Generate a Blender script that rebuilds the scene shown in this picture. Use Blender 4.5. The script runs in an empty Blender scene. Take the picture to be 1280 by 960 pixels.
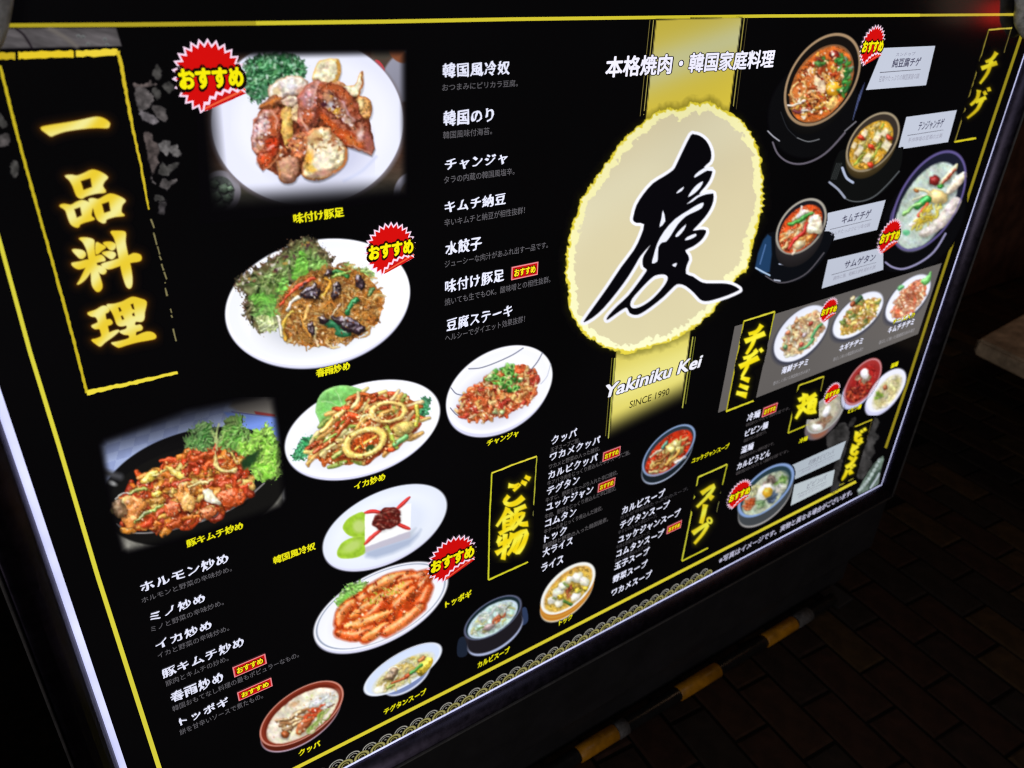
import bpy, bmesh, math, random
import numpy as np
from mathutils import Vector, Matrix
from mathutils.geometry import tessellate_polygon

scene = bpy.context.scene
C = scene.collection

# ------------------------------------------------------------------ camera, world, lamps, exposure
GROUND = 1.415                      # height of the sign's upper yellow rule above the pavement
FPX, CX, CY = 958.83, 640.0, 480.0  # focal length and centre for a 1280 x 960 picture
CAM = np.array([0.00559, 0.05974, 0.75064])          # x along the sign, y up the sign, z out of the sign
FWD = np.array([0.49925666, -0.48702222, -0.71662553])
UPV = np.array([0.2460095, 0.87271789, -0.42171414])
RGT = np.array([0.83079607, 0.03424691, 0.55552231])

def W(p):
    """sign coordinates -> world (sign faces -Y, stands on z = 0)"""
    return Vector((p[0], -p[2], p[1] + GROUND))
def Wd(p):
    return Vector((p[0], -p[2], p[1]))

cam_d = bpy.data.cameras.new("camera")
cam = bpy.data.objects.new("camera", cam_d); C.objects.link(cam)
r_, u_, b_ = Wd(RGT), Wd(UPV), -Wd(FWD)
m3 = Matrix((r_, u_, b_)).transposed()
cam.matrix_world = Matrix.Translation(W(CAM)) @ m3.to_4x4()
cam_d.sensor_width = 36.0
cam_d.lens = FPX / 1280.0 * 36.0
cam_d.clip_start = 0.02
cam_d.clip_end = 200.0
cam_d.dof.use_dof = True
cam_d.dof.focus_distance = 0.98
cam_d.dof.aperture_fstop = 5.0
scene.camera = cam

world = bpy.data.worlds.new("World"); scene.world = world
world.use_nodes = True
bgn = world.node_tree.nodes["Background"]
bgn.inputs[0].default_value = (0.10, 0.085, 0.10, 1)
bgn.inputs[1].default_value = 0.022

def lamp(name, kind, loc, energy, color, size=0.1, target=None):
    d = bpy.data.lights.new(name, kind); d.energy = energy; d.color = color
    if kind == 'AREA': d.size = size
    else: d.shadow_soft_size = size
    o = bpy.data.objects.new(name, d); C.objects.link(o); o.location = loc
    if target is not None:
        o.rotation_euler = (Vector(target) - Vector(loc)).to_track_quat('-Z', 'Y').to_euler()
    return o

def mirror_lamp(px, py, dist):
    """where a lamp must hang for its reflection to show at this point of the glossy film"""
    d = FWD + RGT * ((px - CX) / FPX) - UPV * ((py - CY) / FPX)
    t = -CAM[2] / d[2]
    h = CAM + d * t
    rd = d * np.array([1, 1, -1]); rd = rd / np.linalg.norm(rd)
    return W(h + rd * dist)

lamp("opposite_shop_light", 'AREA', (-3.2, -4.6, 1.75), 52.0, (1.0, 0.93, 0.84), 1.6, (0.9, 0.0, 0.6))
lamp("street_lamp_light", 'POINT', (4.3, -0.5, 2.5), 12.0, (1.0, 0.62, 0.36), 0.25)
lamp("pad_fill_light", 'POINT', (0.5, -1.3, 2.7), 9.0, (0.86, 0.93, 1.0), 0.15)  # added cool fill for the dark corner pads, no known lamp there
lamp("red_lantern_light", 'POINT', mirror_lamp(1247, 16, 2.4), 0.34, (1.0, 0.03, 0.02), 0.05)
lamp("shop_light", 'POINT', mirror_lamp(1203, -1, 2.6), 0.10, (1.0, 0.7, 0.5), 0.10)

vs = scene.view_settings
scene.display_settings.display_device = 'sRGB'
vs.view_transform = 'Standard'; vs.look = 'None'; vs.exposure = 0.0; vs.gamma = 1.0; vs.use_curve_mapping = False
scene.render.engine = 'CYCLES'
scene.cycles.use_denoising = True
scene.cycles.filter_width = 1.15
scene.cycles.max_bounces = 5
scene.cycles.sample_clamp_indirect = 3.0

# ------------------------------------------------------------------ helpers
def lin(c):
    c = np.asarray(c, float) / 255.0
    return np.where(c <= 0.04045, c / 12.92, ((c + 0.055) / 1.055) ** 2.4)

def S(px, py, lift=0.0):
    """the point of the sign's face (lift metres in front of the film) that the photo shows at px, py"""
    d = FWD + RGT * ((px - CX) / FPX) - UPV * ((py - CY) / FPX)
    t = (lift - CAM[2]) / d[2]
    return CAM + d * t
def Sv(px, py, lift=0.0):
    px = np.asarray(px, float); py = np.asarray(py, float)
    d = FWD + ((px - CX) / FPX)[..., None] * RGT - ((py - CY) / FPX)[..., None] * UPV
    t = (lift - CAM[2]) / d[..., 2]
    p = CAM + d * t[..., None]
    return np.stack([p[..., 0], -p[..., 2], p[..., 1] + GROUND], -1)

_mats = {}
def print_mat(col=None):
    """backlit film: glossy black surface, the printed colour glows through it"""
    key = tuple(col) if col is not None else 'attr'
    if key in _mats: return _mats[key]
    m = bpy.data.materials.new("backlit_print"); m.use_nodes = True
    nt = m.node_tree; b = nt.nodes["Principled BSDF"]
    b.inputs["Base Color"].default_value = (0.006, 0.006, 0.0065, 1)
    b.inputs["Roughness"].default_value = 0.11
    b.inputs["Specular IOR Level"].default_value = 0.5
    if col is None:
        a = nt.nodes.new("ShaderNodeAttribute"); a.attribute_name = "ink"
        nt.links.new(a.outputs["Color"], b.inputs["Emission Color"])
    else:
        l = lin(col)
        b.inputs["Emission Color"].default_value = (*l, 1)
    tc = nt.nodes.new("ShaderNodeTexCoord"); nz = nt.nodes.new("ShaderNodeTexNoise"); nz.inputs["Scale"].default_value = 2.2; nz.inputs["Detail"].default_value = 2
    mr = nt.nodes.new("ShaderNodeMapRange"); mr.inputs["From Min"].default_value = 0.3; mr.inputs["From Max"].default_value = 0.7
    mr.inputs["To Min"].default_value = 0.96; mr.inputs["To Max"].default_value = 1.16      # the tubes behind are not quite even
    nt.links.new(tc.outputs["Object"], nz.inputs["Vector"]); nt.links.new(nz.outputs["Fac"], mr.inputs["Value"]); nt.links.new(mr.outputs["Result"], b.inputs["Emission Strength"])
    _mats[key] = m
    return m

def solid_mat(name, col, rough=0.5, spec=0.4, metal=0.0, noise=0.0, scale=30.0, bump=0.0, col2=None):
    m = bpy.data.materials.new(name); m.use_nodes = True
    nt = m.node_tree; b = nt.nodes["Principled BSDF"]
    b.inputs["Base Color"].default_value = (*col, 1)
    b.inputs["Roughness"].default_value = rough
    b.inputs["Specular IOR Level"].default_value = spec
    b.inputs["Metallic"].default_value = metal
    if noise > 0 or bump > 0:
        tc = nt.nodes.new("ShaderNodeTexCoord")
        n = nt.nodes.new("ShaderNodeTexNoise"); n.inputs["Scale"].default_value = scale
        n.inputs["Detail"].default_value = 8; n.inputs["Roughness"].default_value = 0.65
        nt.links.new(tc.outputs["Object"], n.inputs["Vector"])
        if noise > 0:
            r = nt.nodes.new("ShaderNodeValToRGB")
            c2 = col2 if col2 is not None else tuple(min(1, v * (1 + 2 * noise)) for v in col)
            r.color_ramp.elements[0].position = 0.35; r.color_ramp.elements[1].position = 0.68
            r.color_ramp.elements[0].color = (*[v * (1 - noise) for v in col], 1)
            r.color_ramp.elements[1].color = (*c2, 1)
            nt.links.new(n.outputs["Fac"], r.inputs["Fac"])
            nt.links.new(r.outputs["Color"], b.inputs["Base Color"])
            ro = nt.nodes.new("ShaderNodeMapRange")
            ro.inputs["To Min"].default_value = max(0.05, rough - 0.15); ro.inputs["To Max"].default_value = min(1, rough + 0.15)
            nt.links.new(n.outputs["Fac"], ro.inputs["Value"]); nt.links.new(ro.outputs["Result"], b.inputs["Roughness"])
        if bump > 0:
            bp = nt.nodes.new("ShaderNodeBump"); bp.inputs["Strength"].default_value = bump; bp.inputs["Distance"].default_value = 0.004
            nt.links.new(n.outputs["Fac"], bp.inputs["Height"]); nt.links.new(bp.outputs["Normal"], b.inputs["Normal"])
    return m

def empty(name, loc, label, cat, group=None):
    o = bpy.data.objects.new(name, None); C.objects.link(o); o.location = loc
    o['label'] = label; o['category'] = cat
    if group: o['group'] = group
    return o

SIGN = empty("menu_sign", (0.81, 0.03, 0.0), "large backlit black menu board with photos of Korean dishes and gold headings", "menu board")

def link(name, me, mat, parent=None, label=None):
    o = bpy.data.objects.new(name, me); C.objects.link(o)
    if mat is not None: me.materials.append(mat)
    if parent is not None:
        o.parent = parent
        o.matrix_parent_inverse = Matrix.Translation(-Vector(parent.location)) if parent.type == 'EMPTY' else Matrix.Identity(4)
    if label: o['label'] = label
    return o

def mesh_np(name, verts, quads=None, tris=None, ink=None):
    me = bpy.data.meshes.new(name)
    verts = np.asarray(verts, np.float32)
    nq = 0 if quads is None else len(quads); ntr = 0 if tris is None else len(tris)
    loops = np.concatenate([np.asarray(quads, np.int32).ravel() if nq else np.zeros(0, np.int32),
                            np.asarray(tris, np.int32).ravel() if ntr else np.zeros(0, np.int32)])
    me.vertices.add(len(verts)); me.vertices.foreach_set("co", verts.ravel())
    me.loops.add(len(loops)); me.loops.foreach_set("vertex_index", loops)
    starts = np.concatenate([np.arange(nq) * 4, nq * 4 + np.arange(ntr) * 3]).astype(np.int32)
    me.polygons.add(nq + ntr); me.polygons.foreach_set("loop_start", starts)
    me.update(calc_edges=True)
    if ink is not None:
        at = me.color_attributes.new("ink", 'FLOAT_COLOR', 'POINT')
        rgba = np.ones((len(verts), 4), np.float32); rgba[:, :3] = ink
        at.data.foreach_set("color", rgba.ravel())
    return me

def face_front(me):
    """turn flat print towards the viewer (-Y)"""
    bm = bmesh.new(); bm.from_mesh(me)
    bmesh.ops.recalc_face_normals(bm, faces=bm.faces)
    flip = [f for f in bm.faces if f.normal.y > 0]
    if flip: bmesh.ops.reverse_faces(bm, faces=flip)
    bm.to_mesh(me); bm.free()

# flat polygon print, outlines in photo pixels; one or several outlines each with holes
def poly_print(name, polys, col, lift, parent=SIGN, label=None):
    V, T = [], []
    for pl in polys:
        rings = pl if isinstance(pl[0][0], (list, tuple)) else [pl]
        base = len(V)
        flat = [p for r in rings for p in r]
        V += [tuple(W(S(x, y, lift))) for x, y in flat]
        for t in tessellate_polygon([[Vector((x, y, 0)) for x, y in r] for r in rings]):
            T.append([base + i for i in t])
    me = mesh_np(name, V, None, T); face_front(me)
    return link(name, me, print_mat(col), parent, label)

# a printed rule along a list of photo pixels, width in photo pixels (perpendicular), optional roughness
def rule_pts(pts, w, jit=0.0, seed=0, step=6.0):
    rng = random.Random(seed); out_l, out_r = [], []
    P = []
    for i in range(len(pts) - 1):
        a, b = pts[i], pts[i + 1]
        n = max(1, int(math.hypot(b[0] - a[0], b[1] - a[1]) / step))
        for k in range(n): P.append((a[0] + (b[0] - a[0]) * k / n, a[1] + (b[1] - a[1]) * k / n))
    P.append(pts[-1])
    for i, p in enumerate(P):
        q0, q1 = P[max(0, i - 1)], P[min(len(P) - 1, i + 1)]
        dx, dy = q1[0] - q0[0], q1[1] - q0[1]; l = math.hypot(dx, dy) or 1
        nx, ny = -dy / l, dx / l
        ww = w if not isinstance(w, (list, tuple)) else w[0] + (w[1] - w[0]) * i / max(1, len(P) - 1)
        a = ww * 0.5 * (1 + rng.uniform(-jit, jit)); b = ww * 0.5 * (1 + rng.uniform(-jit, jit))
        out_l.append((p[0] + nx * a, p[1] + ny * a)); out_r.append((p[0] - nx * b, p[1] - ny * b))
    return out_l + out_r[::-1]

# ------------------------------------------------------------------ lettering
_txt = {}
def glyphs(body, bold, fontspace=1.0, nib=False):
    """outline mesh of a line of lettering, scaled to its own box: verts (0..1, 0..1), layer of each vert, triangles, width/height ratio.
    A heavier face is had by laying the line down several times, each a little aside (and a hair above the last)."""
    key = (body, bold, fontspace, nib)
    if key in _txt: return _txt[key]
    cu = bpy.data.curves.new("lettering", 'FONT'); cu.body = body; cu.resolution_u = 3; cu.space_character = fontspace
    cu.fill_mode = 'FRONT'
    ob = bpy.data.objects.new("lettering", cu); C.objects.link(ob)
    dg = bpy.context.evaluated_depsgraph_get()
    me = bpy.data.meshes.new_from_object(ob.evaluated_get(dg))
    n = len(me.vertices); co = np.zeros(n * 3, np.float32); me.vertices.foreach_get("co", co); co = co.reshape(-1, 3)
    me.calc_loop_triangles()
    tr = np.zeros(len(me.loop_triangles) * 3, np.int32); me.loop_triangles.foreach_get("vertices", tr); tr = tr.reshape(-1, 3)
    bpy.data.objects.remove(ob); bpy.data.curves.remove(cu); bpy.data.meshes.remove(me)
    layers = [(0.0, 0.0)]
    if bold > 0 and nib:                # a broad nib held aslant, as in brushed lettering
        layers += [(bold * 1.15 * t, bold * 0.62 * t) for t in (-1.0, -0.5, 0.5, 1.0)] + [(0.0, bold * 0.35), (0.0, -bold * 0.35)]
    elif bold > 0:
        k = 6 if bold < 0.05 else 10
        layers += [(bold * 1.1 * math.cos(6.28318 * i / k + .5), bold * 0.9 * math.sin(6.28318 * i / k + .5)) for i in range(k)]
    allc = np.concatenate([co[:, :2] + np.array(l, np.float32) for l in layers])
    lay = np.repeat(np.arange(len(layers)), n)
    tr = np.concatenate([tr + n * i for i in range(len(layers))])
    lo, hi = allc.min(0), allc.max(0)
    uv = (allc - lo) / np.maximum(hi - lo, 1e-6)
    _txt[key] = (uv, lay, tr, (hi[0] - lo[0]) / max(hi[1] - lo[1], 1e-6))
    return _txt[key]

def lettering(name, body, lb, rb, h, col, lift=0.0009, bold=0.012, parent=SIGN, slant=0.0, label=None, wob=0.0, grow=0.0, up=None, nib=False, space=1.0):
    """a line of print: lb / rb photo pixels of its lower left and lower right, h its height in photo pixels at the left end"""
    uv, lay, tr, _ = glyphs(body, bold, space, nib)
    a = S(lb[0], lb[1], lift); b = S(rb[0], rb[1], lift)
    t = S(lb[0] + (up[0] if up else 0), lb[1] - h, lift)
    wd = math.hypot(b[0] - a[0], b[1] - a[1]); ux, uy = (b[0] - a[0]) / wd, (b[1] - a[1]) / wd
    if abs(uy) < 0.12: ux, uy = 1.0, 0.0; wd = b[0] - a[0]
    hh = abs(t[1] - a[1])
    u, v = uv[:, 0] * (1 + 2 * grow * hh / wd) - grow * hh / wd, uv[:, 1] * (1 + 2 * grow) - grow
    if wob:
        u = u + wob * hh / wd * np.sin(v * 9 + u * 40); v = v + wob * np.sin(u * wd / hh * 5.3 + v * 4)
    x = a[0] + ux * u * wd - uy * v * hh + slant * v * hh
    y = a[1] + uy * u * wd + ux * v * hh
    V = np.stack([x, -lift - lay * 6e-6, y + GROUND], -1)
    me = mesh_np(name, V, None, tr)
    return link(name, me, print_mat(col), parent, label)

def disc_frame(c, r, lift):
    """centre in photo pixels, radius in metres on the sign"""
    p = S(c[0], c[1], lift)
    return lambda x, y: (p[0] + x * r, -lift, p[1] + y * r + GROUND)
# ------------------------------------------------------------------ painter: printed photographs as finely divided coloured film
BG = np.array([4, 3, 5]) / 255.0
LD = np.array([-0.35, -0.62, 0.70]); LD = LD / np.linalg.norm(LD)
HV = LD + np.array([0, 0, 1.0]); HV = HV / np.linalg.norm(HV)

def c3(c): return np.asarray(c, float) / 255.0

def vnoise(X, Y, f, seed=0):
    x = X * f + seed * 17.13; y = Y * f + seed * 9.71
    xi = np.floor(x).astype(np.int64); yi = np.floor(y).astype(np.int64)
    fx = x - xi; fy = y - yi; fx = fx * fx * (3 - 2 * fx); fy = fy * fy * (3 - 2 * fy)
    def h(a, b):
        n = (a * 374761393 + b * 668265263 + seed * 1442695) & 0x7fffffff
        n = ((n ^ (n >> 13)) * 1274126177) & 0x7fffffff
        return ((n ^ (n >> 16)) & 0xffff) / 65535.0
    return (h(xi, yi) * (1 - fx) + h(xi + 1, yi) * fx) * (1 - fy) + (h(xi, yi + 1) * (1 - fx) + h(xi + 1, yi + 1) * fx) * fy
def fbm(X, Y, f, seed=0, n=3):
    s = 0; a = 0.5; t = 0
    for i in range(n):
        s = s + a * vnoise(X, Y, f * 2 ** i, seed + i * 7); t += a; a *= 0.55
    return s / t

def smooth(pts, n=5, closed=True):
    P = np.asarray(pts, float); out = []; N = len(P)
    rg = range(N) if closed else range(N - 1)
    for i in rg:
        if closed: p0, p1, p2, p3 = P[i - 1], P[i], P[(i + 1) % N], P[(i + 2) % N]
        else: p0, p1, p2, p3 = P[max(i - 1, 0)], P[i], P[i + 1], P[min(i + 2, N - 1)]
        for k in range(n):
            t = k / n
            out.append(0.5 * ((2 * p1) + (-p0 + p2) * t + (2 * p0 - 5 * p1 + 4 * p2 - p3) * t * t + (-p0 + 3 * p1 - 3 * p2 + p3) * t ** 3))
    if not closed: out.append(P[-1])
    return np.array(out)

def inside(poly, x, y):
    c = False; n = len(poly); j = n - 1
    for i in range(n):
        xi, yi = poly[i][0], poly[i][1]; xj, yj = poly[j][0], poly[j][1]
        if (yi > y) != (yj > y) and x < (xj - xi) * (y - yi) / (yj - yi) + xi: c = not c
        j = i
    return c

def sdf_poly(poly, X, Y):
    """signed distance, negative inside"""
    P = np.asarray(poly, float); d = np.full(X.shape, 1e9); ins = np.zeros(X.shape, bool)
    for i in range(len(P)):
        a = P[i - 1]; b = P[i]; ex, ey = b - a; wx = X - a[0]; wy = Y - a[1]
        t = np.clip((wx * ex + wy * ey) / max(ex * ex + ey * ey, 1e-9), 0, 1)
        dx = wx - ex * t; dy = wy - ey * t; d = np.minimum(d, dx * dx + dy * dy)
        cond = ((a[1] > Y) != (b[1] > Y))
        if abs(ey) > 1e-9: ins ^= cond & (X < ex * (Y - a[1]) / ey + a[0])
    d = np.sqrt(d)
    return np.where(ins, -d, d)

class Pic:
    def __init__(s, x0, y0, x1, y1, step=0.9, bg=BG, seed=1):
        s.nx = int((x1 - x0) / step) + 1; s.ny = int((y1 - y0) / step) + 1
        s.x0, s.y0, s.st = x0, y0, step
        s.X, s.Y = np.meshgrid(x0 + np.arange(s.nx) * step, y0 + np.arange(s.ny) * step)
        s.bg = np.asarray(bg, float); s.col = np.ones((s.ny, s.nx, 3)) * s.bg
        s.a = np.zeros((s.ny, s.nx)); s.id = np.zeros((s.ny, s.nx), np.int32)
        s.rng = random.Random(seed); s.clip = None
    def win(s, x0, y0, x1, y1):
        i0 = max(0, int((x0 - s.x0) / s.st) - 1); i1 = min(s.nx, int((x1 - s.x0) / s.st) + 3)
        j0 = max(0, int((y0 - s.y0) / s.st) - 1); j1 = min(s.ny, int((y1 - s.y0) / s.st) + 3)
        if i1 <= i0 or j1 <= j0: return None
        return (slice(j0, j1), slice(i0, i1))
    def put(s, sl, m, col, idn):
        if s.clip is not None: m = m * s.clip[sl]
        c = s.col[sl]; c[...] = c * (1 - m[..., None]) + np.clip(col, 0, 1) * m[..., None]
        a = s.a[sl]; a[...] = a + (1 - a) * m
        if idn is not None: s.id[sl][m > 0.5] = idn
    def dark(s, sl, m):
        if s.clip is not None: m = m * s.clip[sl]
        s.col[sl] *= (1 - m[..., None])
    # an ellipse, lit as a rounded lump when shade is given
    def ell(s, cx, cy, a, b, ang, col, idn=0, soft=1.1, shade=None, wob=0.0, shadow=0.0, col2=None, tex=0.0, tf=0.3, inner=None):
        R = max(a, b) * (1 + wob) + 3 + (4 if shadow else 0)
        sl = s.win(cx - R, cy - R, cx + R, cy + R)
        if sl is None: return
        X, Y = s.X[sl] - cx, s.Y[sl] - cy
        ca, sa = math.cos(math.radians(ang)), math.sin(math.radians(ang))
        u = (X * ca + Y * sa) / a; v = (-X * sa + Y * ca) / b
        r = np.sqrt(u * u + v * v)
        if wob:
            th = np.arctan2(v, u); ph = s.rng.uniform(0, 6.28)
            r = r / (1 + wob * (0.5 * np.sin(3 * th + ph) + 0.35 * np.sin(5 * th + 2 * ph) + 0.3 * np.sin(8 * th + 3 * ph)))
        mn = min(a, b)
        if shadow:
            X2, Y2 = X - 0.5, Y - 1.6
            u2 = (X2 * ca + Y2 * sa) / (a + 1.6); v2 = (-X2 * sa + Y2 * ca) / (b + 1.6)
            s.dark(sl, shadow * np.clip((1.0 - np.sqrt(u2 * u2 + v2 * v2)) * mn / 2.6 + 0.3, 0, 1))
        m = np.clip((1 - r) * mn / soft + 0.5, 0, 1)
        if inner is not None: m = m * np.clip((r - inner) * mn / soft + 0.5, 0, 1)
        c = c3(col) * np.ones(X.shape + (3,))
        if col2 is not None:
            t = np.clip(0.5 + 0.5 * (X * -LD[0] + Y * -LD[1]) / R, 0, 1)[..., None]; c = c * (1 - t) + c3(col2) * t
        if tex:
            c = c * (1 + tex * (fbm(s.X[sl], s.Y[sl], tf, s.rng.randint(0, 99)) - 0.5)[..., None] * 2)
        if shade:
            if inner is not None:
                q = np.clip((r - (1 + inner) / 2) / ((1 - inner) / 2), -1, 1); nu = u / np.maximum(r, 1e-3) * q; nv = v / np.maximum(r, 1e-3) * q
                nz = np.sqrt(np.clip(1 - q * q, 0, 1))
            else:
                rr = np.clip(r, 0, 1); nz = np.sqrt(np.clip(1 - rr * rr, 0, 1)); nu, nv = u, v
            nx = nu * ca - nv * sa; ny = nu * sa + nv * ca
            dif = np.clip(nx * LD[0] + ny * LD[1] + nz * LD[2], 0, 1); sp = np.clip(nx * HV[0] + ny * HV[1] + nz * HV[2], 0, 1) ** shade[3]
            c = c * (shade[0] + shade[1] * dif)[..., None] + (shade[2] * sp)[..., None]
        s.put(sl, m, c, idn)
    def stroke(s, pts, w, col, idn=0, shade=None, soft=1.0, shadow=0.0, taper=0.0, sm=4, tex=0.0):
        P = smooth(pts, sm, False) if len(pts) > 2 and sm > 1 else np.asarray(pts, float)
        R = w / 2 + 3
        sl = s.win(P[:, 0].min() - R, P[:, 1].min() - R, P[:, 0].max() + R, P[:, 1].max() + R + 2)
        if sl is None: return
        X, Y = s.X[sl], s.Y[sl]; best = np.full(X.shape, 1e9); sd = np.zeros(X.shape); tt = np.zeros(X.shape); n = len(P) - 1
        nxx = np.zeros(X.shape); nyy = np.zeros(X.shape)
        for i in range(n):
            a, b = P[i], P[i + 1]; ex, ey = b - a; L = max(ex * ex + ey * ey, 1e-9)
            wx, wy = X - a[0], Y - a[1]; t = np.clip((wx * ex + wy * ey) / L, 0, 1)
            dx, dy = wx - ex * t, wy - ey * t; d = dx * dx + dy * dy; k = d < best
            best = np.where(k, d, best); tt = np.where(k, (i + t) / n, tt); nxx = np.where(k, dx, nxx); nyy = np.where(k, dy, nyy)
        d = np.sqrt(best); hw = w / 2 * (1 - taper * np.abs(tt * 2 - 1) ** 2)
        if shadow: s.dark(sl, shadow * np.clip((hw + 1.6 - d) / 2.6, 0, 1))
        m = np.clip((hw - d) / soft + 0.5, 0, 1)
        c = c3(col) * np.ones(X.shape + (3,))
        if tex: c = c * (1 + tex * (fbm(X, Y, 0.35, s.rng.randint(0, 99)) - 0.5)[..., None] * 2)
        if shade:
            q = np.clip(d / np.maximum(hw, 0.3), 0, 1); nz = np.sqrt(1 - q * q)
            nx = nxx / np.maximum(d, 1e-3) * q; ny = nyy / np.maximum(d, 1e-3) * q
            dif = np.clip(nx * LD[0] + ny * LD[1] + nz * LD[2], 0, 1); sp = np.clip(nx * HV[0] + ny * HV[1] + nz * HV[2], 0, 1) ** shade[3]
            br = 0.6 + 0.8 * vnoise(X, Y, 0.25, s.rng.randint(0, 99))
            c = c * (shade[0] + shade[1] * dif)[..., None] + (shade[2] * sp * br)[..., None]
        s.put(sl, m, c, idn)
    def poly(s, pts, col, idn=0, soft=1.0, sm=4, shade=None, bulge=6.0, rough=0.0, rf=0.3, shadow=0.0, col2=None, grad=None, tex=0.0, tf=0.25, edge=None, ew=2.5):
        P = smooth(pts, sm) if sm > 1 else np.asarray(pts, float)
        R = 4 + rough + (3 if shadow else 0)
        sl = s.win(P[:, 0].min() - R, P[:, 1].min() - R, P[:, 0].max() + R, P[:, 1].max() + R)
        if sl is None: return
        X, Y = s.X[sl], s.Y[sl]; d = sdf_poly(P, X, Y); sd = s.rng.randint(0, 99)
        if shadow:
            d2 = np.roll(d, (2, 1), (0, 1)); s.dark(sl, shadow * np.clip((2.0 - d2) / 3.0, 0, 1))
        if rough: d = d + rough * (fbm(X, Y, rf, sd, 2) - 0.5) * 2
        m = np.clip(0.5 - d / soft, 0, 1)
        c = c3(col) * np.ones(X.shape + (3,))
        if col2 is not None:
            g = grad or (0, 1); pr = X * g[0] + Y * g[1]; pr = (pr - pr.min()) / max(np.ptp(pr), 1e-6)
            c = c * (1 - pr[..., None]) + c3(col2) * pr[..., None]
        if tex: c = c * (1 + tex * (fbm(X, Y, tf, sd + 3) - 0.5)[..., None] * 2)
        if edge is not None:
            k = np.clip(1 + d / ew, 0, 1)[..., None]; c = c * (1 - k) + c3(edge) * k
        if shade:
            hgt = np.sqrt(np.clip(-d / bulge, 0, 1)) * bulge * 0.6 + (fbm(X, Y, 0.16, sd + 5, 2) - 0.5) * bulge * 0.45
            gy, gx = np.gradient(hgt, s.st); l = np.sqrt(gx * gx + gy * gy + 1)
            nx, ny, nz = -gx / l, -gy / l, 1 / l
            dif = np.clip(nx * LD[0] + ny * LD[1] + nz * LD[2], 0, 1); sp = np.clip(nx * HV[0] + ny * HV[1] + nz * HV[2], 0, 1) ** shade[3]
            c = c * (shade[0] + shade[1] * dif)[..., None] + (shade[2] * sp)[..., None]
        s.put(sl, m, c, idn)
    def speck(s, poly, n, r, cols, idn=0, seed=0, shade=None):
        rng = random.Random(seed); xs = [p[0] for p in poly]; ys = [p[1] for p in poly]; k = 0; t = 0
        while k < n and t < n * 30:
            t += 1; x, y = rng.uniform(min(xs), max(xs)), rng.uniform(min(ys), max(ys))
            if not inside(poly, x, y): continue
            rr = rng.uniform(*r); s.ell(x, y, rr * rng.uniform(1, 1.7), rr, rng.uniform(0, 180), rng.choice(cols), idn, soft=0.9, shade=shade); k += 1
    # a pile of food: pieces laid back to front inside an outline
    def heap(s, poly, n, L, Wd_, cols, idn=1, ang=(0, 180), curve=0.0, seed=0, shade=(0.45, 0.7, 0.35, 14), wob=0.12, tex=0.25, shadow=0.35, base=None, order=0.6):
        shadow = shadow * .5; shade = (0.55 * shade[0] + 0.34, shade[1] * .62, shade[2] * .55, shade[3])
        rng = random.Random(seed); s.rng.seed(seed)
        if base is not None: s.poly(poly, base, idn, sm=3, rough=1.5, tex=0.5, tf=0.3)
        xs = [p[0] for p in poly]; ys = [p[1] for p in poly]; pts = []; t = 0
        while len(pts) < n and t < n * 40:
            t += 1; x, y = rng.uniform(min(xs), max(xs)), rng.uniform(min(ys), max(ys))
            if inside(poly, x, y): pts.append((x, y))
        pts.sort(key=lambda p: p[1] + rng.uniform(-1, 1) * (max(ys) - min(ys)) * order)
        for x, y in pts:
            l = rng.uniform(*L); w = rng.uniform(*Wd_); a = ang[0] + rng.uniform(-ang[1], ang[1]); col = rng.choice(cols)
            jt = rng.uniform(0.85, 1.15); col = [min(255, v * jt) for v in col]
            if curve > 0:
                ca, sa = math.cos(math.radians(a)), math.sin(math.radians(a)); k = rng.uniform(-curve, curve) * l
                s.stroke([(x - ca * l / 2, y - sa * l / 2), (x - sa * k, y + ca * k), (x + ca * l / 2, y + sa * l / 2)], w, col, idn, shade, shadow=shadow, taper=0.35, sm=3, soft=1.7)
            else:
                s.ell(x, y, l / 2, w / 2, a, col, idn, shade=shade, wob=wob, shadow=shadow, tex=tex, tf=0.4, soft=1.7)
    # curly leaves: ruffled clumps with light rims
    def leaves(s, poly, n, r, cols, rim, idn=2, seed=0, base=(40, 80, 30), rough=3.0):
        rng = random.Random(seed); s.rng.seed(seed)
        s.poly(poly, base, idn, sm=3, rough=rough, rf=0.25, tex=0.5)
        xs = [p[0] for p in poly]; ys = [p[1] for p in poly]; k = 0; t = 0
        while k < n and t < n * 30:
            t += 1; x, y = rng.uniform(min(xs), max(xs)), rng.uniform(min(ys), max(ys))
            if not inside(poly, x, y): continue
            k += 1; rr = rng.uniform(*r); a = rng.uniform(0, 180); col = rng.choice(cols); j = rng.uniform(0.7, 1.2)
            s.ell(x, y, rr * rng.uniform(0.9, 1.4), rr * 0.8, a, [min(255, v * j) for v in col], idn, shade=(0.45, 0.75, 0.12, 10), wob=0.3, shadow=0.4, tex=0.5, tf=0.5)
            if rng.random() < 0.7:
                th = rng.uniform(0, 6.28); q = [(x + rr * math.cos(th + i * 0.5) * (0.8 + 0.25 * (i % 2)), y + rr * 0.8 * math.sin(th + i * 0.5) * (0.8 + 0.25 * (i % 2))) for i in range(4)]
                s.stroke(q, rng.uniform(0.7, 1.3), rng.choice(rim), idn, sm=3)
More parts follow.
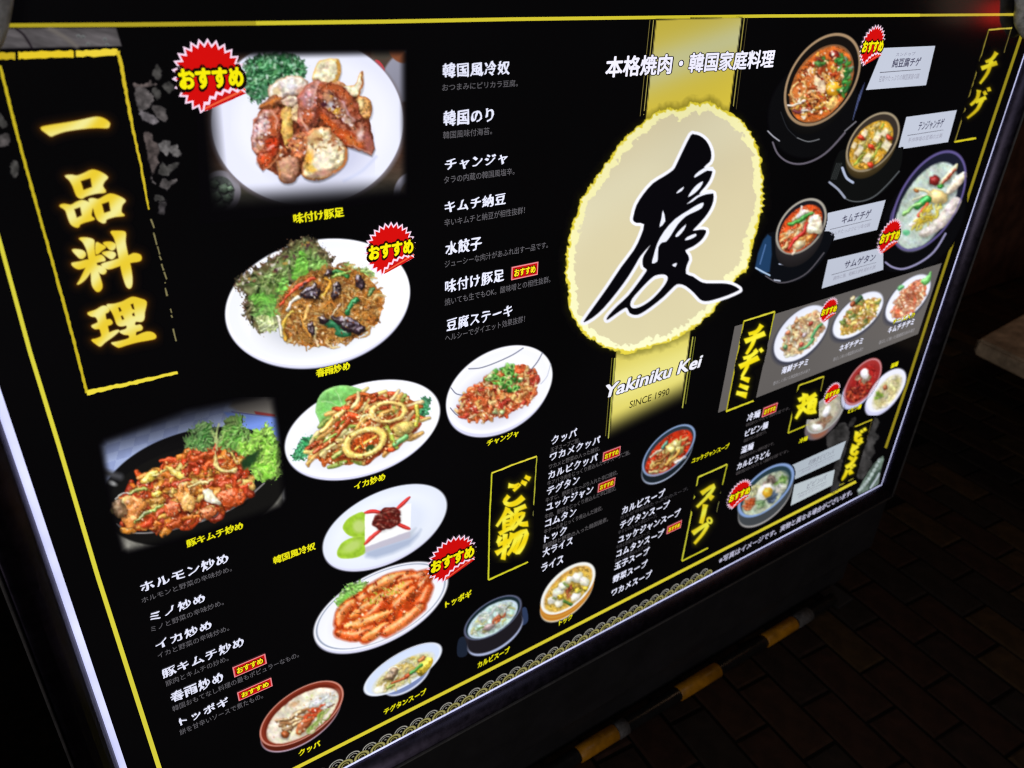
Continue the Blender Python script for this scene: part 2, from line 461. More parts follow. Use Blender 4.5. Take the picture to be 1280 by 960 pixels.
    def frill(s, poly, edge, mid, light, idn=2, rough=4.0, rf=.22, f=.22, ew=9.0, deep=.55, gleam=.25, seed=0, veins=()):
        """a curled leaf: torn outline, folds as ridges of light and pockets of shade"""
        P = smooth(poly, 3); R = rough + 4
        sl = s.win(P[:, 0].min() - R, P[:, 1].min() - R, P[:, 0].max() + R, P[:, 1].max() + R)
        if sl is None: return
        X, Y = s.X[sl], s.Y[sl]
        wx = X + 9 * (vnoise(X, Y, .06, seed + 1) - .5) * 2; wy = Y + 9 * (vnoise(X, Y, .06, seed + 2) - .5) * 2
        d = sdf_poly(P, X, Y) + rough * ((fbm(X, Y, rf, seed + 3, 2) - .5) * 2.2 + .5 * np.sin(wx * 1.1) * np.sin(wy * .9))
        m = np.clip(.5 - d / 1.2, 0, 1)
        t = np.clip(-d / ew + .5 * (fbm(X, Y, .1, seed + 4) - .5), 0, 1)[..., None]
        c = c3(edge) * (1 - t) + c3(mid) * t
        n = fbm(wx, wy, f, seed + 5, 3); rd = np.clip(1 - np.abs(2 * n - 1) * 2.6, 0, 1)[..., None] ** 1.5
        lo = np.clip((.46 - fbm(wx, wy, f * .7, seed + 9, 2)) / .22, 0, 1)[..., None]
        c = c * (1 - deep * lo); c = c * (1 - .7 * rd) + c3(light) * .7 * rd * (.5 + .5 * t)
        gy, gx = np.gradient(fbm(wx, wy, f * 1.2, seed + 6, 2) * 5, s.st); sh = np.clip(.5 - gx * LD[0] * .9 - gy * LD[1] * .9, 0, 1)[..., None]
        c = c * (.62 + .72 * sh) + gleam * np.clip(sh - .78, 0, 1) * 2
        s.put(sl, m, c, idn)
        for v in veins: s.stroke(v, 1.2, light, idn, soft=1.6)
    def mottle(s, amt, f=0.5, seed=0, only=None):
        k = 1 + amt * (fbm(s.X, s.Y, f, seed) - 0.5) * 2
        if only is not None: k = np.where(np.isin(s.id, only), k, 1)
        s.col *= k[..., None]; np.clip(s.col, 0, 1, s.col)
    def fade(s, poly, soft):
        """fade the print to black outside an outline"""
        d = sdf_poly(np.asarray(poly, float), s.X, s.Y); m = np.clip(-d / soft, 0, 1); m = m * m * (3 - 2 * m)
        s.col = s.bg + (s.col - s.bg) * m[..., None]; s.a *= (m > 0.004)
    def settle(s, amp, gam, grain):
        """let the printed food run together: wavering outlines, fine grain, a little softness, the glow of the light behind it"""
        f = (s.id > 0).astype(float)
        for _ in range(3):
            f = (f + np.roll(f, 1, 0) + np.roll(f, -1, 0) + np.roll(f, 1, 1) + np.roll(f, -1, 1)) / 5
        dx = amp * (fbm(s.X, s.Y, .13, 71, 2) - .5) * 2.4 + amp * .55 * (fbm(s.X, s.Y, .38, 72, 2) - .5) * 2.4
        dy = amp * (fbm(s.X, s.Y, .13, 73, 2) - .5) * 2.4 + amp * .55 * (fbm(s.X, s.Y, .38, 74, 2) - .5) * 2.4
        jj, ii = np.meshgrid(np.arange(s.ny), np.arange(s.nx), indexing='ij')
        fj = np.clip(jj + dy * f / s.st, 0, s.ny - 1.001); fi = np.clip(ii + dx * f / s.st, 0, s.nx - 1.001)
        j0, i0 = fj.astype(int), fi.astype(int); tj, ti = (fj - j0)[..., None], (fi - i0)[..., None]
        smp = lambda A: (A[j0, i0] * (1 - ti) + A[j0, i0 + 1] * ti) * (1 - tj) + (A[j0 + 1, i0] * (1 - ti) + A[j0 + 1, i0 + 1] * ti) * tj
        s.col = smp(s.col); s.id = s.id[np.round(fj).astype(int), np.round(fi).astype(int)]; s.a = smp(s.a[..., None])[..., 0]
        c = s.col; k5 = lambda c: (c * 2 + np.roll(c, 1, 0) + np.roll(c, -1, 0) + np.roll(c, 1, 1) + np.roll(c, -1, 1)) / 6
        b = k5(c)
        w = f[..., None]
        if grain <= 0:
            s.col = c * (1 - w) + np.clip(b, 0, 1) ** gam * w; return
        g = 1 + grain * (fbm(s.X, s.Y, .75, 75, 2) - .5)[..., None] + .34 * (fbm(s.X, s.Y, .16, 76, 2) - .5)[..., None]
        hue = np.stack([1 + .08 * (fbm(s.X, s.Y, .2, 77, 2) - .5), 1 + .10 * (fbm(s.X, s.Y, .22, 78, 2) - .5), 1 + .16 * (fbm(s.X, s.Y, .21, 79, 2) - .5)], -1)
        # wet gleams and deep gaps between pieces
        n1 = fbm(s.X, s.Y, .42, 81, 2); n2 = fbm(s.X, s.Y, .24, 83, 2)
        lum = b.mean(-1)
        sat = np.clip(((b.max(-1) - b.min(-1)) / np.maximum(b.max(-1), .05) - .45) / .3, 0, 1)[..., None] * (s.id[..., None] == 1)
        gl = np.clip((n1 - .66) / .14, 0, 1)[..., None] * np.clip((lum - .2) / .2, 0, 1)[..., None] * .40 * sat
        dk = np.clip((.40 - n2) / .16, 0, 1)[..., None] * .34 * sat
        b = b * (1 - dk) ; b = b * (1 - gl) + (b * .35 + np.array([.66, .61, .54])) * gl
        food = np.clip(b * g * hue, 0, 1) ** gam
        s.col = c * (1 - w) + food * w
    def build(s, names, lift=0.0006, parent=SIGN, label=None, keep=0.02, sublabels=None, amp=1.9, gam=0.9, grain=.12):
        """names[0] is the part, the others its sub-parts"""
        if names[0] == "dish_picture": s.settle(amp, gam, grain)
        V = Sv(s.X, s.Y, lift).reshape(-1, 3); ink = lin(np.clip(s.col, 0, 1).reshape(-1, 3) * 255.0)
        idx = np.arange(s.ny * s.nx).reshape(s.ny, s.nx)
        q = np.stack([idx[:-1, :-1], idx[1:, :-1], idx[1:, 1:], idx[:-1, 1:]], -1).reshape(-1, 4)
        av = s.a.ravel()[q].max(1) > keep
        fid = s.id.ravel()[q].max(1)
        top = None
        for k, nm in enumerate(names):
            f = q[av & (fid == k)]
            if len(f) == 0:
                if k == 0: f = q[av][:1]
                else: continue
            used, inv = np.unique(f.ravel(), return_inverse=True)
            me = mesh_np(nm, V[used], inv.reshape(-1, 4), None, ink[used])
            o = link(nm, me, print_mat(), parent if k == 0 else top, label if k == 0 else (sublabels or {}).get(k))
            if k == 0: top = o
        return top

SH = (0.5, 0.62, 0.30, 16)
def plate(P, cx, cy, a, b, ang, col=(252, 252, 255), side=(0, 5), side_col=(220, 220, 246), well=0.72, line=None, lo=(240, 241, 254)):
    if side: P.ell(cx + side[0], cy + side[1], a * 0.97, b * 0.97, ang, side_col, 0, soft=1.6)
    P.ell(cx, cy, a, b, ang, lo, 0, soft=1.4, col2=col)
    P.ell(cx, cy, a * well, b * well, ang, col, 0, soft=14, col2=tuple(min(255, v + 4) for v in col))
    if line: P.ell(cx, cy, a * 0.965, b * 0.955, ang, line, 0, soft=1.0, inner=0.975)
def pot(P, cx, cy, a, b, ang, drop, rim, wall, inside_, soup, rimw=0.90, soup_in=0.80, soup_shift=(0, 0), base_line=None):
    """a stoneware bowl: outer wall, rim ring, dark inside, surface of the soup"""
    n = 7
    for k in range(n, 0, -1):
        t = k / n; P.ell(cx + drop[0] * t, cy + drop[1] * t, a * (1 - 0.07 * t), b * (1 - 0.07 * t), ang, [v * (0.65 + 0.35 * (1 - t)) for v in wall], 0, soft=1.4)
    if base_line is not None:
        P.ell(cx + drop[0], cy + drop[1], a * 0.96, b * 0.96, ang, base_line, 0, soft=1.2)
        P.ell(cx + drop[0] * 0.86, cy + drop[1] * 0.86, a * 0.955, b * 0.955, ang, [v * 0.7 for v in wall], 0, soft=1.4)
    P.ell(cx, cy, a, b, ang, rim, 0, soft=1.2, col2=[v * 0.8 for v in rim])
    P.ell(cx, cy, a * rimw, b * rimw, ang, inside_, 0, soft=1.2)
    P.ell(cx + soup_shift[0], cy + soup_shift[1], a * soup_in, b * soup_in, ang, soup, 1, soft=1.5, tex=0.3, tf=0.15)
def epoly(cx, cy, a, b, ang, n=24):
    ca, sa = math.cos(math.radians(ang)), math.sin(math.radians(ang)); o = []
    for i in range(n):
        t = 2 * math.pi * i / n; x, y = a * math.cos(t), b * math.sin(t); o.append((cx + x * ca - y * sa, cy + x * sa + y * ca))
    return o
# ------------------------------------------------------------------ the sign's body, the pavement and what stands behind
ALU = solid_mat("black_anodised_aluminium", (0.062, 0.053, 0.088), 0.42, 0.5, 1.0, 0.18, 60.0, 0.05)
DARK = solid_mat("dark_coated_steel", (0.021, 0.020, 0.024), 0.55, 0.35, 0.0, 0.14, 9.0, 0.05)

def B3(x, y, z): return W((x, y, z))
def extrude_profile(name, prof, a, b, axis, mat, parent=SIGN, label=None, miter=(0, 0)):
    """a bar of constant profile; prof = list of (offset outward from the film edge, height in front of the film); axis 'x' or 'y'"""
    bm = bmesh.new(); rows = []
    for end, (t, mi) in enumerate(((a, miter[0]), (b, miter[1]))):
        row = []
        for o, h in prof:
            tt = t + mi * o * (-1 if end == 0 else 1)
            row.append(bm.verts.new(axis(tt, o, h)))
        rows.append(row)
    n = len(prof)
    for i in range(n): bm.faces.new((rows[0][i], rows[0][(i + 1) % n], rows[1][(i + 1) % n], rows[1][i]))
    for f in bm.faces: f.smooth = True
    bm.faces.new(rows[0]); bm.faces.new(rows[1][::-1])
    bmesh.ops.recalc_face_normals(bm, faces=bm.faces)
    me = bpy.data.meshes.new(name); bm.to_mesh(me); bm.free()
    return link(name, me, mat, parent, label)

XL, XR, YB, YT = -0.0410, 1.6640, -1.0605, 0.0415      # opening of the frame
FILM = (-0.0335, 1.6570, -1.0535, 0.0345)                # the printed film, a bright gap is left round it
PROF = [(0.0, -0.02), (0.0, 0.001), (0.0015, 0.0042), (0.004, 0.0074), (0.008, 0.0104), (0.014, 0.0130), (0.022, 0.0146), (0.032, 0.0150), (0.0365, 0.0140), (0.0395, 0.0110), (0.0405, 0.006), (0.0405, -0.02)]
extrude_profile("frame_rail", PROF, YB, YT, lambda t, o, h: B3(XL - o, t, h), ALU, miter=(1, 1))
extrude_profile("frame_rail", PROF, YB, YT, lambda t, o, h: B3(XR + o, t, h), ALU, miter=(1, 1))
extrude_profile("frame_rail", PROF, XL, XR, lambda t, o, h: B3(t, YB - o, h), ALU, miter=(1, 1))
extrude_profile("frame_rail", PROF, XL, XR, lambda t, o, h: B3(t, YT + o, h), ALU, miter=(1, 1))
EDGE_HI = solid_mat("edge_highlight_grey", (0.075, 0.072, 0.078), 0.5, 0.5, 0.0, 0.2, 40.0, 0.05)  # added lighter strip standing in for the highlight on the rails' outer edge
PROF2 = [(0.0408, -0.02), (0.0408, 0.0140), (0.0412, 0.0150), (0.0434, 0.0150), (0.0438, 0.0140), (0.0438, -0.02)]
for q in ((YB, YT, lambda t, o, h: B3(XL - o, t, h)), (YB, YT, lambda t, o, h: B3(XR + o, t, h)), (XL, XR, lambda t, o, h: B3(t, YB - o, h)), (XL, XR, lambda t, o, h: B3(t, YT + o, h))):
    extrude_profile("edge_highlight", PROF2, q[0], q[1], q[2], EDGE_HI, miter=(1, 1))
def box(name, x0, x1, y0, y1, z0, z1, mat, parent=SIGN, label=None, bev=0.003):
    bm = bmesh.new(); bmesh.ops.create_cube(bm, size=1)
    for v in bm.verts: v.co = B3(x0 + (v.co.x + .5) * (x1 - x0), y0 + (v.co.z + .5) * (y1 - y0), z0 + (0.5 - v.co.y) * (z1 - z0))
    bmesh.ops.recalc_face_normals(bm, faces=bm.faces)
    if bev: bmesh.ops.bevel(bm, geom=list(bm.edges), offset=bev, segments=2, profile=0.7, affect='EDGES')
    me = bpy.data.meshes.new(name); bm.to_mesh(me); bm.free()
    return link(name, me, mat, parent, label)
box("light_box", XL - 0.038, XR + 0.038, YB - 0.038, YT + 0.038, -0.14, -0.0215, DARK)
box("lower_panel", XL - 0.04, XR + 0.04, -1.272, YB - 0.0455, -0.05, 0.006, DARK, label="plain dark panel under the lit picture")
box("base_panel", XL - 0.02, XR + 0.02, -1.405, -1.276, -0.10, -0.03, DARK)
for x in (XL + 0.02, XR - 0.08):
    box("foot", x, x + 0.06, -1.4149, -1.4055, -0.17, 0.03, DARK, bev=0.002)

# glowing acrylic edge seen between the film and the frame
glow = bpy.data.materials.new("lit_acrylic_edge"); glow.use_nodes = True
gb = glow.node_tree.nodes["Principled BSDF"]; gb.inputs["Base Color"].default_value = (0.6, 0.6, 0.65, 1)
gb.inputs["Emission Color"].default_value = (*lin((206, 210, 255)), 1); gn = glow.node_tree
gt = gn.nodes.new("ShaderNodeTexCoord"); gz = gn.nodes.new("ShaderNodeTexNoise"); gz.inputs["Scale"].default_value = 7.0; gz.inputs["Detail"].default_value = 4
gr_ = gn.nodes.new("ShaderNodeMapRange"); gr_.inputs["From Min"].default_value = 0.3; gr_.inputs["From Max"].default_value = 0.7; gr_.inputs["To Min"].default_value = 0.72; gr_.inputs["To Max"].default_value = 1.35
gn.links.new(gt.outputs["Object"], gz.inputs["Vector"]); gn.links.new(gz.outputs["Fac"], gr_.inputs["Value"]); gn.links.new(gr_.outputs["Result"], gb.inputs["Emission Strength"])
def sheet(name, x0, x1, y0, y1, z, mat, parent=SIGN, label=None):
    me = mesh_np(name, [tuple(B3(x0, y0, z)), tuple(B3(x1, y0, z)), tuple(B3(x1, y1, z)), tuple(B3(x0, y1, z))], [[0, 1, 2, 3]])
    return link(name, me, mat, parent, label)
def edge_strip(x0, x1, y0, y1): sheet("light_strip", x0, x1, y0, y1, -0.0008, glow)
edge_strip(XL, FILM[0], YB, YT); edge_strip(FILM[1] + 0.0012, XR - 0.0012, YB, YT)
edge_strip(FILM[0], FILM[1], YB + 0.0012, FILM[2] - 0.0012); edge_strip(FILM[0], FILM[1], FILM[3], YT)
back = bpy.data.materials.new("black_film"); back.use_nodes = True
nb = back.node_tree.nodes["Principled BSDF"]; nb.inputs["Base Color"].default_value = (0.006, 0.006, 0.0065, 1)
nb.inputs["Roughness"].default_value = 0.11; nb.inputs["Specular IOR Level"].default_value = 0.5
tcb = back.node_tree.nodes.new("ShaderNodeTexCoord"); nzb = back.node_tree.nodes.new("ShaderNodeTexNoise")
nzb.inputs["Scale"].default_value = 3.0; rb = back.node_tree.nodes.new("ShaderNodeValToRGB")
rb.color_ramp.elements[0].color = (*lin((1, 1, 1)), 1); rb.color_ramp.elements[1].color = (*lin((7, 6, 8)), 1)
back.node_tree.links.new(tcb.outputs["Object"], nzb.inputs["Vector"]); back.node_tree.links.new(nzb.outputs["Fac"], rb.inputs["Fac"])
back.node_tree.links.new(rb.outputs["Color"], nb.inputs["Emission Color"]); nb.inputs["Emission Strength"].default_value = 1.0
sheet("printed_film", FILM[0], FILM[1], FILM[2], FILM[3], 0.0, back)

# padded guards over the two upper corners
PAD = solid_mat("grey_speckled_padding", (0.66, 0.68, 0.72), 0.85, 0.2, 0.0, 0.45, 60.0, 0.3, (0.95, 0.96, 1.0))
def corner_guard(cx, cy, r, depth, label):
    bm = bmesh.new(); bmesh.ops.create_uvsphere(bm, u_segments=40, v_segments=24, radius=1.0)
    for v in bm.verts:
        p = v.co; k = 1 + 0.03 * math.sin(7 * p.x + 3 * p.z) + 0.02 * math.sin(11 * p.z - 5 * p.x)
        v.co = B3(cx + p.x * r * k, cy + p.z * r * k, 0.012 + p.y * -depth)
    for f in bm.faces: f.smooth = True
    bmesh.ops.recalc_face_normals(bm, faces=bm.faces)
    me = bpy.data.meshes.new("corner_guard"); bm.to_mesh(me); bm.free()
    return link("corner_guard", me, PAD, SIGN, label)
corner_guard(-0.028, 0.055, 0.092, 0.024, "grey speckled pad on the upper corner beside the large gold heading")
corner_guard(1.627, 0.050, 0.087, 0.024, "grey speckled pad on the upper corner farthest from the large gold heading")

# pavement: mortar bed and brick pavers laid in a diagonal running bond
MORT = solid_mat("mortar", (0.006, 0.005, 0.0045), 0.95, 0.1, 0.0, 0.4, 40.0, 0.3)
gm = bpy.data.meshes.new("pavement")
bm = bmesh.new(); bmesh.ops.create_grid(bm, x_segments=4, y_segments=4, size=30)
for v in bm.verts: v.co.z = -0.006
bm.to_mesh(gm); bm.free(); gm.materials.append(MORT)
PAVE = bpy.data.objects.new("pavement", gm); C.objects.link(PAVE); PAVE['kind'] = 'structure'; PAVE['label'] = "dark brick pavement at night"
brick_mats = [solid_mat("brick_clay", c, 0.85, 0.25, 0.0, 0.35, 22.0, 0.5) for c in
              ((0.024, 0.0095, 0.006), (0.018, 0.009, 0.007), (0.028, 0.012, 0.007), (0.038, 0.020, 0.008), (0.015, 0.0095, 0.008))]
BL, BW, J = 0.20, 0.10, 0.006
brick_me = []
for k in range(5):
    bm = bmesh.new(); bmesh.ops.create_cube(bm, size=1)
    for v in bm.verts: v.co = Vector((v.co.x * (BL - J), v.co.y * (BW - J), (v.co.z - 0.5) * 0.06))
    top = [e for e in bm.edges if all(v.co.z > -0.001 for v in e.verts)]
    bmesh.ops.bevel(bm, geom=top, offset=0.005, segments=1, affect='EDGES')
    me = bpy.data.meshes.new("brick"); bm.to_mesh(me); bm.free(); me.materials.append(brick_mats[k]); brick_me.append(me)
rng = random.Random(4)
def seen_on_ground(p):
    q = np.array([p[0], p[2] - GROUND, -p[1]]) - CAM; dz = q @ FWD
    if dz < 0.3: return None
    return CX + FPX * (q @ RGT) / dz, CY - FPX * (q @ UPV) / dz, dz
BA = math.radians(85.0)
cb, sb = math.cos(BA), math.sin(BA); cand = []
for i in range(-40, 60):
    for j in range(-60, 60):
        u = (i + 0.5 * (j % 2)) * BL; v = j * BW
        x = 1.6 + u * cb - v * sb; y = -0.2 + u * sb + v * cb
        s_ = seen_on_ground((x, y, 0))
        if s_ is None: continue
        px, py, dz = s_
        if not (-60 < px < 1340 and -40 < py < 1020): continue
        if y > 0.16 and 0.0 < x < 1.55: continue
        # skip what the sign hides
        hid = (px < 1095 and py < 1160 - 0.53 * px - 110) or (px < 1110 - 0.30 * (py - 600) and py < 640 and px < 1275)
        if hid: continue
        cand.append((dz, x, y))
cand.sort(); n_single = 290
far = bmesh.new()
for k, (dz, x, y) in enumerate(cand):
    loc = Vector((x, y, rng.uniform(-0.003, 0.001))); rot = (rng.uniform(-0.008, 0.008), rng.uniform(-0.008, 0.008), BA + rng.uniform(-0.012, 0.012))
    if k < n_single:
        o = bpy.data.objects.new("brick", rng.choice(brick_me)); C.objects.link(o); o.parent = PAVE
        o.location = loc; o.rotation_euler = rot
    else:
        a = BA + rng.uniform(-0.01, 0.01); q = [(-BL / 2 + J / 2, -BW / 2 + J / 2), (BL / 2 - J / 2, -BW / 2 + J / 2), (BL / 2 - J / 2, BW / 2 - J / 2), (-BL / 2 + J / 2, BW / 2 - J / 2)]
        vt = [far.verts.new((loc.x + px * math.cos(a) - py * math.sin(a), loc.y + px * math.sin(a) + py * math.cos(a), loc.z)) for px, py in q]
        vb = [far.verts.new((v.co.x, v.co.y, -0.03)) for v in vt]
        f = far.faces.new(vt); f.material_index = rng.randint(0, 4)
        for i in range(4): far.faces.new((vt[i], vb[i], vb[(i + 1) % 4], vt[(i + 1) % 4])).material_index = f.material_index
if len(far.faces):
    bmesh.ops.recalc_face_normals(far, faces=far.faces)
    me = bpy.data.meshes.new("distant_bricks"); far.to_mesh(me)
    for m in brick_mats: me.materials.append(m)
    o = bpy.data.objects.new("distant_bricks", me); C.objects.link(o); o.parent = PAVE; o['kind'] = 'stuff'
far.free()
print("bricks", len(cand))

# striped safety bar lying along the foot of the sign
BARB = solid_mat("black_plastic", (0.012, 0.012, 0.013), 0.3, 0.5, 0.0, 0.2, 40.0, 0.1)
BARY = solid_mat("amber_plastic", (0.44, 0.185, 0.007), 0.42, 0.45, 0.0, 0.25, 30.0, 0.25)
TAPE = solid_mat("grey_tape", (0.085, 0.08, 0.085), 0.6, 0.3, 0.0, 0.4, 60.0, 0.6)
BARo = empty("safety_bar", W((0.9, -1.397, 0.03)), "black safety bar with amber bands lying along the foot of the menu board", "safety bar")
def on_bar(px, py, y=-1.397):
    d = FWD + RGT * ((px - CX) / FPX) - UPV * ((py - CY) / FPX); t = (y - CAM[1]) / d[1]; return CAM + d * t
pa = on_bar(743, 931); pb = on_bar(1003, 772)
dirb = (pb - pa) / np.linalg.norm(pb - pa)
def bar_t(px, py): return float((on_bar(px, py) - pa) @ dirb)
def tube(name, t0, t1, r, mat, label=None, cap_r=None, squash=1.0):
    A = W(pa + dirb * t0); Bq = W(pa + dirb * t1); ax = (Bq - A).normalized(); q = ax.to_track_quat('Z', 'Y')
    bm = bmesh.new(); n = 28; L = (Bq - A).length; rings = []
    for h, rr in ((0, r * 0.9), (0.0015, r), (L - 0.0015, r), (L, r * 0.9)):
        rings.append([bm.verts.new(A + q @ Vector((rr * math.cos(6.28318 * i / n), rr * math.sin(6.28318 * i / n), h))) for i in range(n)])
    for a, b in zip(rings, rings[1:]):
        for i in range(n): bm.faces.new((a[i], a[(i + 1) % n], b[(i + 1) % n], b[i])).smooth = True
    bm.faces.new(rings[0][::-1]); bm.faces.new(rings[-1]); bmesh.ops.recalc_face_normals(bm, faces=bm.faces)
    me = bpy.data.meshes.new(name); bm.to_mesh(me); bm.free()
    return link(name, me, mat, BARo, label)
tA0, tA1 = bar_t(724, 946), bar_t(770, 916)
tB0, tB1 = bar_t(848, 868), bar_t(898, 838)
tC0, tC1 = bar_t(957, 803), bar_t(994, 780)
R0 = 0.0175
tube("bar_tube", tA0 - 1.1, tC1 + 0.16, R0 - 0.0022, BARB)
for a, b in ((tA0, tA1), (tB0, tB1), (tC0, tC1)): tube("amber_band", a, b, R0, BARY)
dt = tB0 - tA0
for k in (1, 2): tube("amber_band", tA0 - dt * k, tA1 - dt * k, R0, BARY)
tube("tape_wrap", tA1 + 0.0005, tA1 + 0.030, R0 + 0.0006, TAPE)
tube("tape_wrap", tC1 + 0.004, tC1 + 0.060, R0 + 0.0003, TAPE)

# low stone step and the dark wall behind the right end of the sign
STONE = solid_mat("worn_stone", (0.44, 0.325, 0.23), 0.85, 0.25, 0.0, 0.4, 14.0, 0.5)
WALLM = solid_mat("dark_red_render", (0.062, 0.028, 0.020), 0.9, 0.2, 0.0, 0.4, 10.0, 0.6)
def gpt(px, py, h):
    d = FWD + RGT * ((px - CX) / FPX) - UPV * ((py - CY) / FPX); t = (h - GROUND - CAM[1]) / d[1]; return W(CAM + d * t)
HS = 0.34
k_ = gpt(1222, 423, HS); e1 = gpt(1280, 451, HS) - k_; e2 = gpt(1280, 391, HS) - k_
print("step", k_, e1, e2)
e1.normalize(); e2.normalize()
stepo = empty("stone_step", (k_.x, k_.y, 0), "low worn stone step in warm dim light beyond the end of the menu board", "step")
def prism_quad(name, o, a, b, la, lb, z0, z1, mat, parent, bev=0.01):
    bm = bmesh.new(); vb = []
    for z in (z0, z1):
        vb.append([bm.verts.new((o.x + a.x * s * la + b.x * t * lb, o.y + a.y * s * la + b.y * t * lb, z)) for s, t in ((0, 0), (1, 0), (1, 1), (0, 1))])
    bm.faces.new(vb[0]); bm.faces.new(vb[1])
    for i in range(4): bm.faces.new((vb[0][i], vb[0][(i + 1) % 4], vb[1][(i + 1) % 4], vb[1][i]))
    bmesh.ops.recalc_face_normals(bm, faces=bm.faces)
    if bev: bmesh.ops.bevel(bm, geom=list(bm.edges), offset=bev, segments=2, affect='EDGES')
    me = bpy.data.meshes.new(name); bm.to_mesh(me); bm.free()
    return link(name, me, mat, parent)
prism_quad("tread", k_, e1, e2, 1.1, 1.3, HS - 0.062, HS, STONE, stepo)
for s0 in (0.26, 0.70): prism_quad("support", k_ + e1 * s0 + e2 * 0.34, e1, e2, 0.20, 0.7, 0.0, HS - 0.0625, STONE, stepo)
def wbox(name, o, ux, uy, l, w, z0, z1, mat, parent, bev=0.012): return prism_quad(name, o, ux, uy, l, w, z0, z1, mat, parent, bev)
wallo = empty("rendered_wall", (4.5, 0.85, 0), "dark reddish wall behind the low stone step", "wall")
wbox("wall_face", Vector((2.35, 0.98, 0)), Vector((1, 0, 0)), Vector((0, 1, 0)), 8.0, 0.2, 0.0, 2.4, WALLM, wallo, bev=0.02)
wbox("coping", Vector((2.33, 0.96, 0)), Vector((1, 0, 0)), Vector((0, 1, 0)), 8.04, 0.24, 2.402, 2.5, WALLM, wallo, bev=0.01)
# ------------------------------------------------------------------ printed rules, emblem, headings
YEL = (205, 192, 52)
def bent(p0, p1, n=6): return [(p0[0] + (p1[0] - p0[0]) * i / n, p0[1] + (p1[1] - p0[1]) * i / n) for i in range(n + 1)]
BL_, TL_, TR_, BR_ = (222.3, 1034.9), (-80, 33), (1284, 17.7), (1098.2, 587.6)
def board_bar(name, x0, y0, x1, y1, col, lift=0.0003, parent=SIGN):
    me = mesh_np(name, [(x0, -lift, y0 + GROUND), (x1, -lift, y0 + GROUND), (x1, -lift, y1 + GROUND), (x0, -lift, y1 + GROUND)], [[0, 1, 2, 3]])
    return link(name, me, print_mat(col), parent)
poly_print("border_rule", [rule_pts([(-80, 33), (5, 32), (160, 30.8), (320, 29)], 5.2)], (168, 152, 34), 0.0003)
poly_print("border_rule", [rule_pts([(320, 29), (480, 27), (640, 24), (960, 20), (1150, 19)], (5.2, 3.6))], (205, 192, 48), 0.0003)
poly_print("border_rule", [rule_pts([(1150, 19), (1284, 18)], 3.2)], (186, 168, 48), 0.0003)
poly_print("border_rule", [rule_pts([(-80, 33), (-42, 160), (0, 303), (37.5, 440), (74.5, 560), (122, 720), (199, 960), (222.3, 1034.9)], (4.6, 6.2))], (214, 205, 62), 0.0003)
poly_print("border_rule", [rule_pts([(222, 1035), (370, 960), (640, 823), (840, 720), (1070, 602)], (4.4, 3.0))], (210, 196, 50), 0.0003)
poly_print("border_rule", [rule_pts([(1284, 18), (1275.5, 48), (1238, 160), (1212, 240), (1172.5, 360), (1134, 480), (1107, 560)], (3.4, 3.0))], (140, 126, 28), 0.0003)

# gold band behind the emblem
P = Pic(762, 20, 930, 560, 1.6, seed=5)
def band(P, poly, d0, d1, c0, c1, c2, fadeout=False):
    sl = P.win(min(p[0] for p in poly), min(p[1] for p in poly), max(p[0] for p in poly), max(p[1] for p in poly))
    X, Y = P.X[sl], P.Y[sl]; d = sdf_poly(poly, X, Y); m = np.clip(0.5 - d / 1.2, 0, 1)
    t = np.clip(((X * 0.35 + Y) - d0) / (d1 - d0), 0, 1)[..., None]; w = np.exp(-((t - 0.42) / 0.16) ** 2)
    c = (c3(c0) * (1 - t) + c3(c1) * t) * (1 - w) + c3(c2) * w
    if fadeout:
        k = np.clip((Y - (551 - 0.50 * (X - 764))) / -36.0, 0, 1); k = k * k * (3 - 2 * k); c = c * k[..., None] + BG * (1 - k[..., None])
    P.put(sl, m, c, 0)
UPPER = ([(820.5, 25), (927, 22), (911, 142), (807, 150)], 300, 470, (188, 170, 64), (212, 190, 62), (192, 190, 138))
band(P, *UPPER)
P.build(["gold_band"], 0.0003, label="gold band rising above the emblem")
P = Pic(755, 395, 880, 560, 1.4, seed=5)
LOWER = ([(771, 432), (864, 405), (848, 530), (761, 562)], 690, 840, (214, 198, 88), (232, 222, 112), (236, 228, 136), True)
band(P, *LOWER)
P.build(["gold_band"], 0.0003, label="gold band hanging below the emblem")
for a, b, w, c in (((817, 25), (804, 150), 1.0, (150, 140, 70)), ((812.5, 25), (799.5, 152), 0.8, (110, 100, 50)), ((930.5, 22), (916, 138), 1.3, (140, 130, 60)), ((934.5, 22), (920, 138), 0.8, (70, 62, 34)),
                   ((769, 440), (760.5, 548), 1.4, (170, 170, 70)), ((765.5, 441), (757, 545), 0.8, (110, 104, 40)), ((867.5, 412), (853, 510), 1.4, (170, 168, 70)), ((871, 410), (857, 505), 0.9, (110, 112, 40))):
    poly_print("band_rule", [rule_pts([a, b], w)], c, 0.0004)

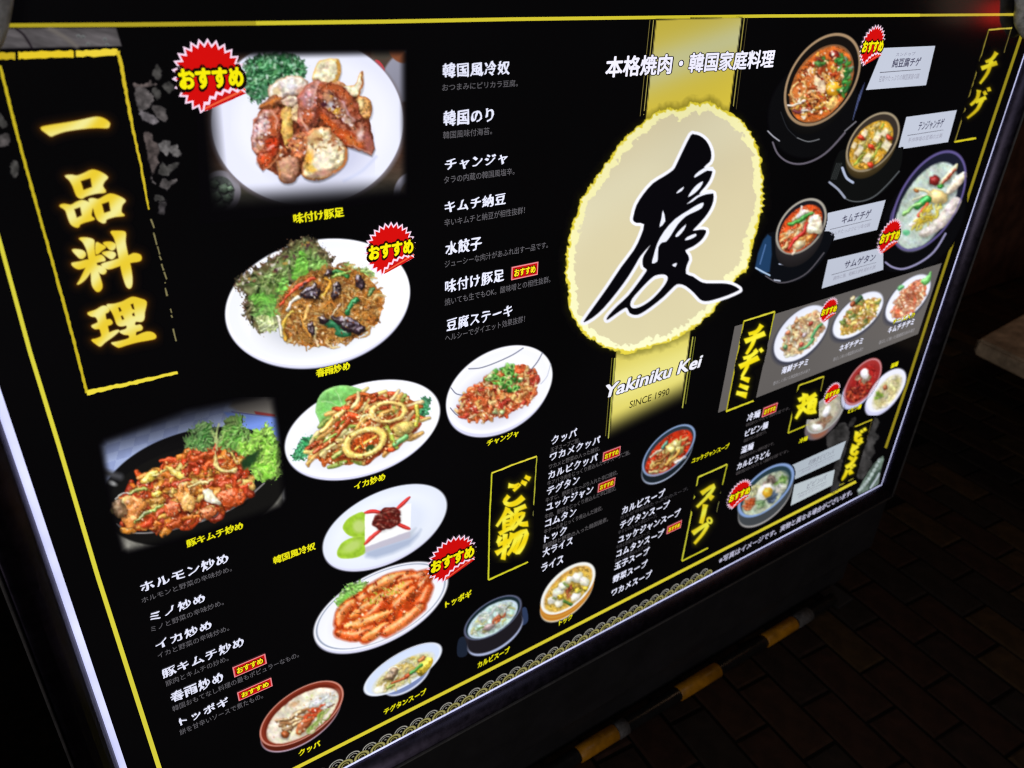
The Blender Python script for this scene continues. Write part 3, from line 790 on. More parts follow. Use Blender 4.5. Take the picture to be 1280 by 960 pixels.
# emblem with brushed character
EB = [(732, 240), (752, 210), (767, 190), (785, 167), (802, 155), (820, 140), (837, 135), (852, 135), (865, 127), (875, 130), (887, 126), (902, 136), (920, 145), (935, 160), (946, 180), (952, 200), (954, 225), (955, 255), (950, 275), (945, 292), (940, 307), (935, 335), (917, 352), (902, 377), (880, 400), (860, 415), (830, 430), (810, 435), (785, 442), (770, 439), (750, 432), (735, 422), (722, 407), (711, 387), (710, 365), (706, 332), (711, 300), (717, 275), (727, 245)]
P = Pic(695, 115, 968, 455, 0.95, seed=8); band(P, *UPPER); band(P, *LOWER); P.a[:] = 0
X, Y = P.X, P.Y
d = sdf_poly(smooth(EB, 4), X, Y)
ang = np.arctan2(Y - 285, X - 832)
sc = 3.4 * (1 - np.abs(2 * vnoise(X, Y, .13, 3) - 1)) + 1.5 * (1 - np.abs(2 * vnoise(X, Y, .26, 5) - 1)) - 1.8
d = d + 1.6 - sc
full = (slice(0, P.ny), slice(0, P.nx))
# soft dark halo over the gold band behind
P.put(full, np.clip(1 - d / 9.0, 0, 1) * 0.30 * (d > -2), np.zeros(X.shape + (3,)), 0)
gly = np.clip((Y - 280) / 150, -0.3, 1)[..., None]
P.put(full, np.exp(-np.clip(d, 0, None) / 2.6) * .20 * (d > -2) * (d < 12), c3((150, 144, 10)) * np.ones(X.shape + (3,)), 0)
P.put(full, np.clip(0.5 - d / 1.3, 0, 1), c3((218, 200, 56)) * (1 - gly * 0) * np.ones(X.shape + (3,)) + gly * 0.06, 0)
d1 = d + 2.6 + (vnoise(X, Y, 0.3, 11) - 0.5) * 3.2
P.put(full, np.clip(0.5 - d1 / 1.6, 0, 1), (c3((236, 231, 172)) * (1 - np.clip(gly, 0, 1)) + c3((252, 252, 206)) * np.clip(gly, 0, 1)), 0)
jag = 6.0 * (vnoise(X, Y, .15, 21) - .4) + 4.0 * (vnoise(X, Y, .36, 23) - .5)
d2 = d + 10.5 + jag * 1.0
tan = c3((206, 194, 158)) * np.ones(X.shape + (3,)); g2 = np.clip((Y - 200) / 230 + 0.3 * (fbm(X, Y, 0.012, 31) - 0.5), 0, 1)[..., None]
tan = tan * (1 - g2) + c3((224, 214, 172)) * g2
wv = np.exp(-(((X * 0.6 + Y) - 700) / 45.0) ** 2)[..., None] * 0.10; tan = tan + wv * np.array([0.2, 0.35, 0.5])
P.put(full, np.clip(0.5 - d2 / 1.3, 0, 1), tan, 0)
K = 1 / 5.818
def ek(pts, dy=0): return [(720 + x * K, 150 + (y + dy) * K) for x, y in pts]
b_ = 698
SIL = [(835, 112), (860, 105), (900, 115), (945, 150), (975, 205), (985, 260), (972, 305), (930, 345), (985, 368), (990, 385), (970, 440), (935, 490), (895, 540), (960, 530), (998, 535), (998, 590), (975, 650), (935, 710), (880, 770), (850, 805), (900, 798), (945, 802), (938, 835), (905, 880), (850, 920), (795, 948),
       (815, 285 + b_), (822, 320 + b_), (805, 360 + b_), (800, 420 + b_), (850, 440 + b_), (900, 475 + b_), (950, 490 + b_), (1060, 490 + b_), (1130, 500 + b_), (1185, 530 + b_), (1175, 545 + b_), (1100, 578 + b_), (1000, 610 + b_), (940, 620 + b_), (900, 605 + b_), (860, 560 + b_), (800, 510 + b_), (750, 495 + b_), (715, 510 + b_), (640, 585 + b_), (540, 665 + b_), (470, 710 + b_), (430, 720 + b_), (390, 705 + b_), (372, 668 + b_), (345, 675 + b_), (290, 712 + b_), (235, 752 + b_), (222, 750 + b_), (240, 720 + b_), (300, 655 + b_), (380, 580 + b_), (450, 490 + b_), (500, 420 + b_), (515, 390 + b_), (490, 370 + b_), (484, 330 + b_), (495, 285 + b_), (540, 212 + b_),
       (470, 290 + b_), (440, 340 + b_), (380, 440 + b_), (300, 550 + b_), (200, 670 + b_), (120, 740 + b_), (60, 772 + b_), (65, 752 + b_), (130, 660 + b_), (230, 520 + b_), (330, 370 + b_), (420, 250 + b_), (470, 150 + b_), (495, 60 + b_), (440, 50 + b_), (415, 30 + b_), (420, 690), (440, 620), (490, 540), (560, 460), (640, 410), (705, 365), (730, 325), (780, 220)]
ds = sdf_poly(smooth(ek(SIL), 2), X, Y)
P.put(full, np.clip(0.5 - (ds - 3.9) / 1.3, 0, 1), c3((244, 244, 255)) * np.ones(X.shape + (3,)), 0)
P.put(full, np.clip(0.5 - ds / 1.2, 0, 1), c3((6, 5, 9)) * np.ones(X.shape + (3,)), 1)
LOOPI = [(580, 432), (640, 425), (668, 450), (640, 510), (560, 600), (480, 655), (420, 672), (395, 650), (410, 600), (480, 520), (540, 460)]
LOOPT = [(590, 457), (628, 450), (638, 468), (610, 520), (540, 592), (470, 638), (428, 648), (424, 628), (490, 540), (560, 472)]
for sl_ in ([(730, 535), (745, 512), (785, 485), (770, 515)], [(815, 560), (840, 515), (880, 470), (925, 445), (905, 490), (860, 535)],
            [(862, 420), (868, 396), (930, 350), (998, 340), (988, 371), (955, 368), (910, 393)], [(805, 612), (830, 590), (880, 550), (950, 522), (998, 515), (990, 535), (950, 540), (890, 562), (850, 592)],
            [(607, 780), (620, 720), (632, 655), (650, 735)], [(880, 618), (928, 600), (915, 640), (860, 670), (800, 700), (740, 760), (690, 840), (655, 885), (625, 892), (600, 925), (596, 990), (590, 1030), (552, 1043), (565, 985), (590, 900), (640, 810), (720, 720), (820, 655)],
            [(722, 848), (740, 815), (800, 758), (785, 800), (745, 845)], [(792, 875), (810, 850), (870, 826), (872, 845), (830, 868)], [(700, 360 + b_), (710, 348 + b_), (735, 342 + b_), (722, 370 + b_)]):
    P.poly(ek(sl_), (236, 238, 252), 0, sm=2, soft=1.1)
P.poly(ek(LOOPI, b_), (244, 244, 255), 0, sm=3); P.poly(ek(LOOPT, b_), (222, 212, 172), 0, sm=3)
P.build(["emblem", "brush_character"], 0.0005, label="round gold edged emblem with one black brushed character")

# lettering over the gold band: soft dark surround, then white
def haloed(name, body, lb, rb, h, col, halo, bold, lift=0.0009, slant=0.0, grow=0.0, hb=0.05, parent=SIGN, label=None):
    p = lettering(name, body, lb, rb, h, col, lift + 0.0002, bold, parent, slant, label)
    uvb = lettering("lettering_edge", body, lb, rb, h, halo, lift, bold + hb, p, slant, None, 0.0, grow)
    return p
haloed("shop_tagline", "本格焼肉・韓国家庭料理", (756, 97.5), (966, 85), 27, (240, 238, 255), (16, 13, 8), 0.030, grow=0.04)
haloed("shop_name", "Yakiniku Kei", (753, 499.5), (874, 462), 16.5, (240, 240, 252), (30, 28, 14), 0.028, slant=0.18, grow=0.06)
lettering("founding_year", "SINCE 1990", (786.5, 510.5), (836, 493.5), 8.5, (34, 30, 10), bold=0.006)

# brushed headings, painted in gold with an ember coloured glow
def gold(X, Y, f=0.11, hi=(244, 234, 140), lo=(238, 202, 34), ph=0.0):
    w = 0.5 + 0.5 * np.sin((X * 0.8 + Y * 1.1) * f + 1.2 * np.sin(X * 0.05) + ph); w = w ** 1.3
    return c3(lo) * (1 - w[..., None]) + c3(hi) * w[..., None]
def brushed_heading(x0, y0, x1, y1, chars, label, step=0.95, glow=(74, 38, 4), gr=5.5, hi=(240, 232, 146), lo=(232, 202, 50), f=0.11, sm=3, lift=0.0007, dil=0.7, within=None):
    """chars: list of (outlines, holes), all in photo pixels"""
    P = Pic(x0, y0, x1, y1, step, seed=3); full = (slice(0, P.ny), slice(0, P.nx)); ds = []
    if within is not None: P.clip = np.clip(.5 - sdf_poly(within, P.X, P.Y), 0, 1)
    for outl, holes in chars:
        d = np.full(P.X.shape, 1e9)
        for o in outl: d = np.minimum(d, sdf_poly(smooth(o, sm) if sm > 1 else o, P.X, P.Y))
        d = d - dil
        for h in holes: d = np.maximum(d, -sdf_poly(h, P.X, P.Y))
        ds.append(d)
    dall = np.minimum.reduce(ds)
    g = np.exp(-np.clip(dall, 0, None) / gr * 1.6); g = np.where(dall > gr * 2.2, 0, g)
    P.put(full, np.clip(g, 0, 1), c3(glow) * np.ones(P.X.shape + (3,)), 0)
    for k, d in enumerate(ds):
        c = gold(P.X, P.Y, f, hi, lo); e = np.clip(1 + d / 1.8, 0, 1)[..., None]; c = c * (1 - e * 0.10) + c3((250, 204, 40)) * e * 0.10
        P.put(full, np.clip(0.5 - d / 1.2, 0, 1), c, k + 1)
    return P.build(["section_heading"] + ["heading_character"] * len(chars), lift, label=label, keep=0.03)
def q3(pts): return [(40 + x / 8, 140 + y / 8) for x, y in pts]
def q4(pts): return [(70 + x / 8, 240 + y / 8) for x, y in pts]
def q5(pts): return [(90 + x / 8, 340 + y / 8) for x, y in pts]
ICHI = ([q3([(90, 160), (180, 135), (340, 110), (480, 85), (600, 58), (660, 52), (720, 68), (770, 105), (772, 135), (750, 158), (640, 155), (480, 168), (330, 192), (230, 225), (190, 240), (150, 215)])], [])
HIN = ([q3([(335, 640), (400, 632), (450, 640), (520, 615), (600, 580), (680, 600), (755, 650), (725, 690), (705, 740), (735, 800), (640, 812), (540, 840), (500, 862), (450, 840), (410, 740), (375, 680)]),
        q4([(40, 140), (80, 122), (150, 132), (200, 105), (262, 85), (330, 105), (365, 135), (350, 235), (382, 272), (290, 300), (240, 322), (228, 345), (200, 350), (150, 320), (120, 250), (95, 180)]),
        q4([(328, 80), (370, 65), (425, 75), (490, 40), (545, 20), (620, 40), (692, 85), (660, 130), (650, 200), (680, 235), (590, 245), (505, 272), (495, 300), (470, 308), (420, 280), (395, 230), (370, 150)])],
       [q3([(487, 690), (585, 660), (600, 750), (515, 780)]), q4([(182, 172), (242, 150), (258, 235), (208, 258)]), q4([(458, 120), (530, 95), (545, 190), (482, 210)])])
RYO = ([q4(o) for o in ([(235, 465), (290, 458), (350, 468), (380, 490), (380, 560), (390, 640), (400, 700), (425, 810), (460, 930), (445, 980), (415, 995), (385, 970), (360, 920), (350, 800), (335, 700), (310, 580), (270, 500)],
        [(165, 580), (230, 578), (280, 595), (295, 630), (270, 660), (240, 662), (210, 635)], [(158, 715), (230, 700), (310, 680), (345, 690), (320, 740), (240, 768), (190, 755)], [(370, 660), (440, 632), (475, 650), (490, 685), (440, 695), (380, 705)],
        [(335, 710), (355, 770), (310, 850), (260, 900), (215, 922), (240, 880), (280, 800), (310, 735)], [(405, 740), (460, 745), (500, 780), (490, 812), (460, 818), (425, 795)], [(402, 510), (450, 525), (495, 550), (460, 580), (402, 620)],
        [(475, 510), (540, 500), (590, 520), (595, 550), (570, 578), (540, 575), (510, 545)], [(465, 608), (530, 595), (580, 605), (595, 630), (575, 660), (550, 668), (510, 645)],
        [(455, 725), (560, 690), (720, 640), (780, 615), (840, 630), (852, 665), (830, 690), (740, 705), (640, 735), (520, 770)], [(550, 400), (600, 392), (670, 395), (695, 415), (692, 500), (715, 620), (745, 750), (760, 860), (755, 940), (730, 962), (700, 930), (665, 820), (640, 700), (610, 560), (585, 460)])], [])
RI = ([q5([(160, 410), (240, 380), (300, 345), (345, 345), (372, 375), (360, 400), (335, 412), (332, 440), (345, 480), (380, 475), (402, 505), (385, 525), (355, 537), (362, 580), (372, 607), (420, 590), (460, 582), (465, 595), (400, 650), (330, 700), (285, 740), (250, 725), (200, 682), (240, 670), (295, 645), (290, 600), (275, 567), (230, 567), (198, 540), (235, 520), (262, 500), (240, 450), (190, 440)]),
       q5([(350, 330), (420, 322), (500, 300), (560, 270), (610, 252), (680, 268), (742, 300), (725, 400), (718, 470), (690, 495), (640, 492), (625, 520), (640, 537), (680, 530), (702, 555), (690, 580), (640, 597), (640, 640), (700, 615), (760, 600), (810, 610), (838, 640), (825, 665), (760, 680), (650, 700), (540, 730), (470, 752), (430, 735), (398, 710), (450, 700), (565, 668), (570, 630), (520, 622), (478, 595), (530, 577), (550, 560), (545, 532), (490, 540), (450, 520), (425, 450), (395, 390)])],
      [q5([(462, 358), (480, 352), (497, 388), (475, 400)]), q5([(487, 440), (505, 435), (523, 470), (502, 480)]), q5([(585, 325), (612, 315), (625, 375), (605, 372)]), q5([(600, 420), (622, 405), (628, 440), (608, 440)])])
brushed_heading(38, 138, 205, 444, [ICHI, HIN, RYO, RI], "large gold brushed heading with four characters", 0.9)

# helper: turn brush strokes (centre lines with a width) into outlines
def bs(pts, w0, w1=None, sm=3):
    P_ = smooth(pts, sm, False) if len(pts) > 2 else np.array([np.array(pts[0]) * (1 - t) + np.array(pts[1]) * t for t in np.linspace(0, 1, 5)], float); n = len(P_); l, r = [], []; w1 = w0 if w1 is None else w1
    for i in range(n):
        q0, q1 = P_[max(0, i - 1)], P_[min(n - 1, i + 1)]; t = q1 - q0; t = t / (np.linalg.norm(t) + 1e-9); nrm = np.array([-t[1], t[0]])
        w = (w0 + (w1 - w0) * i / (n - 1)) / 2; w *= 1 + 0.25 * (i == 0)
        l.append(tuple(P_[i] + nrm * w)); r.append(tuple(P_[i] - nrm * w))
    return l + r[::-1]
def z6(p, s=5.486): return (600 + p[0] / s, 560 + p[1] / s)
def Z(pts, ox, oy, s): return [(ox + x / s, oy + y / s) for x, y in pts]
g6 = lambda pts, a, b=None: bs(Z(pts, 600, 560, 5.486), a, b)
GO = ([g6([(198, 258), (240, 262), (272, 250), (232, 292)], 4.2, 2.2), g6([(195, 330), (170, 368), (200, 388), (250, 375), (295, 338)], 3.2, 6), g6([(286, 232), (315, 246)], 3, 4.6), g6([(312, 198), (340, 212)], 3, 4.6)], [])
HAN = ([g6(p, a, b) for p, a, b in (([(190, 412), (160, 470), (116, 535)], 4.4, 2), ([(192, 430), (232, 462)], 4, 3), ([(165, 478), (166, 570)], 3.4, 3.4), ([(168, 480), (215, 468), (210, 530)], 2.8, 3.2), ([(170, 504), (210, 498)], 2.4, 2.4), ([(168, 530), (208, 524)], 2.4, 2.4), ([(135, 588), (190, 556), (222, 545)], 3.4, 4.2),
        ([(240, 428), (312, 398)], 4, 4.4), ([(250, 432), (238, 500), (205, 560)], 4, 2.6), ([(252, 462), (300, 448), (270, 505), (222, 560)], 3.4, 2.4), ([(250, 478), (280, 520), (326, 520)], 3.4, 5.4))], [])
BUTSU = ([g6(p, a, b) for p, a, b in (([(140, 610), (122, 650)], 4.4, 3), ([(124, 662), (205, 632)], 4, 3.4), ([(172, 592), (170, 680), (158, 762)], 4.6, 4.6), ([(112, 722), (200, 668)], 4.4, 2.4),
        ([(222, 586), (205, 640), (190, 660)], 4.4, 2.6), ([(215, 612), (315, 570), (300, 650), (262, 712), (246, 700)], 4.2, 5.6), ([(252, 600), (225, 680), (190, 732)], 4.4, 2.4), ([(282, 592), (255, 670), (228, 712)], 4.2, 2.4))], [])
brushed_heading(613, 588, 668, 704, [GO, HAN, BUTSU], "gold brushed heading for rice dishes in a thin gold frame", 0.8, (70, 66, 6), 4.0, (250, 240, 70), (244, 216, 20), 0.3, 1)
g7 = lambda pts, a, b=None: bs(Z(pts, 840, 560, 6.4), a, b)
SU = ([g7([(238, 362), (335, 300), (300, 370), (202, 470)], 3.6, 2), g7([(285, 370), (322, 402)], 4, 5.4)], [])
BAR_ = ([g7([(266, 456), (252, 530), (234, 600)], 4.6, 4)], [])
PU = ([g7([(168, 680), (282, 608), (250, 680), (182, 762)], 3.8, 2)], []); rg_ = epoly(840 + 300 / 6.4, 560 + 580 / 6.4, 3.1, 4.0, -20, 16)
PU[0].append(rg_); PU[1].append(epoly(840 + 300 / 6.4, 560 + 580 / 6.4, 1.4, 2.0, -20, 12))
brushed_heading(864, 598, 902, 686, [SU, BAR_, PU], "gold brushed heading for soups in a thin gold frame", 0.75, (70, 66, 6), 3.6, (226, 226, 70), (222, 200, 30), 0.3, 1)
g8 = lambda pts, a, b=None: bs(Z(pts, 890, 380, 5.331), a, b)
CHI1 = ([g8([(330, 142), (300, 182), (248, 200)], 4, 3), g8([(222, 248), (350, 196)], 4.2, 5), g8([(292, 196), (268, 270), (230, 332)], 4.6, 2)], [])
CHI2 = ([g8([(292, 318), (262, 345), (212, 362)], 3.6, 3), g8([(186, 418), (308, 358)], 4.2, 5.4), g8([(250, 350), (232, 420), (200, 482)], 4.4, 2), g8([(286, 306), (300, 322)], 3, 3.6), g8([(322, 300), (334, 316)], 3, 3.6)], [])
MI = ([g8([(196, 492), (245, 508)], 3, 5.4), g8([(186, 542), (238, 562)], 3, 5), g8([(166, 592), (228, 608)], 3.4, 6.4)], [])
P0 = poly_print("grey_panel", [[(918.5, 408), (1177, 329), (1147.5, 417.5), (897.5, 516)]], (98, 94, 92), 0.0002)
poly_print("heading_box", [[(930, 401), (968.5, 389.5), (945, 497.5), (908.5, 513)]], (8, 7, 6), 0.0004)
brushed_heading(918, 398, 962, 503, [CHI1, CHI2, MI], "gold brushed heading for savoury pancakes on a black box", 0.75, (60, 56, 4), 3.4, (250, 240, 60), (240, 220, 20), 0.3, 1, within=[(930, 401), (968.5, 389.5), (945, 497.5), (908.5, 513)])
MEN = ([g8(p, a, b) for p, a, b in (([(580, 640), (640, 610)], 3.4, 3), ([(572, 690), (640, 655)], 3, 3), ([(618, 600), (604, 700)], 4, 3), ([(596, 700), (560, 762)], 4, 2), ([(604, 690), (640, 720), (690, 712)], 3.4, 4.6), ([(632, 640), (692, 602)], 3.4, 4), ([(650, 650), (640, 712)], 3, 3), ([(652, 650), (690, 634), (678, 700)], 3, 3), ([(650, 672), (684, 656)], 2.4, 2.4), ([(645, 694), (680, 680)], 2.4, 2.4), ([(664, 624), (655, 700)], 3, 2.6))], [])
brushed_heading(990, 484, 1024, 528, [MEN], "gold brushed heading for noodles in a thin gold frame", 0.75, (74, 72, 4), 3.0, (250, 240, 50), (240, 226, 30), 0.3, 1)
g9 = lambda pts, a, b=None: bs(Z(pts, 1030, 510, 8.0), a, b)
BI1 = ([g9([(330, 240), (318, 320), (360, 322), (374, 300)], 3.2, 2.6), g9([(325, 290), (366, 262)], 2.4, 3), g9([(372, 226), (382, 244)], 2.2, 3), g9([(404, 206), (412, 224)], 2.2, 3)], [])
BI2 = ([g9([(300, 370), (276, 446), (312, 462), (334, 432)], 3.2, 2.8), g9([(290, 420), (336, 382)], 2.4, 3), g9([(342, 352), (352, 366)], 2.2, 3), g9([(368, 330), (378, 346)], 2.2, 3)], [])
NN = ([g9([(252, 494), (284, 512)], 2.6, 4), g9([(322, 490), (270, 560), (222, 592)], 2, 4)], [])
BA_ = ([g9([(232, 626), (206, 680), (178, 716)], 3, 1.6), g9([(256, 620), (272, 656)], 3, 5), g9([(270, 590), (278, 604)], 2.2, 3), g9([(296, 568), (304, 582)], 2.2, 3)], [])
poly_print("heading_box", [[(1068, 533), (1090.5, 524), (1069, 598), (1050, 607)]], (7, 6, 5), 0.0004)
brushed_heading(1048, 532, 1086, 604, [BI1, BI2, NN, BA_], "gold brushed heading for mixed rice bowls over a grey flower pattern", 0.75, (60, 58, 4), 2.4, (240, 226, 50), (226, 204, 20), 0.3, 1, within=[(1068, 533), (1090.5, 524), (1069, 598), (1050, 607)])
g10 = lambda pts, a, b=None: bs(Z(pts, 1070, 30, 6.0), a, b)
TCHI = ([g10([(1052, 216), (1020, 262), (976, 284)], 3.4, 2.4), g10([(944, 332), (1054, 292)], 3.4, 4.2), g10([(1012, 276), (990, 360), (932, 444)], 4.2, 1.4)], [])
TGE = ([g10([(922, 500), (908, 560), (862, 606)], 3.6, 2), g10([(900, 582), (972, 552)], 3, 3.4), g10([(944, 568), (910, 640), (838, 704)], 4, 1.2), g10([(962, 508), (972, 528)], 2.6, 3.2), g10([(994, 480), (1000, 500)], 2.6, 3.4)], [])
brushed_heading(1202, 58, 1256, 154, [TCHI, TGE], "gold brushed heading for stews nearest the far upper corner", 0.8, (44, 38, 4), 3.0, (220, 206, 40), (196, 172, 22), 0.3, 1)

# thin gold frames round the headings
def frame_line(pts, w, col, jit=0.25, seed=0, lift=0.0006): return poly_print("heading_frame_line", [rule_pts(pts, w, jit, seed, 4.0)], col, lift)
G1 = (206, 180, 36)
frame_line([(-30, 71.5), (8, 70), (19, 70)], 8.5, (196, 168, 34), 0.2, 1); frame_line([(23, 69.5), (60, 68), (92, 67.5)], 8.5, (226, 196, 40), 0.18, 2)
frame_line([(95, 67.5), (125, 66), (147, 64.5)], 8.0, (232, 206, 58), 0.25, 3)
frame_line([(0, 82), (22, 170), (41, 240), (62, 315), (84, 395), (96, 440), (108.5, 491)], 3.6, (192, 172, 34), 0.22, 4)
frame_line([(108.5, 491.5), (130, 486), (170, 478), (222, 465.5)], (5.5, 3.6), (232, 214, 62), 0.28, 5)
frame_line([(147, 64), (152, 84), (157, 112), (162, 140), (168, 170), (176, 206), (182, 240), (186, 262)], (4.6, 2.2), (204, 180, 40), 0.35, 6)
for a, b in (((188.5, 274), (192.5, 285)), ((192, 291), (196, 306)), ((197, 308), (199.5, 318)), ((199.3, 320), (201.5, 325)), ((202, 330), (204.5, 338)), ((205, 340), (208.5, 349)), ((206, 353), (206.8, 354)), ((206.5, 360), (209, 370)), ((213, 386), (214.5, 391)), ((214, 394), (215.5, 397)), ((216.5, 411), (220, 426.5))):
    frame_line([a, b], 1.7, (128, 120, 82), 0.4, int(a[0]))
frame_line([(614.8, 591.6), (612, 650), (610.5, 725)], 1.8, (196, 196, 40), .2, 7); frame_line([(614.8, 591.6), (640, 581.5), (671, 570.5)], 1.9, (222, 210, 60), .3, 8)
frame_line([(671, 570.5), (668.5, 610), (667, 632)], 1.3, (170, 170, 50), .4, 9); frame_line([(667, 636), (665, 660)], 0.8, (120, 118, 60), .6, 10); frame_line([(610.5, 725), (636, 713.5), (660, 702.5)], 2.0, (205, 200, 40), .2, 11)
frame_line([(872.8, 596.6), (863, 648), (852.4, 701)], 1.6, (184, 184, 50), .2, 12); frame_line([(872.8, 596.6), (909, 580.5)], 1.9, (206, 204, 60), .3, 13)
frame_line([(909, 580.5), (903, 606)], 1.3, (170, 170, 40), .4, 14); frame_line([(901.5, 612), (896, 640)], 0.8, (110, 110, 60), .6, 15); frame_line([(852.4, 701.5), (885, 685)], 1.7, (196, 190, 40), .2, 16)
frame_line([(930, 401.5), (919, 457), (908, 514)], 1.4, (176, 166, 30), .2, 17); frame_line([(930, 401.5), (968.5, 389.5)], 1.9, (214, 206, 60), .3, 18); frame_line([(968.5, 389.5), (961, 425)], 1.5, (180, 176, 40), .4, 19); frame_line([(907.5, 514.3), (942, 501)], 2.0, (212, 204, 44), .2, 20)
frame_line([(998.5, 482), (985, 541.5)], 1.4, (180, 176, 40), .2, 21); frame_line([(998.5, 482), (1030, 470.5)], 1.7, (196, 186, 44), .3, 22); frame_line([(1030, 470.5), (1026, 489)], 1.1, (130, 124, 40), .4, 23); frame_line([(985, 541.5), (1011, 530.5)], 1.6, (186, 180, 34), .2, 24)
frame_line([(1068.5, 533.6), (1090.5, 524.5)], 1.3, (190, 176, 40), .2, 25); frame_line([(1068, 534), (1059, 570), (1050, 606)], 0.8, (96, 90, 30), .2, 26); frame_line([(1090, 525), (1083, 550)], 0.7, (80, 70, 30), .4, 27); frame_line([(1049, 607), (1067, 598)], 1.2, (150, 142, 50), .2, 28)
frame_line([(1236, 37.2), (1265, 35)], 2.0, (180, 166, 60), .3, 29); frame_line([(1236, 37.5), (1216, 106), (1193.5, 177.5)], 1.2, (124, 112, 44), .3, 30); frame_line([(1264, 36), (1255, 66)], 1.0, (96, 86, 42), .4, 31); frame_line([(1193, 177.5), (1220, 172.6)], 2.3, (206, 192, 36), .2, 32)
# ------------------------------------------------------------------ printed dish photographs
DN = ["dish_picture", "food", "garnish", "sauce"]

# braised pig's trotters on a white plate, soft edged photograph
P = Pic(238, 58, 514, 282, 0.9, seed=11); full = (slice(0, P.ny), slice(0, P.nx)); X, Y = P.X, P.Y
base = c3((70, 48, 38)) * np.ones(X.shape + (3,)); t = np.clip((Y - 195) / 50, 0, 1)[..., None]; base = base * (1 - t) + c3((74, 72, 62)) * t
base *= (0.8 + 0.4 * fbm(X + Y * 0.3, Y * 3, 0.06, 4))[..., None]
P.put(full, np.ones(X.shape), base, 0)
P.poly([(465, 60), (512, 60), (512, 110), (490, 100), (470, 80)], (80, 66, 56), sm=2)
P.ell(505, 96, 26, 34, 30, (160, 160, 178), soft=3, col2=(120, 120, 134)); P.ell(478, 66, 10, 8, 0, (70, 64, 56), soft=3); P.poly([(468, 76), (474, 76), (481, 86), (479, 91)], (206, 60, 70), sm=2)
P.ell(498, 68, 14, 8, 40, (130, 76, 50), soft=2)
P.ell(276, 240, 25, 27, 0, (140, 136, 146), soft=2); P.ell(274, 241, 19, 21, 0, (84, 90, 86), soft=2, tex=0.3)
for x, y, r in ((268, 230, 6), (280, 236, 7), (270, 246, 7), (284, 248, 6), (276, 257, 6), (262, 252, 5), (288, 236, 4)): P.poly([(x - r, y - r * .5), (x + r * .3, y - r), (x + r, y), (x + r * .2, y + r * .8), (x - r * .8, y + r * .5)], (92, 110, 92), sm=1, shade=(.6, .5, .1, 8), bulge=4, shadow=.6, tex=.4)
P.ell(514, 242, 22, 27, 10, (176, 174, 192), soft=2); P.ell(516, 244, 16, 20, 10, (120, 104, 92), soft=2)
P.ell(384, 154, 123, 107, 0, (120, 112, 118), soft=5)
P.ell(384, 152, 120, 105, 0, (226, 228, 250), soft=1.6, col2=(236, 238, 255)); P.ell(392, 150, 98, 82, 0, (240, 241, 255), soft=16)
P.ell(398, 190, 66, 42, 0, (206, 208, 232), soft=26); P.stroke([(470, 196), (452, 214), (430, 226)], 3, (206, 212, 240), 0, soft=4)
P.frill([(305, 84), (318, 70), (345, 65), (370, 68), (385, 84), (382, 97), (365, 101), (346, 105), (336, 119), (326, 130), (312, 125), (304, 105)], (84, 120, 92), (34, 100, 52), (160, 200, 168), 2, 4, .3, .30, 6, .75, .3, 41)
P.speck([(312, 84), (345, 72), (378, 78), (372, 94), (340, 100), (322, 120), (312, 112)], 60, (.8, 2), [(150, 196, 160), (20, 62, 34), (84, 150, 92), (206, 226, 210)], 2, 6)
ME = (.62, .42, .22, 7)
# dark glaze that fills the gaps of the pile
P.poly([(318, 152), (330, 132), (346, 114), (396, 106), (430, 108), (452, 122), (462, 150), (466, 188), (436, 184), (430, 204), (404, 222), (380, 216), (366, 226), (350, 222), (330, 208), (320, 190)], (104, 48, 28), 1, sm=2, tex=.7, tf=.2)
P.poly([(390, 98), (397, 78), (404, 75), (422, 73), (426, 90), (420, 103), (408, 108), (396, 104)], (236, 218, 178), 1, sm=2, shade=ME, bulge=4, tex=.35, edge=(214, 162, 76), ew=4, shadow=.3); P.stroke([(422, 76), (424, 90), (418, 102)], 4, (206, 146, 60), 1, soft=2.5)
P.poly([(384, 108), (398, 100), (412, 104), (424, 100), (434, 110), (418, 112), (400, 110)], (176, 112, 64), 1, sm=2, tex=.6, shade=ME, bulge=3)
P.poly([(334, 112), (342, 104), (352, 98), (366, 94), (380, 98), (386, 106), (374, 118), (356, 122), (342, 130)], (222, 206, 196), 1, sm=2, shade=ME, bulge=4, tex=.4, edge=(196, 146, 112), ew=3, shadow=.3); P.ell(362, 106, 7, 4, -20, (238, 236, 244), 1, soft=4); P.ell(346, 114, 6, 5, -30, (232, 206, 160), 1, soft=4); P.ell(376, 112, 6, 4, -20, (200, 150, 130), 1, soft=3)
P.poly([(322, 136), (334, 124), (344, 118), (352, 124), (366, 122), (376, 128), (368, 136), (350, 134), (336, 138)], (128, 62, 28), 1, sm=2, shade=ME, tex=.5); P.stroke([(326, 133), (342, 126), (350, 122)], 3, (206, 120, 50), 1, soft=2.5)
P.poly([(428, 108), (444, 106), (448, 96), (452, 89), (454, 104), (450, 118), (440, 122), (432, 114)], (234, 218, 180), 1, sm=2, shade=ME, bulge=4, tex=.35, edge=(190, 126, 62), ew=2.4, shadow=.3); P.stroke([(453, 90), (453, 106), (447, 120)], 2.4, (164, 92, 40), 1, soft=1.6)
P.poly([(444, 124), (454, 120), (463, 126), (465, 140), (460, 150), (450, 146)], (206, 140, 70), 1, sm=2, shade=ME, bulge=4, tex=.8, tf=.4, edge=(150, 82, 34), ew=3, shadow=.3); P.ell(450, 130, 4, 5, 20, (236, 210, 160), 1, soft=3)
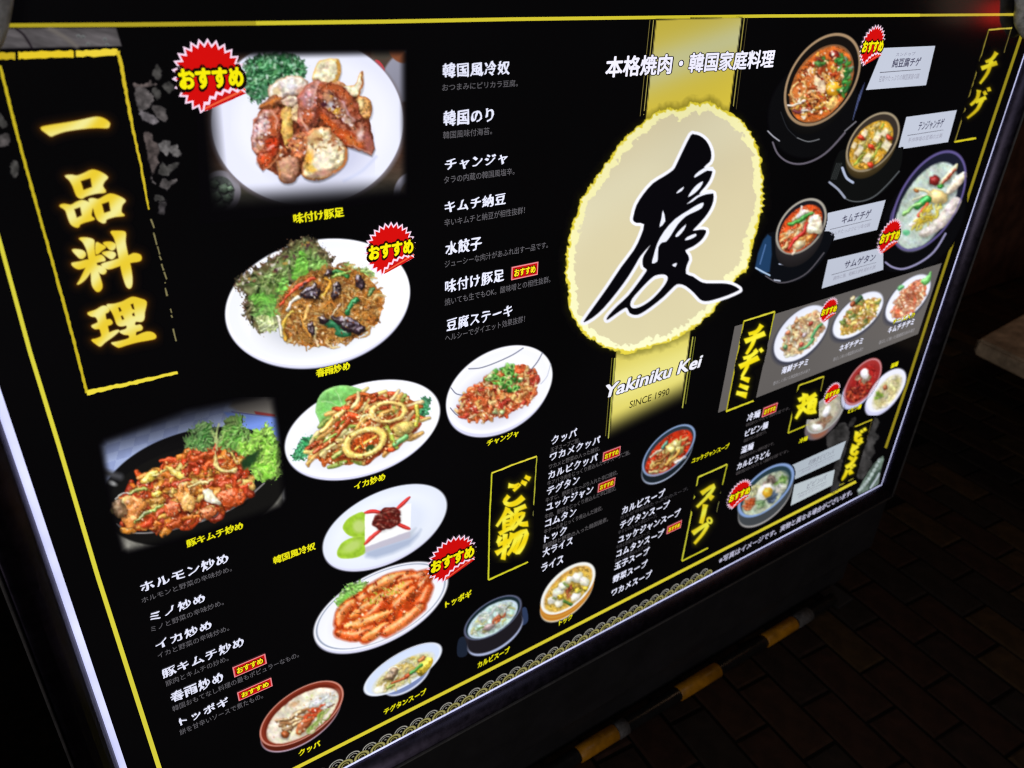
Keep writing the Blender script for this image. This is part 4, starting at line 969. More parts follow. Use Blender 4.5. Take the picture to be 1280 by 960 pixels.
# left trotter
P.poly([(314, 172), (317, 158), (316, 150), (327, 138), (338, 136), (350, 132), (356, 144), (353, 160), (355, 174), (349, 188), (343, 202), (334, 206), (328, 213), (320, 203), (321, 194), (315, 186)], (150, 64, 36), 1, sm=1, soft=1.5, shade=ME, bulge=8, tex=.5, tf=.14, shadow=.35)
P.poly([(315, 170), (318, 152), (328, 140), (338, 138), (334, 150), (336, 158), (328, 168), (330, 180), (321, 190), (316, 184)], (204, 164, 160), 1, sm=1, soft=4, tex=.6, tf=.3); P.poly([(318, 172), (328, 170), (331, 182), (322, 192)], (196, 142, 104), 1, sm=1, soft=3, tex=.7, tf=.4)
P.poly([(340, 146), (350, 142), (351, 162), (344, 172), (338, 162)], (182, 84, 44), 1, sm=1, soft=5); P.poly([(332, 176), (344, 170), (350, 180), (342, 196), (334, 192)], (176, 50, 22), 1, sm=1, soft=5, tex=.3); P.poly([(322, 196), (338, 194), (342, 202), (330, 212)], (196, 74, 36), 1, sm=1, soft=4, tex=.4); P.poly([(350, 150), (356, 148), (354, 186), (348, 190)], (106, 34, 18), 1, sm=1, soft=4)
P.stroke([(330, 210), (342, 204), (350, 190)], 1.8, (226, 140, 90), 1, soft=2); P.stroke([(340, 138), (346, 150), (344, 160)], 2.2, (220, 160, 140), 1, soft=2.4); P.stroke([(334, 186), (342, 182)], 2.4, (226, 160, 150), 1, soft=2.4); P.stroke([(321, 193), (330, 192), (338, 188)], 1.6, (110, 40, 24), 1, soft=2)
P.speck([(317, 152), (334, 140), (338, 168), (322, 188)], 34, (.7, 1.8), [(240, 230, 238), (124, 66, 64), (232, 204, 200)], 1, 3)
P.poly([(353, 138), (361, 132), (366, 148), (365, 174), (356, 180), (351, 160)], (216, 160, 68), 1, sm=3, shade=ME, bulge=4, tex=.4, shadow=.3); P.ell(358, 150, 2.4, 10, 4, (240, 206, 120), 1, soft=3)
P.poly([(352, 126), (364, 120), (378, 122), (372, 130), (360, 134)], (220, 184, 156), 1, sm=2, shade=ME, bulge=3, tex=.4, shadow=.3); P.poly([(364, 136), (372, 130), (378, 138), (374, 152), (366, 150)], (212, 170, 120), 1, sm=2, shade=ME, bulge=3, tex=.6, tf=.5, shadow=.3)
# middle strip of skin
P.poly([(372, 120), (382, 108), (397, 98), (401, 102), (407, 104), (404, 124), (402, 142), (395, 156), (388, 168), (379, 168), (372, 156)], (154, 76, 56), 1, sm=1, soft=1.5, shade=ME, bulge=9, tex=.45, tf=.14, shadow=.4)
P.poly([(376, 122), (386, 110), (398, 102), (394, 118), (386, 136), (380, 132)], (194, 138, 136), 1, sm=1, soft=5, tex=.5, tf=.2); P.poly([(378, 138), (388, 134), (390, 150), (382, 164), (375, 154)], (188, 92, 56), 1, sm=1, soft=5); P.poly([(396, 116), (404, 112), (402, 140), (394, 152)], (126, 48, 28), 1, sm=1, soft=4)
P.stroke([(375, 142), (378, 154), (384, 162)], 2.4, (226, 176, 160), 1, soft=2.6); P.stroke([(399, 102), (393, 118), (388, 134)], 1.6, (224, 178, 170), 1, soft=2.4)
P.speck([(380, 114), (396, 104), (400, 124), (386, 150), (376, 148)], 20, (.6, 1.4), [(232, 206, 214), (120, 60, 50)], 1, 8)
P.poly([(366, 168), (380, 166), (392, 160), (404, 162), (400, 176), (386, 186), (378, 200), (366, 200), (360, 184)], (176, 88, 48), 1, sm=2, shade=ME, bulge=4, tex=.8, tf=.3, shadow=.3)
P.speck([(352, 178), (384, 164), (384, 196), (348, 206)], 54, (.7, 1.8), [(236, 220, 210), (110, 44, 28), (226, 160, 96), (176, 80, 44), (206, 110, 60)], 1, 9)
P.poly([(346, 204), (355, 196), (368, 196), (374, 206), (369, 226), (355, 229), (347, 220)], (168, 112, 84), 1, sm=3, shade=ME, bulge=6, tex=.35, edge=(150, 84, 52), ew=2.4, shadow=.35); P.ell(357, 210, 4, 9, 10, (206, 156, 120), 1, soft=5); P.stroke([(348, 202), (350, 214), (350, 222)], 2, (206, 130, 70), 1, soft=2)
# pale cut end
P.poly([(380, 222), (377, 208), (383, 192), (382, 174), (396, 160), (412, 160), (427, 170), (434, 186), (432, 203), (418, 217), (398, 226)], (222, 200, 156), 1, sm=3, shade=ME, bulge=8, tex=.55, tf=.22, edge=(188, 108, 56), ew=4.5, shadow=.4)
P.ell(402, 204, 14, 12, -30, (240, 228, 200), 1, soft=8); P.ell(412, 184, 8, 7, 0, (236, 222, 190), 1, soft=6); P.ell(386, 200, 5, 11, 10, (236, 170, 60), 1, soft=5); P.ell(390, 212, 7, 4, 20, (232, 186, 84), 1, soft=4); P.ell(394, 172, 7, 8, 0, (206, 164, 110), 1, soft=5); P.ell(416, 172, 3, 9, -24, (170, 90, 44), 1, soft=4); P.ell(404, 216, 14, 5, -10, (184, 136, 116), 1, soft=5); P.stroke([(433, 186), (431, 204), (418, 216)], 3, (196, 112, 56), 1, soft=2.5)
P.speck([(386, 164), (412, 160), (430, 184), (416, 196), (388, 190)], 40, (.7, 1.8), [(246, 238, 220), (176, 130, 84), (210, 170, 116), (150, 96, 60)], 1, 10)
# right hand shell of skin with its hollow
P.poly([(398, 106), (404, 102), (414, 102), (427, 108), (436, 114), (446, 128), (452, 142), (461, 158), (465, 172), (468, 186), (464, 194), (450, 189), (436, 184), (424, 174), (412, 161), (400, 146), (396, 124)], (146, 62, 36), 1, sm=1, soft=1.5, shade=ME, bulge=10, tex=.35, tf=.1, shadow=.4)
P.poly([(398, 138), (408, 146), (424, 158), (440, 166), (452, 172), (452, 184), (436, 182), (422, 172), (404, 152)], (176, 66, 28), 1, sm=1, soft=4, tex=.25); P.poly([(400, 106), (414, 103), (428, 110), (440, 122), (434, 124), (420, 114), (404, 114)], (172, 78, 40), 1, sm=1, soft=4); P.poly([(448, 176), (458, 160), (464, 172), (467, 186), (463, 193)], (150, 86, 74), 1, sm=1, soft=5, tex=.3)
P.poly([(402, 116), (412, 113), (424, 122), (436, 142), (446, 160), (438, 163), (422, 148), (406, 134)], (150, 96, 74), 1, sm=3, tex=.8, tf=.4, soft=2.5)
P.ell(408, 122, 6, 4, 40, (206, 150, 110), 1, soft=3); P.ell(420, 138, 5, 4, 40, (226, 170, 60), 1, soft=3); P.ell(414, 132, 5, 4, 20, (206, 200, 210), 1, soft=3); P.ell(405, 131, 4, 3, 0, (70, 30, 40), 1, soft=2); P.ell(434, 152, 6, 4, 50, (206, 170, 150), 1, soft=3); P.stroke([(402, 134), (414, 140), (426, 150), (438, 162)], 2.4, (96, 32, 18), 1, soft=2)
P.speck([(402, 116), (416, 116), (434, 144), (442, 160), (424, 148), (406, 132)], 44, (.6, 1.6), [(232, 214, 214), (80, 30, 34), (226, 160, 70), (206, 176, 166)], 1, 12)
P.stroke([(402, 108), (416, 108), (430, 118), (440, 134)], 4, (176, 86, 46), 1, soft=5); P.stroke([(420, 116), (430, 130), (440, 148), (448, 160)], 2.2, (100, 34, 20), 1, soft=1.6); P.stroke([(427, 126), (436, 142), (441, 150)], 2.6, (206, 164, 164), 1, soft=2.5)
P.stroke([(404, 146), (420, 160), (438, 174), (452, 182)], 6, (190, 84, 36), 1, soft=7); P.ell(450, 168, 3.4, 8, 8, (222, 196, 190), 1, soft=4); P.stroke([(436, 180), (450, 187), (464, 192)], 1.6, (206, 156, 140), 1, soft=2); P.ell(460, 182, 4, 7, -14, (150, 84, 70), 1, soft=4); P.ell(440, 176, 9, 4, 30, (206, 110, 50), 1, soft=5)
gy_ = np.clip((268 - .07 * (X - 250) - Y) / 36, 0, 1); gx_ = np.clip((X - 246 - .09 * (Y - 70)) / 26, 0, 1); P.col = BG + (P.col - BG) * (gy_ * gy_ * (3 - 2 * gy_) * gx_)[..., None]
P.fade([(244, 64), (510, 60), (511, 246), (440, 258), (380, 268), (250, 280)], 13)
P.build(DN, amp=1.6, gam=.97, grain=.08, label="soft edged photo of glazed brown pork trotters with kale on a white plate")

# glass noodles
P = Pic(274, 292, 520, 466, 0.9, seed=12)
P.ell(398, 384, 114, 75, -12.5, (200, 200, 226), soft=2.0); P.ell(397, 380, 117, 77, -12.5, (230, 230, 248), soft=1.6)
P.ell(397, 377, 116.5, 76.5, -12.5, (234, 236, 250), soft=1.6, col2=(250, 252, 255)); P.ell(400, 378, 98, 62, -12.5, (246, 247, 255), soft=10, col2=(255, 255, 255))
P.ell(396, 390, 78, 50, -10, (214, 216, 226), soft=20); P.ell(397, 378, 116, 76, -12.5, (255, 255, 255), soft=1.4, inner=.975)
P.frill([(292, 354), (304, 342), (322, 334), (340, 320), (352, 311), (364, 301), (386, 294), (400, 308), (415, 318), (418, 330), (404, 340), (385, 347), (368, 354), (355, 364), (352, 380), (346, 398), (342, 412), (325, 415), (311, 403), (303, 387), (304, 368)], (96, 62, 48), (74, 104, 44), (170, 180, 120), 2, 5, .22, .2, 15, .7, .35, 51)
P.speck([(296, 352), (330, 334), (390, 298), (402, 312), (330, 345), (312, 358)], 40, (.9, 2.2), [(120, 76, 54), (160, 130, 60), (70, 40, 44), (206, 196, 180)], 2, 7)
for pts, col, lt in (([(364, 348), (370, 326), (376, 312), (384, 320), (385, 338), (376, 352)], (90, 160, 52), (150, 206, 90)), ([(344, 362), (352, 348), (362, 350), (358, 368), (348, 374)], (96, 160, 60), (150, 200, 100)), ([(310, 371), (330, 366), (348, 373), (356, 384), (340, 383), (322, 381)], (92, 164, 56), (150, 206, 96)), ([(316, 394), (330, 382), (350, 380), (353, 396), (346, 404), (330, 400)], (110, 176, 76), (176, 216, 120)), ([(386, 334), (396, 320), (410, 330), (400, 342)], (104, 160, 66), (170, 206, 120))):
    P.frill(pts, col, col, lt, 2, 2.5, .3, .2, 5, .35, .2, len(pts) + int(pts[0][0]))
P.frill([(318, 396), (334, 396), (348, 398), (347, 412), (330, 416), (322, 408)], (176, 196, 110), (206, 222, 150), (236, 240, 196), 2, 3, .3, .3, 5, .4, .2, 58)
P.frill([(424, 338), (430, 328), (440, 330), (446, 334), (456, 332), (468, 344), (462, 353), (440, 347), (428, 345)], (160, 190, 110), (130, 176, 80), (216, 230, 170), 2, 3, .3, .3, 5, .4, .2, 59)
ND = [(350, 374), (364, 357), (384, 344), (410, 336), (440, 336), (458, 345), (470, 358), (481, 374), (477, 390), (470, 405), (450, 419), (425, 428), (398, 433), (370, 430), (356, 420), (351, 400)]
P.heap(ND, 480, (9, 21), (1.3, 2.2), [(206, 132, 50), (226, 164, 82), (170, 96, 34), (236, 196, 126), (214, 142, 56), (136, 72, 26), (196, 122, 44)], 1, (-20, 80), .45, 13, (.6, .5, .3, 12), base=(178, 104, 38), shadow=.34, order=1.0)
for pts, w, col in (([(350, 381), (362, 366), (378, 355), (393, 348)], 4, (206, 52, 24)), ([(360, 388), (366, 376), (378, 368)], 5, (232, 222, 196)), ([(356, 400), (353, 412), (358, 425)], 5.5, (228, 168, 50)), ([(366, 390), (356, 398), (354, 410)], 3.4, (236, 180, 60)), ([(347, 396), (351, 408), (353, 420)], 4.5, (226, 220, 196)),
                    ([(402, 372), (410, 362), (413, 352), (407, 349)], 4, (226, 150, 40)), ([(410, 342), (424, 340), (434, 345)], 5, (40, 110, 44)), ([(416, 346), (428, 342), (436, 340)], 3, (126, 170, 60)), ([(434, 390), (440, 380), (446, 375)], 7, (30, 112, 56)), ([(410, 404), (420, 408), (424, 416), (434, 416)], 9, (34, 110, 66)), ([(414, 396), (420, 386), (424, 380)], 2.4, (222, 190, 150)), ([(462, 367), (466, 362)], 6, (60, 100, 50)), ([(396, 410), (394, 422), (398, 432)], 4, (222, 196, 140)), ([(376, 396), (380, 408), (388, 420)], 4, (214, 140, 50)), ([(386, 384), (380, 400)], 5, (222, 160, 76))):
    P.stroke(pts, w, col, 2, (.55, .6, .35, 14), shadow=.4)
WE = (.35, .6, .9, 26)
for pts in ([(374, 368), (384, 358), (396, 354), (402, 364), (396, 374), (386, 374)], [(414, 374), (416, 360), (423, 352), (427, 362), (420, 374)], [(444, 348), (450, 344), (457, 356), (454, 364), (446, 358)], [(402, 344), (410, 336), (416, 340), (412, 346)], [(414, 394), (424, 398), (440, 397), (456, 408), (454, 415), (444, 418), (430, 412), (418, 402)], [(385, 410), (390, 402), (394, 412), (390, 420)], [(384, 352), (378, 360), (372, 362)], [(396, 398), (404, 394), (412, 400), (404, 404)]):
    P.poly(pts, (44, 28, 34), 3, shade=WE, bulge=4, tex=.5, rough=1.2, shadow=.4)
P.speck([(416, 396), (440, 398), (452, 412), (430, 410)], 18, (.6, 1.1), [(206, 200, 216), (120, 110, 130)], 3, 4); P.speck([(378, 362), (398, 358), (396, 372), (384, 372)], 10, (.7, 1.4), [(190, 180, 200), (110, 90, 100)], 3, 5)
P.speck(ND, 90, (.6, 1.2), [(255, 236, 200), (110, 50, 20), (240, 200, 140), (90, 60, 30)], 1, 15)
P.build(DN, gam=.9, label="photo of glass noodles with wood ear and red lettuce on a white oval plate")

# pork and kimchi, soft edged photograph
P = Pic(118, 496, 360, 694, 0.9, seed=13); full = (slice(0, P.ny), slice(0, P.nx)); X, Y = P.X, P.Y
chk = (np.floor((X + Y * 0.25) / 17) + np.floor((Y - X * -0.28) / 11)) % 2
P.put(full, np.ones(X.shape), (c3((150, 164, 208)) * (1 - chk[..., None]) + c3((166, 180, 220)) * chk[..., None]) * (0.9 + 0.2 * fbm(X, Y, .05, 3))[..., None], 0)
P.poly([(290, 500), (360, 488), (360, 520), (300, 516)], (140, 134, 126), soft=5, sm=2); P.poly([(318, 514), (344, 518), (344, 521), (320, 519)], (150, 60, 60), sm=1, soft=2); P.stroke([(290, 515), (345, 522)], 1.6, (96, 90, 130))
P.poly([(280, 515), (345, 522), (350, 545), (300, 545)], (120, 150, 232), sm=1, soft=3)
P.poly([(118, 650), (200, 640), (340, 590), (362, 580), (362, 694), (118, 694)], (132, 130, 122), sm=1, tex=.35, tf=.12); P.stroke([(336, 604), (352, 600), (356, 628)], 5, (176, 176, 176), shade=SH)
P.ell(244, 607, 122, 68, -16, (15, 14, 15), soft=1.5); P.ell(244, 618, 116, 60, -14, (20, 19, 18), soft=2)
P.stroke([(146, 655), (160, 665), (188, 666), (220, 661), (262, 648), (300, 630), (330, 604)], 2.0, (128, 124, 124)); P.ell(140, 604, 6, 3, 20, (150, 150, 150), soft=3); P.stroke([(128, 590), (150, 596)], 8, (70, 70, 74), soft=6)
KM = [(150, 640), (150, 624), (160, 612), (172, 604), (178, 594), (192, 590), (206, 577), (222, 570), (246, 562), (280, 556), (302, 562), (311, 578), (312, 600), (308, 618), (296, 632), (272, 643), (240, 655), (208, 663), (180, 662), (160, 658)]
KC = [(214, 66, 18), (236, 104, 24), (240, 150, 48), (176, 42, 14), (244, 186, 80), (224, 50, 18), (200, 52, 16), (236, 126, 34), (140, 30, 12)]
P.heap(KM, 150, (14, 28), (7, 12), KC, 1, (-25, 50), .3, 17, (.42, .75, .5, 18), base=(150, 40, 14), shadow=.6, order=.8)
P.heap(KM, 110, (6, 14), (3.5, 7), KC[:3] + KC[5:7], 1, (-25, 60), .3, 18, (.42, .75, .5, 18), shadow=.6, order=1.)
for pts, col, sh in (([(150, 630), (158, 620), (178, 622), (184, 630), (176, 645), (166, 660), (154, 654)], (226, 120, 44), 5), ([(176, 600), (190, 588), (198, 590), (192, 602), (178, 604)], (240, 196, 60), 4), ([(222, 606), (232, 602), (244, 608), (240, 625), (228, 630), (220, 622)], (234, 128, 44), 5), ([(228, 622), (238, 618), (246, 628), (238, 640), (228, 636)], (236, 160, 70), 4),
                     ([(272, 618), (290, 610), (306, 618), (306, 628), (288, 634), (274, 630)], (222, 70, 22), 7), ([(252, 616), (262, 612), (272, 624), (276, 630), (260, 628)], (238, 226, 196), 4), ([(208, 582), (220, 586), (232, 594), (228, 600), (216, 594)], (244, 208, 80), 4), ([(188, 618), (198, 612), (204, 616), (194, 622)], (244, 190, 50), 3), ([(250, 640), (262, 634), (272, 640), (258, 650)], (206, 90, 40), 4), ([(268, 564), (274, 582), (284, 588), (296, 586), (296, 590), (280, 592), (268, 582)], (240, 208, 110), 3), ([(288, 560), (294, 572), (296, 582), (290, 572)], (240, 190, 80), 3), ([(206, 632), (216, 626), (226, 636), (218, 646), (206, 644)], (210, 70, 26), 5), ([(140, 628), (152, 624), (158, 640), (150, 648), (142, 642)], (120, 84, 50), 5)):
    P.poly(pts, col, 1, shade=(.55, .55, .4, 16), bulge=sh, tex=.35, shadow=.4, edge=[v * .75 for v in col], ew=1.5)
for pts, w, col in (([(168, 652), (184, 642), (204, 632)], 4, (120, 150, 50)), ([(170, 650), (186, 640)], 2, (216, 220, 130)), ([(160, 618), (172, 612), (184, 612)], 5, (130, 140, 50)), ([(236, 610), (252, 604), (267, 601)], 4.5, (240, 190, 100)), ([(144, 624), (152, 618), (162, 616)], 2.5, (206, 200, 186)), ([(190, 596), (208, 586)], 4, (244, 200, 80)), ([(214, 606), (240, 600)], 3, (214, 40, 20))):
    P.stroke(pts, w, col, 1, (.55, .6, .4, 14), shadow=.45, taper=.4)
P.speck(KM, 110, (.5, 1.2), [(255, 206, 160), (255, 226, 200), (90, 18, 8), (255, 190, 110), (60, 14, 8)], 1, 19)
P.frill([(231, 560), (232, 546), (240, 535), (254, 527), (267, 532), (269, 556), (258, 562), (244, 562)], (96, 130, 66), (42, 96, 32), (150, 190, 110), 2, 4, .3, .3, 6, .85, .2, 61)
P.frill([(270, 558), (281, 528), (290, 519), (303, 518), (305, 532), (315, 542), (311, 562), (300, 568), (286, 562)], (110, 150, 70), (62, 126, 36), (176, 210, 110), 2, 4, .3, .3, 6, .75, .2, 63)
P.stroke([(271, 564), (270, 545), (274, 530)], 2.6, (180, 196, 116), 2, soft=1.8); P.stroke([(271, 556), (280, 542), (288, 534)], 1.4, (170, 190, 104), 2, soft=1.8); P.stroke([(271, 552), (264, 538)], 1.4, (170, 190, 104), 2, soft=1.8)
P.frill([(312, 566), (313, 542), (324, 538), (334, 528), (342, 540), (350, 560), (353, 586), (344, 600), (328, 602), (316, 597), (311, 580)], (130, 186, 70), (110, 190, 44), (196, 236, 110), 2, 4.5, .28, .24, 7, .75, .25, 65)
P.frill([(296, 560), (304, 552), (316, 550), (322, 560), (314, 570), (302, 570)], (130, 200, 60), (120, 206, 46), (206, 240, 120), 2, 3, .3, .3, 5, .4, .2, 67)
P.poly([(300, 578), (312, 568), (326, 562), (318, 578), (308, 586)], (20, 44, 20), 2, soft=5)
tp_ = np.clip((Y - (548 - .262 * (X - 124))) / 34, 0, 1); P.col = BG + (P.col - BG) * np.where(P.id > 0, np.maximum(tp_, .8), .25 + .75 * tp_)[..., None]
P.fade([(121, 556), (128, 546), (232, 508), (334, 488), (346, 496), (352, 540), (360, 624), (352, 636), (330, 645), (260, 668), (160, 694), (150, 690), (138, 646)], 13)
P.build(DN, gam=.8, label="soft edged photo of red fried pork and kimchi with kale in a black pan")

# stir fried squid
P = Pic(348, 468, 556, 610, 0.9, seed=14)
plate(P, 453, 536, 101, 55, -19, side=(-1, 5)); P.ell(450, 545, 70, 36, -18, (222, 224, 236), soft=18)
P.poly([(394, 512), (400, 494), (414, 484), (434, 482), (453, 488), (452, 498), (436, 508), (424, 516), (412, 524), (402, 531), (397, 522)], (116, 196, 92), 2, shade=(.8, .25, .05, 10), bulge=5, tex=.2, tf=.1, edge=(156, 220, 130), ew=4)
for q in ([(428, 508), (424, 496), (420, 488)], [(428, 508), (440, 498), (448, 492)], [(426, 510), (412, 502), (402, 502)], [(424, 512), (410, 514), (402, 518)]): P.stroke(q, 1.0, (186, 230, 160), 2)
P.frill([(364, 571), (371, 556), (384, 545), (393, 548), (396, 560), (386, 571), (374, 575)], (60, 150, 96), (36, 126, 66), (120, 196, 150), 2, 3.5, .35, .4, 4, .6, .2, 71); P.frill([(523, 508), (530, 497), (538, 500), (537, 513), (530, 524), (524, 521)], (60, 150, 96), (40, 130, 74), (120, 196, 150), 2, 3, .35, .4, 4, .6, .2, 73)
SQ = [(384, 566), (392, 552), (402, 540), (412, 524), (428, 508), (445, 497), (462, 492), (490, 494), (515, 499), (524, 512), (520, 534), (508, 548), (488, 562), (466, 572), (442, 580), (420, 582), (400, 576)]
P.heap(SQ, 120, (16, 34), (4.5, 8), [(228, 156, 66), (204, 84, 26), (242, 198, 104), (176, 58, 20), (236, 172, 84), (140, 164, 60), (216, 66, 24), (246, 214, 140)], 1, (-38, 34), .22, 27, (.55, .6, .4, 16), base=(150, 66, 24), shadow=.35, order=1.0)
for pts, w, col in (([(392, 566), (404, 556), (420, 540)], 6, (190, 60, 22)), ([(402, 560), (416, 548), (430, 532)], 7, (206, 76, 24)), ([(404, 553), (420, 542)], 4, (130, 170, 60)), ([(402, 540), (420, 522), (430, 514)], 8, (226, 170, 76)), ([(408, 562), (424, 552)], 4, (244, 200, 110)), ([(416, 572), (432, 562)], 6, (150, 180, 70)), ([(448, 560), (456, 548), (468, 542)], 5, (232, 120, 30)), ([(452, 566), (446, 552)], 5, (226, 96, 24)), ([(458, 552), (472, 544)], 4, (240, 190, 60)), ([(450, 556), (462, 560)], 6, (40, 70, 30))):
    P.stroke(pts, w, col, 1, (.55, .6, .4, 14), shadow=.4, taper=.3)
P.ell(505, 535, 14, 9, -12, (222, 192, 96), 1, shade=(.65, .45, .15, 8), shadow=.4, tex=.3); P.stroke([(481, 530), (488, 544), (496, 559)], 6, (196, 212, 70), 1, SH, shadow=.4); P.stroke([(521, 508), (522, 520), (520, 532)], 5.5, (214, 206, 70), 1, SH, shadow=.3); P.stroke([(494, 556), (508, 546)], 6, (120, 200, 110), 1, SH, shadow=.3)
SR = (.72, .4, .3, 14)
P.ell(456, 554, 19, 10, -22, (176, 62, 22), 1, soft=3, tex=.6, tf=.4); P.stroke([(444, 562), (456, 554), (470, 546)], 3.4, (236, 176, 60), 1, SH, soft=1.6); P.stroke([(450, 548), (454, 560), (462, 562)], 4, (230, 96, 24), 1, SH, soft=1.6); P.ell(463, 560, 6, 4, -20, (44, 66, 30), 1, soft=2)
P.ell(486, 516, 25.5, 15, -6, (96, 36, 14), 1, inner=.64, soft=4); P.ell(485, 515, 24.5, 14, -6, (240, 198, 104), 1, inner=.70, shade=SR, soft=1.4, tex=.12); P.ell(457, 554.5, 31, 20, -22, (96, 36, 14), 1, inner=.60, soft=4); P.ell(456, 553, 29.5, 18.5, -22, (246, 206, 100), 1, inner=.66, shade=SR, soft=1.4, tex=.12)
P.speck(SQ, 120, (.6, 1.2), [(255, 244, 210), (250, 226, 160), (120, 40, 14)], 1, 29); P.speck([(444, 520), (462, 508), (480, 520), (462, 540)], 50, (.7, 1.2), [(255, 240, 190), (240, 200, 120)], 1, 30)
P.id[(P.id == 2) & (P.X < 400) & (P.Y > 536)] = 3
P.id[(P.id == 2) & (P.X > 500)] = 4
P.build(["dish_picture", "food", "leaf_garnish", "parsley_sprig", "parsley_sprig"], amp=.8, label="photo of stir fried squid rings with vegetables on a white oval plate")

# changja
P = Pic(550, 424, 700, 550, 0.9, seed=15)
plate(P, 624, 487, 72, 48, -31, side=(-1, 6), well=.7); P.ell(620, 496, 50, 32, -28, (216, 216, 234), soft=14)
P.ell(624, 487, 71, 47, -31, (250, 250, 255), inner=.94, soft=2)
for q in ([(586, 461), (600, 460), (618, 454), (640, 444), (654, 435)], [(678, 441), (672, 452), (664, 462)], [(564, 485), (570, 492), (578, 494)], [(563, 510), (570, 518), (576, 520)]): P.stroke(q, 1.3, (112, 116, 138), 0)
P.stroke([(688, 455), (684, 470), (676, 480)], .9, (190, 196, 214), 0)
CJ = [(573, 512), (578, 498), (588, 488), (600, 478), (616, 468), (636, 458), (654, 456), (668, 470), (672, 484), (668, 498), (650, 510), (630, 518), (606, 525), (590, 526), (577, 520)]
P.heap(CJ, 210, (6, 13), (3, 6.5), [(232, 110, 50), (214, 70, 30), (240, 160, 80), (226, 90, 40), (196, 50, 30), (244, 190, 120)], 1, (-35, 70), .3, 31, (.55, .6, .45, 16), base=(206, 86, 44), shadow=.28, order=.9)
P.heap([(604, 478), (616, 464), (636, 455), (646, 462), (650, 472), (648, 486), (636, 490), (622, 482), (612, 482)], 44, (4, 7), (3.4, 6), [(90, 186, 60), (60, 150, 46), (140, 214, 96), (36, 110, 36)], 2, (0, 90), 0, 32, (.55, .6, .3, 12), shadow=.4)
for x, y in ((635, 466), (636, 480), (640, 458), (628, 475), (620, 472), (644, 486)): P.ell(x, y, 4.2, 3.6, -20, (120, 206, 84), 2, inner=.5, shade=SH); P.ell(x, y, 1.8, 1.5, 0, (30, 80, 30), 2)
for x, y in ((652, 474), (618, 515), (628, 515), (612, 470)): P.ell(x, y, 3.4, 3, 0, (190, 216, 140), 2, shade=SH, shadow=.3)
P.speck(CJ, 90, (.6, 1.2), [(255, 236, 206), (255, 210, 160), (150, 30, 16)], 1, 33)
P.build(DN, label="photo of spicy orange seafood topped with green onion in a white bowl")

# chilled tofu
P = Pic(397, 602, 566, 718, 0.9, seed=16)
plate(P, 481, 658, 84, 42.5, -26, (238, 243, 255), side=(-1, 5), lo=(222, 228, 246), well=.8); P.ell(482, 661, 56, 28, -26, (226, 233, 250), soft=10)
for pts in ([(429, 656), (438, 646), (456, 641), (457, 671), (440, 671), (430, 664)], [(421, 691), (427, 679), (440, 672), (457, 671), (459, 688), (446, 697), (426, 698)]): P.poly(pts, (156, 198, 52), 2, sm=4, edge=(180, 214, 80), ew=2, tex=.15)
P.ell(449, 658, 8, 8, -20, (190, 212, 120), 2, soft=5); P.ell(440, 683, 13, 6, -28, (186, 212, 110), 2, soft=5)
P.poly([(458, 690), (514, 672), (520, 660), (470, 690)], (190, 200, 214), 1, sm=1, soft=5)
P.poly([(457, 690), (513, 672), (526, 662), (512, 682), (470, 698)], (176, 188, 214), 0, sm=2, soft=6); P.poly([(456, 683), (513, 662), (513, 672), (457, 690.5)], (196, 192, 208), 1, sm=1); P.poly([(456, 642), (514, 629), (513, 663.5), (456, 684)], (254, 254, 255), 1, sm=1)
for pts in ([(456, 641), (466, 639), (477, 641)], [(495, 637), (504, 629), (512, 621.5)], [(456, 680), (465, 671), (477, 662)], [(494, 653), (504, 658), (512, 661)]):
    P.stroke(pts, 4.6, (206, 16, 16), 3, (.72, .36, .2, 14), taper=.5); P.stroke(pts, .9, (246, 130, 110), 3, taper=.7)
P.ell(484, 648.5, 18.5, 13, -27, (104, 30, 24), 3, wob=.12, tex=.3, tf=.6); P.heap(epoly(484, 648.5, 17, 11.5, -27), 130, (2.4, 5), (1.2, 2.0), [(136, 34, 28), (84, 24, 22), (176, 50, 40), (196, 130, 110), (110, 36, 26)], 3, (-27, 60), 0, 35, (.7, .4, .25, 12), shadow=.2)
P.build(DN, label="photo of white tofu block with dark sauce and chilli strips on an oval plate", amp=.4, gam=1.0, grain=0)

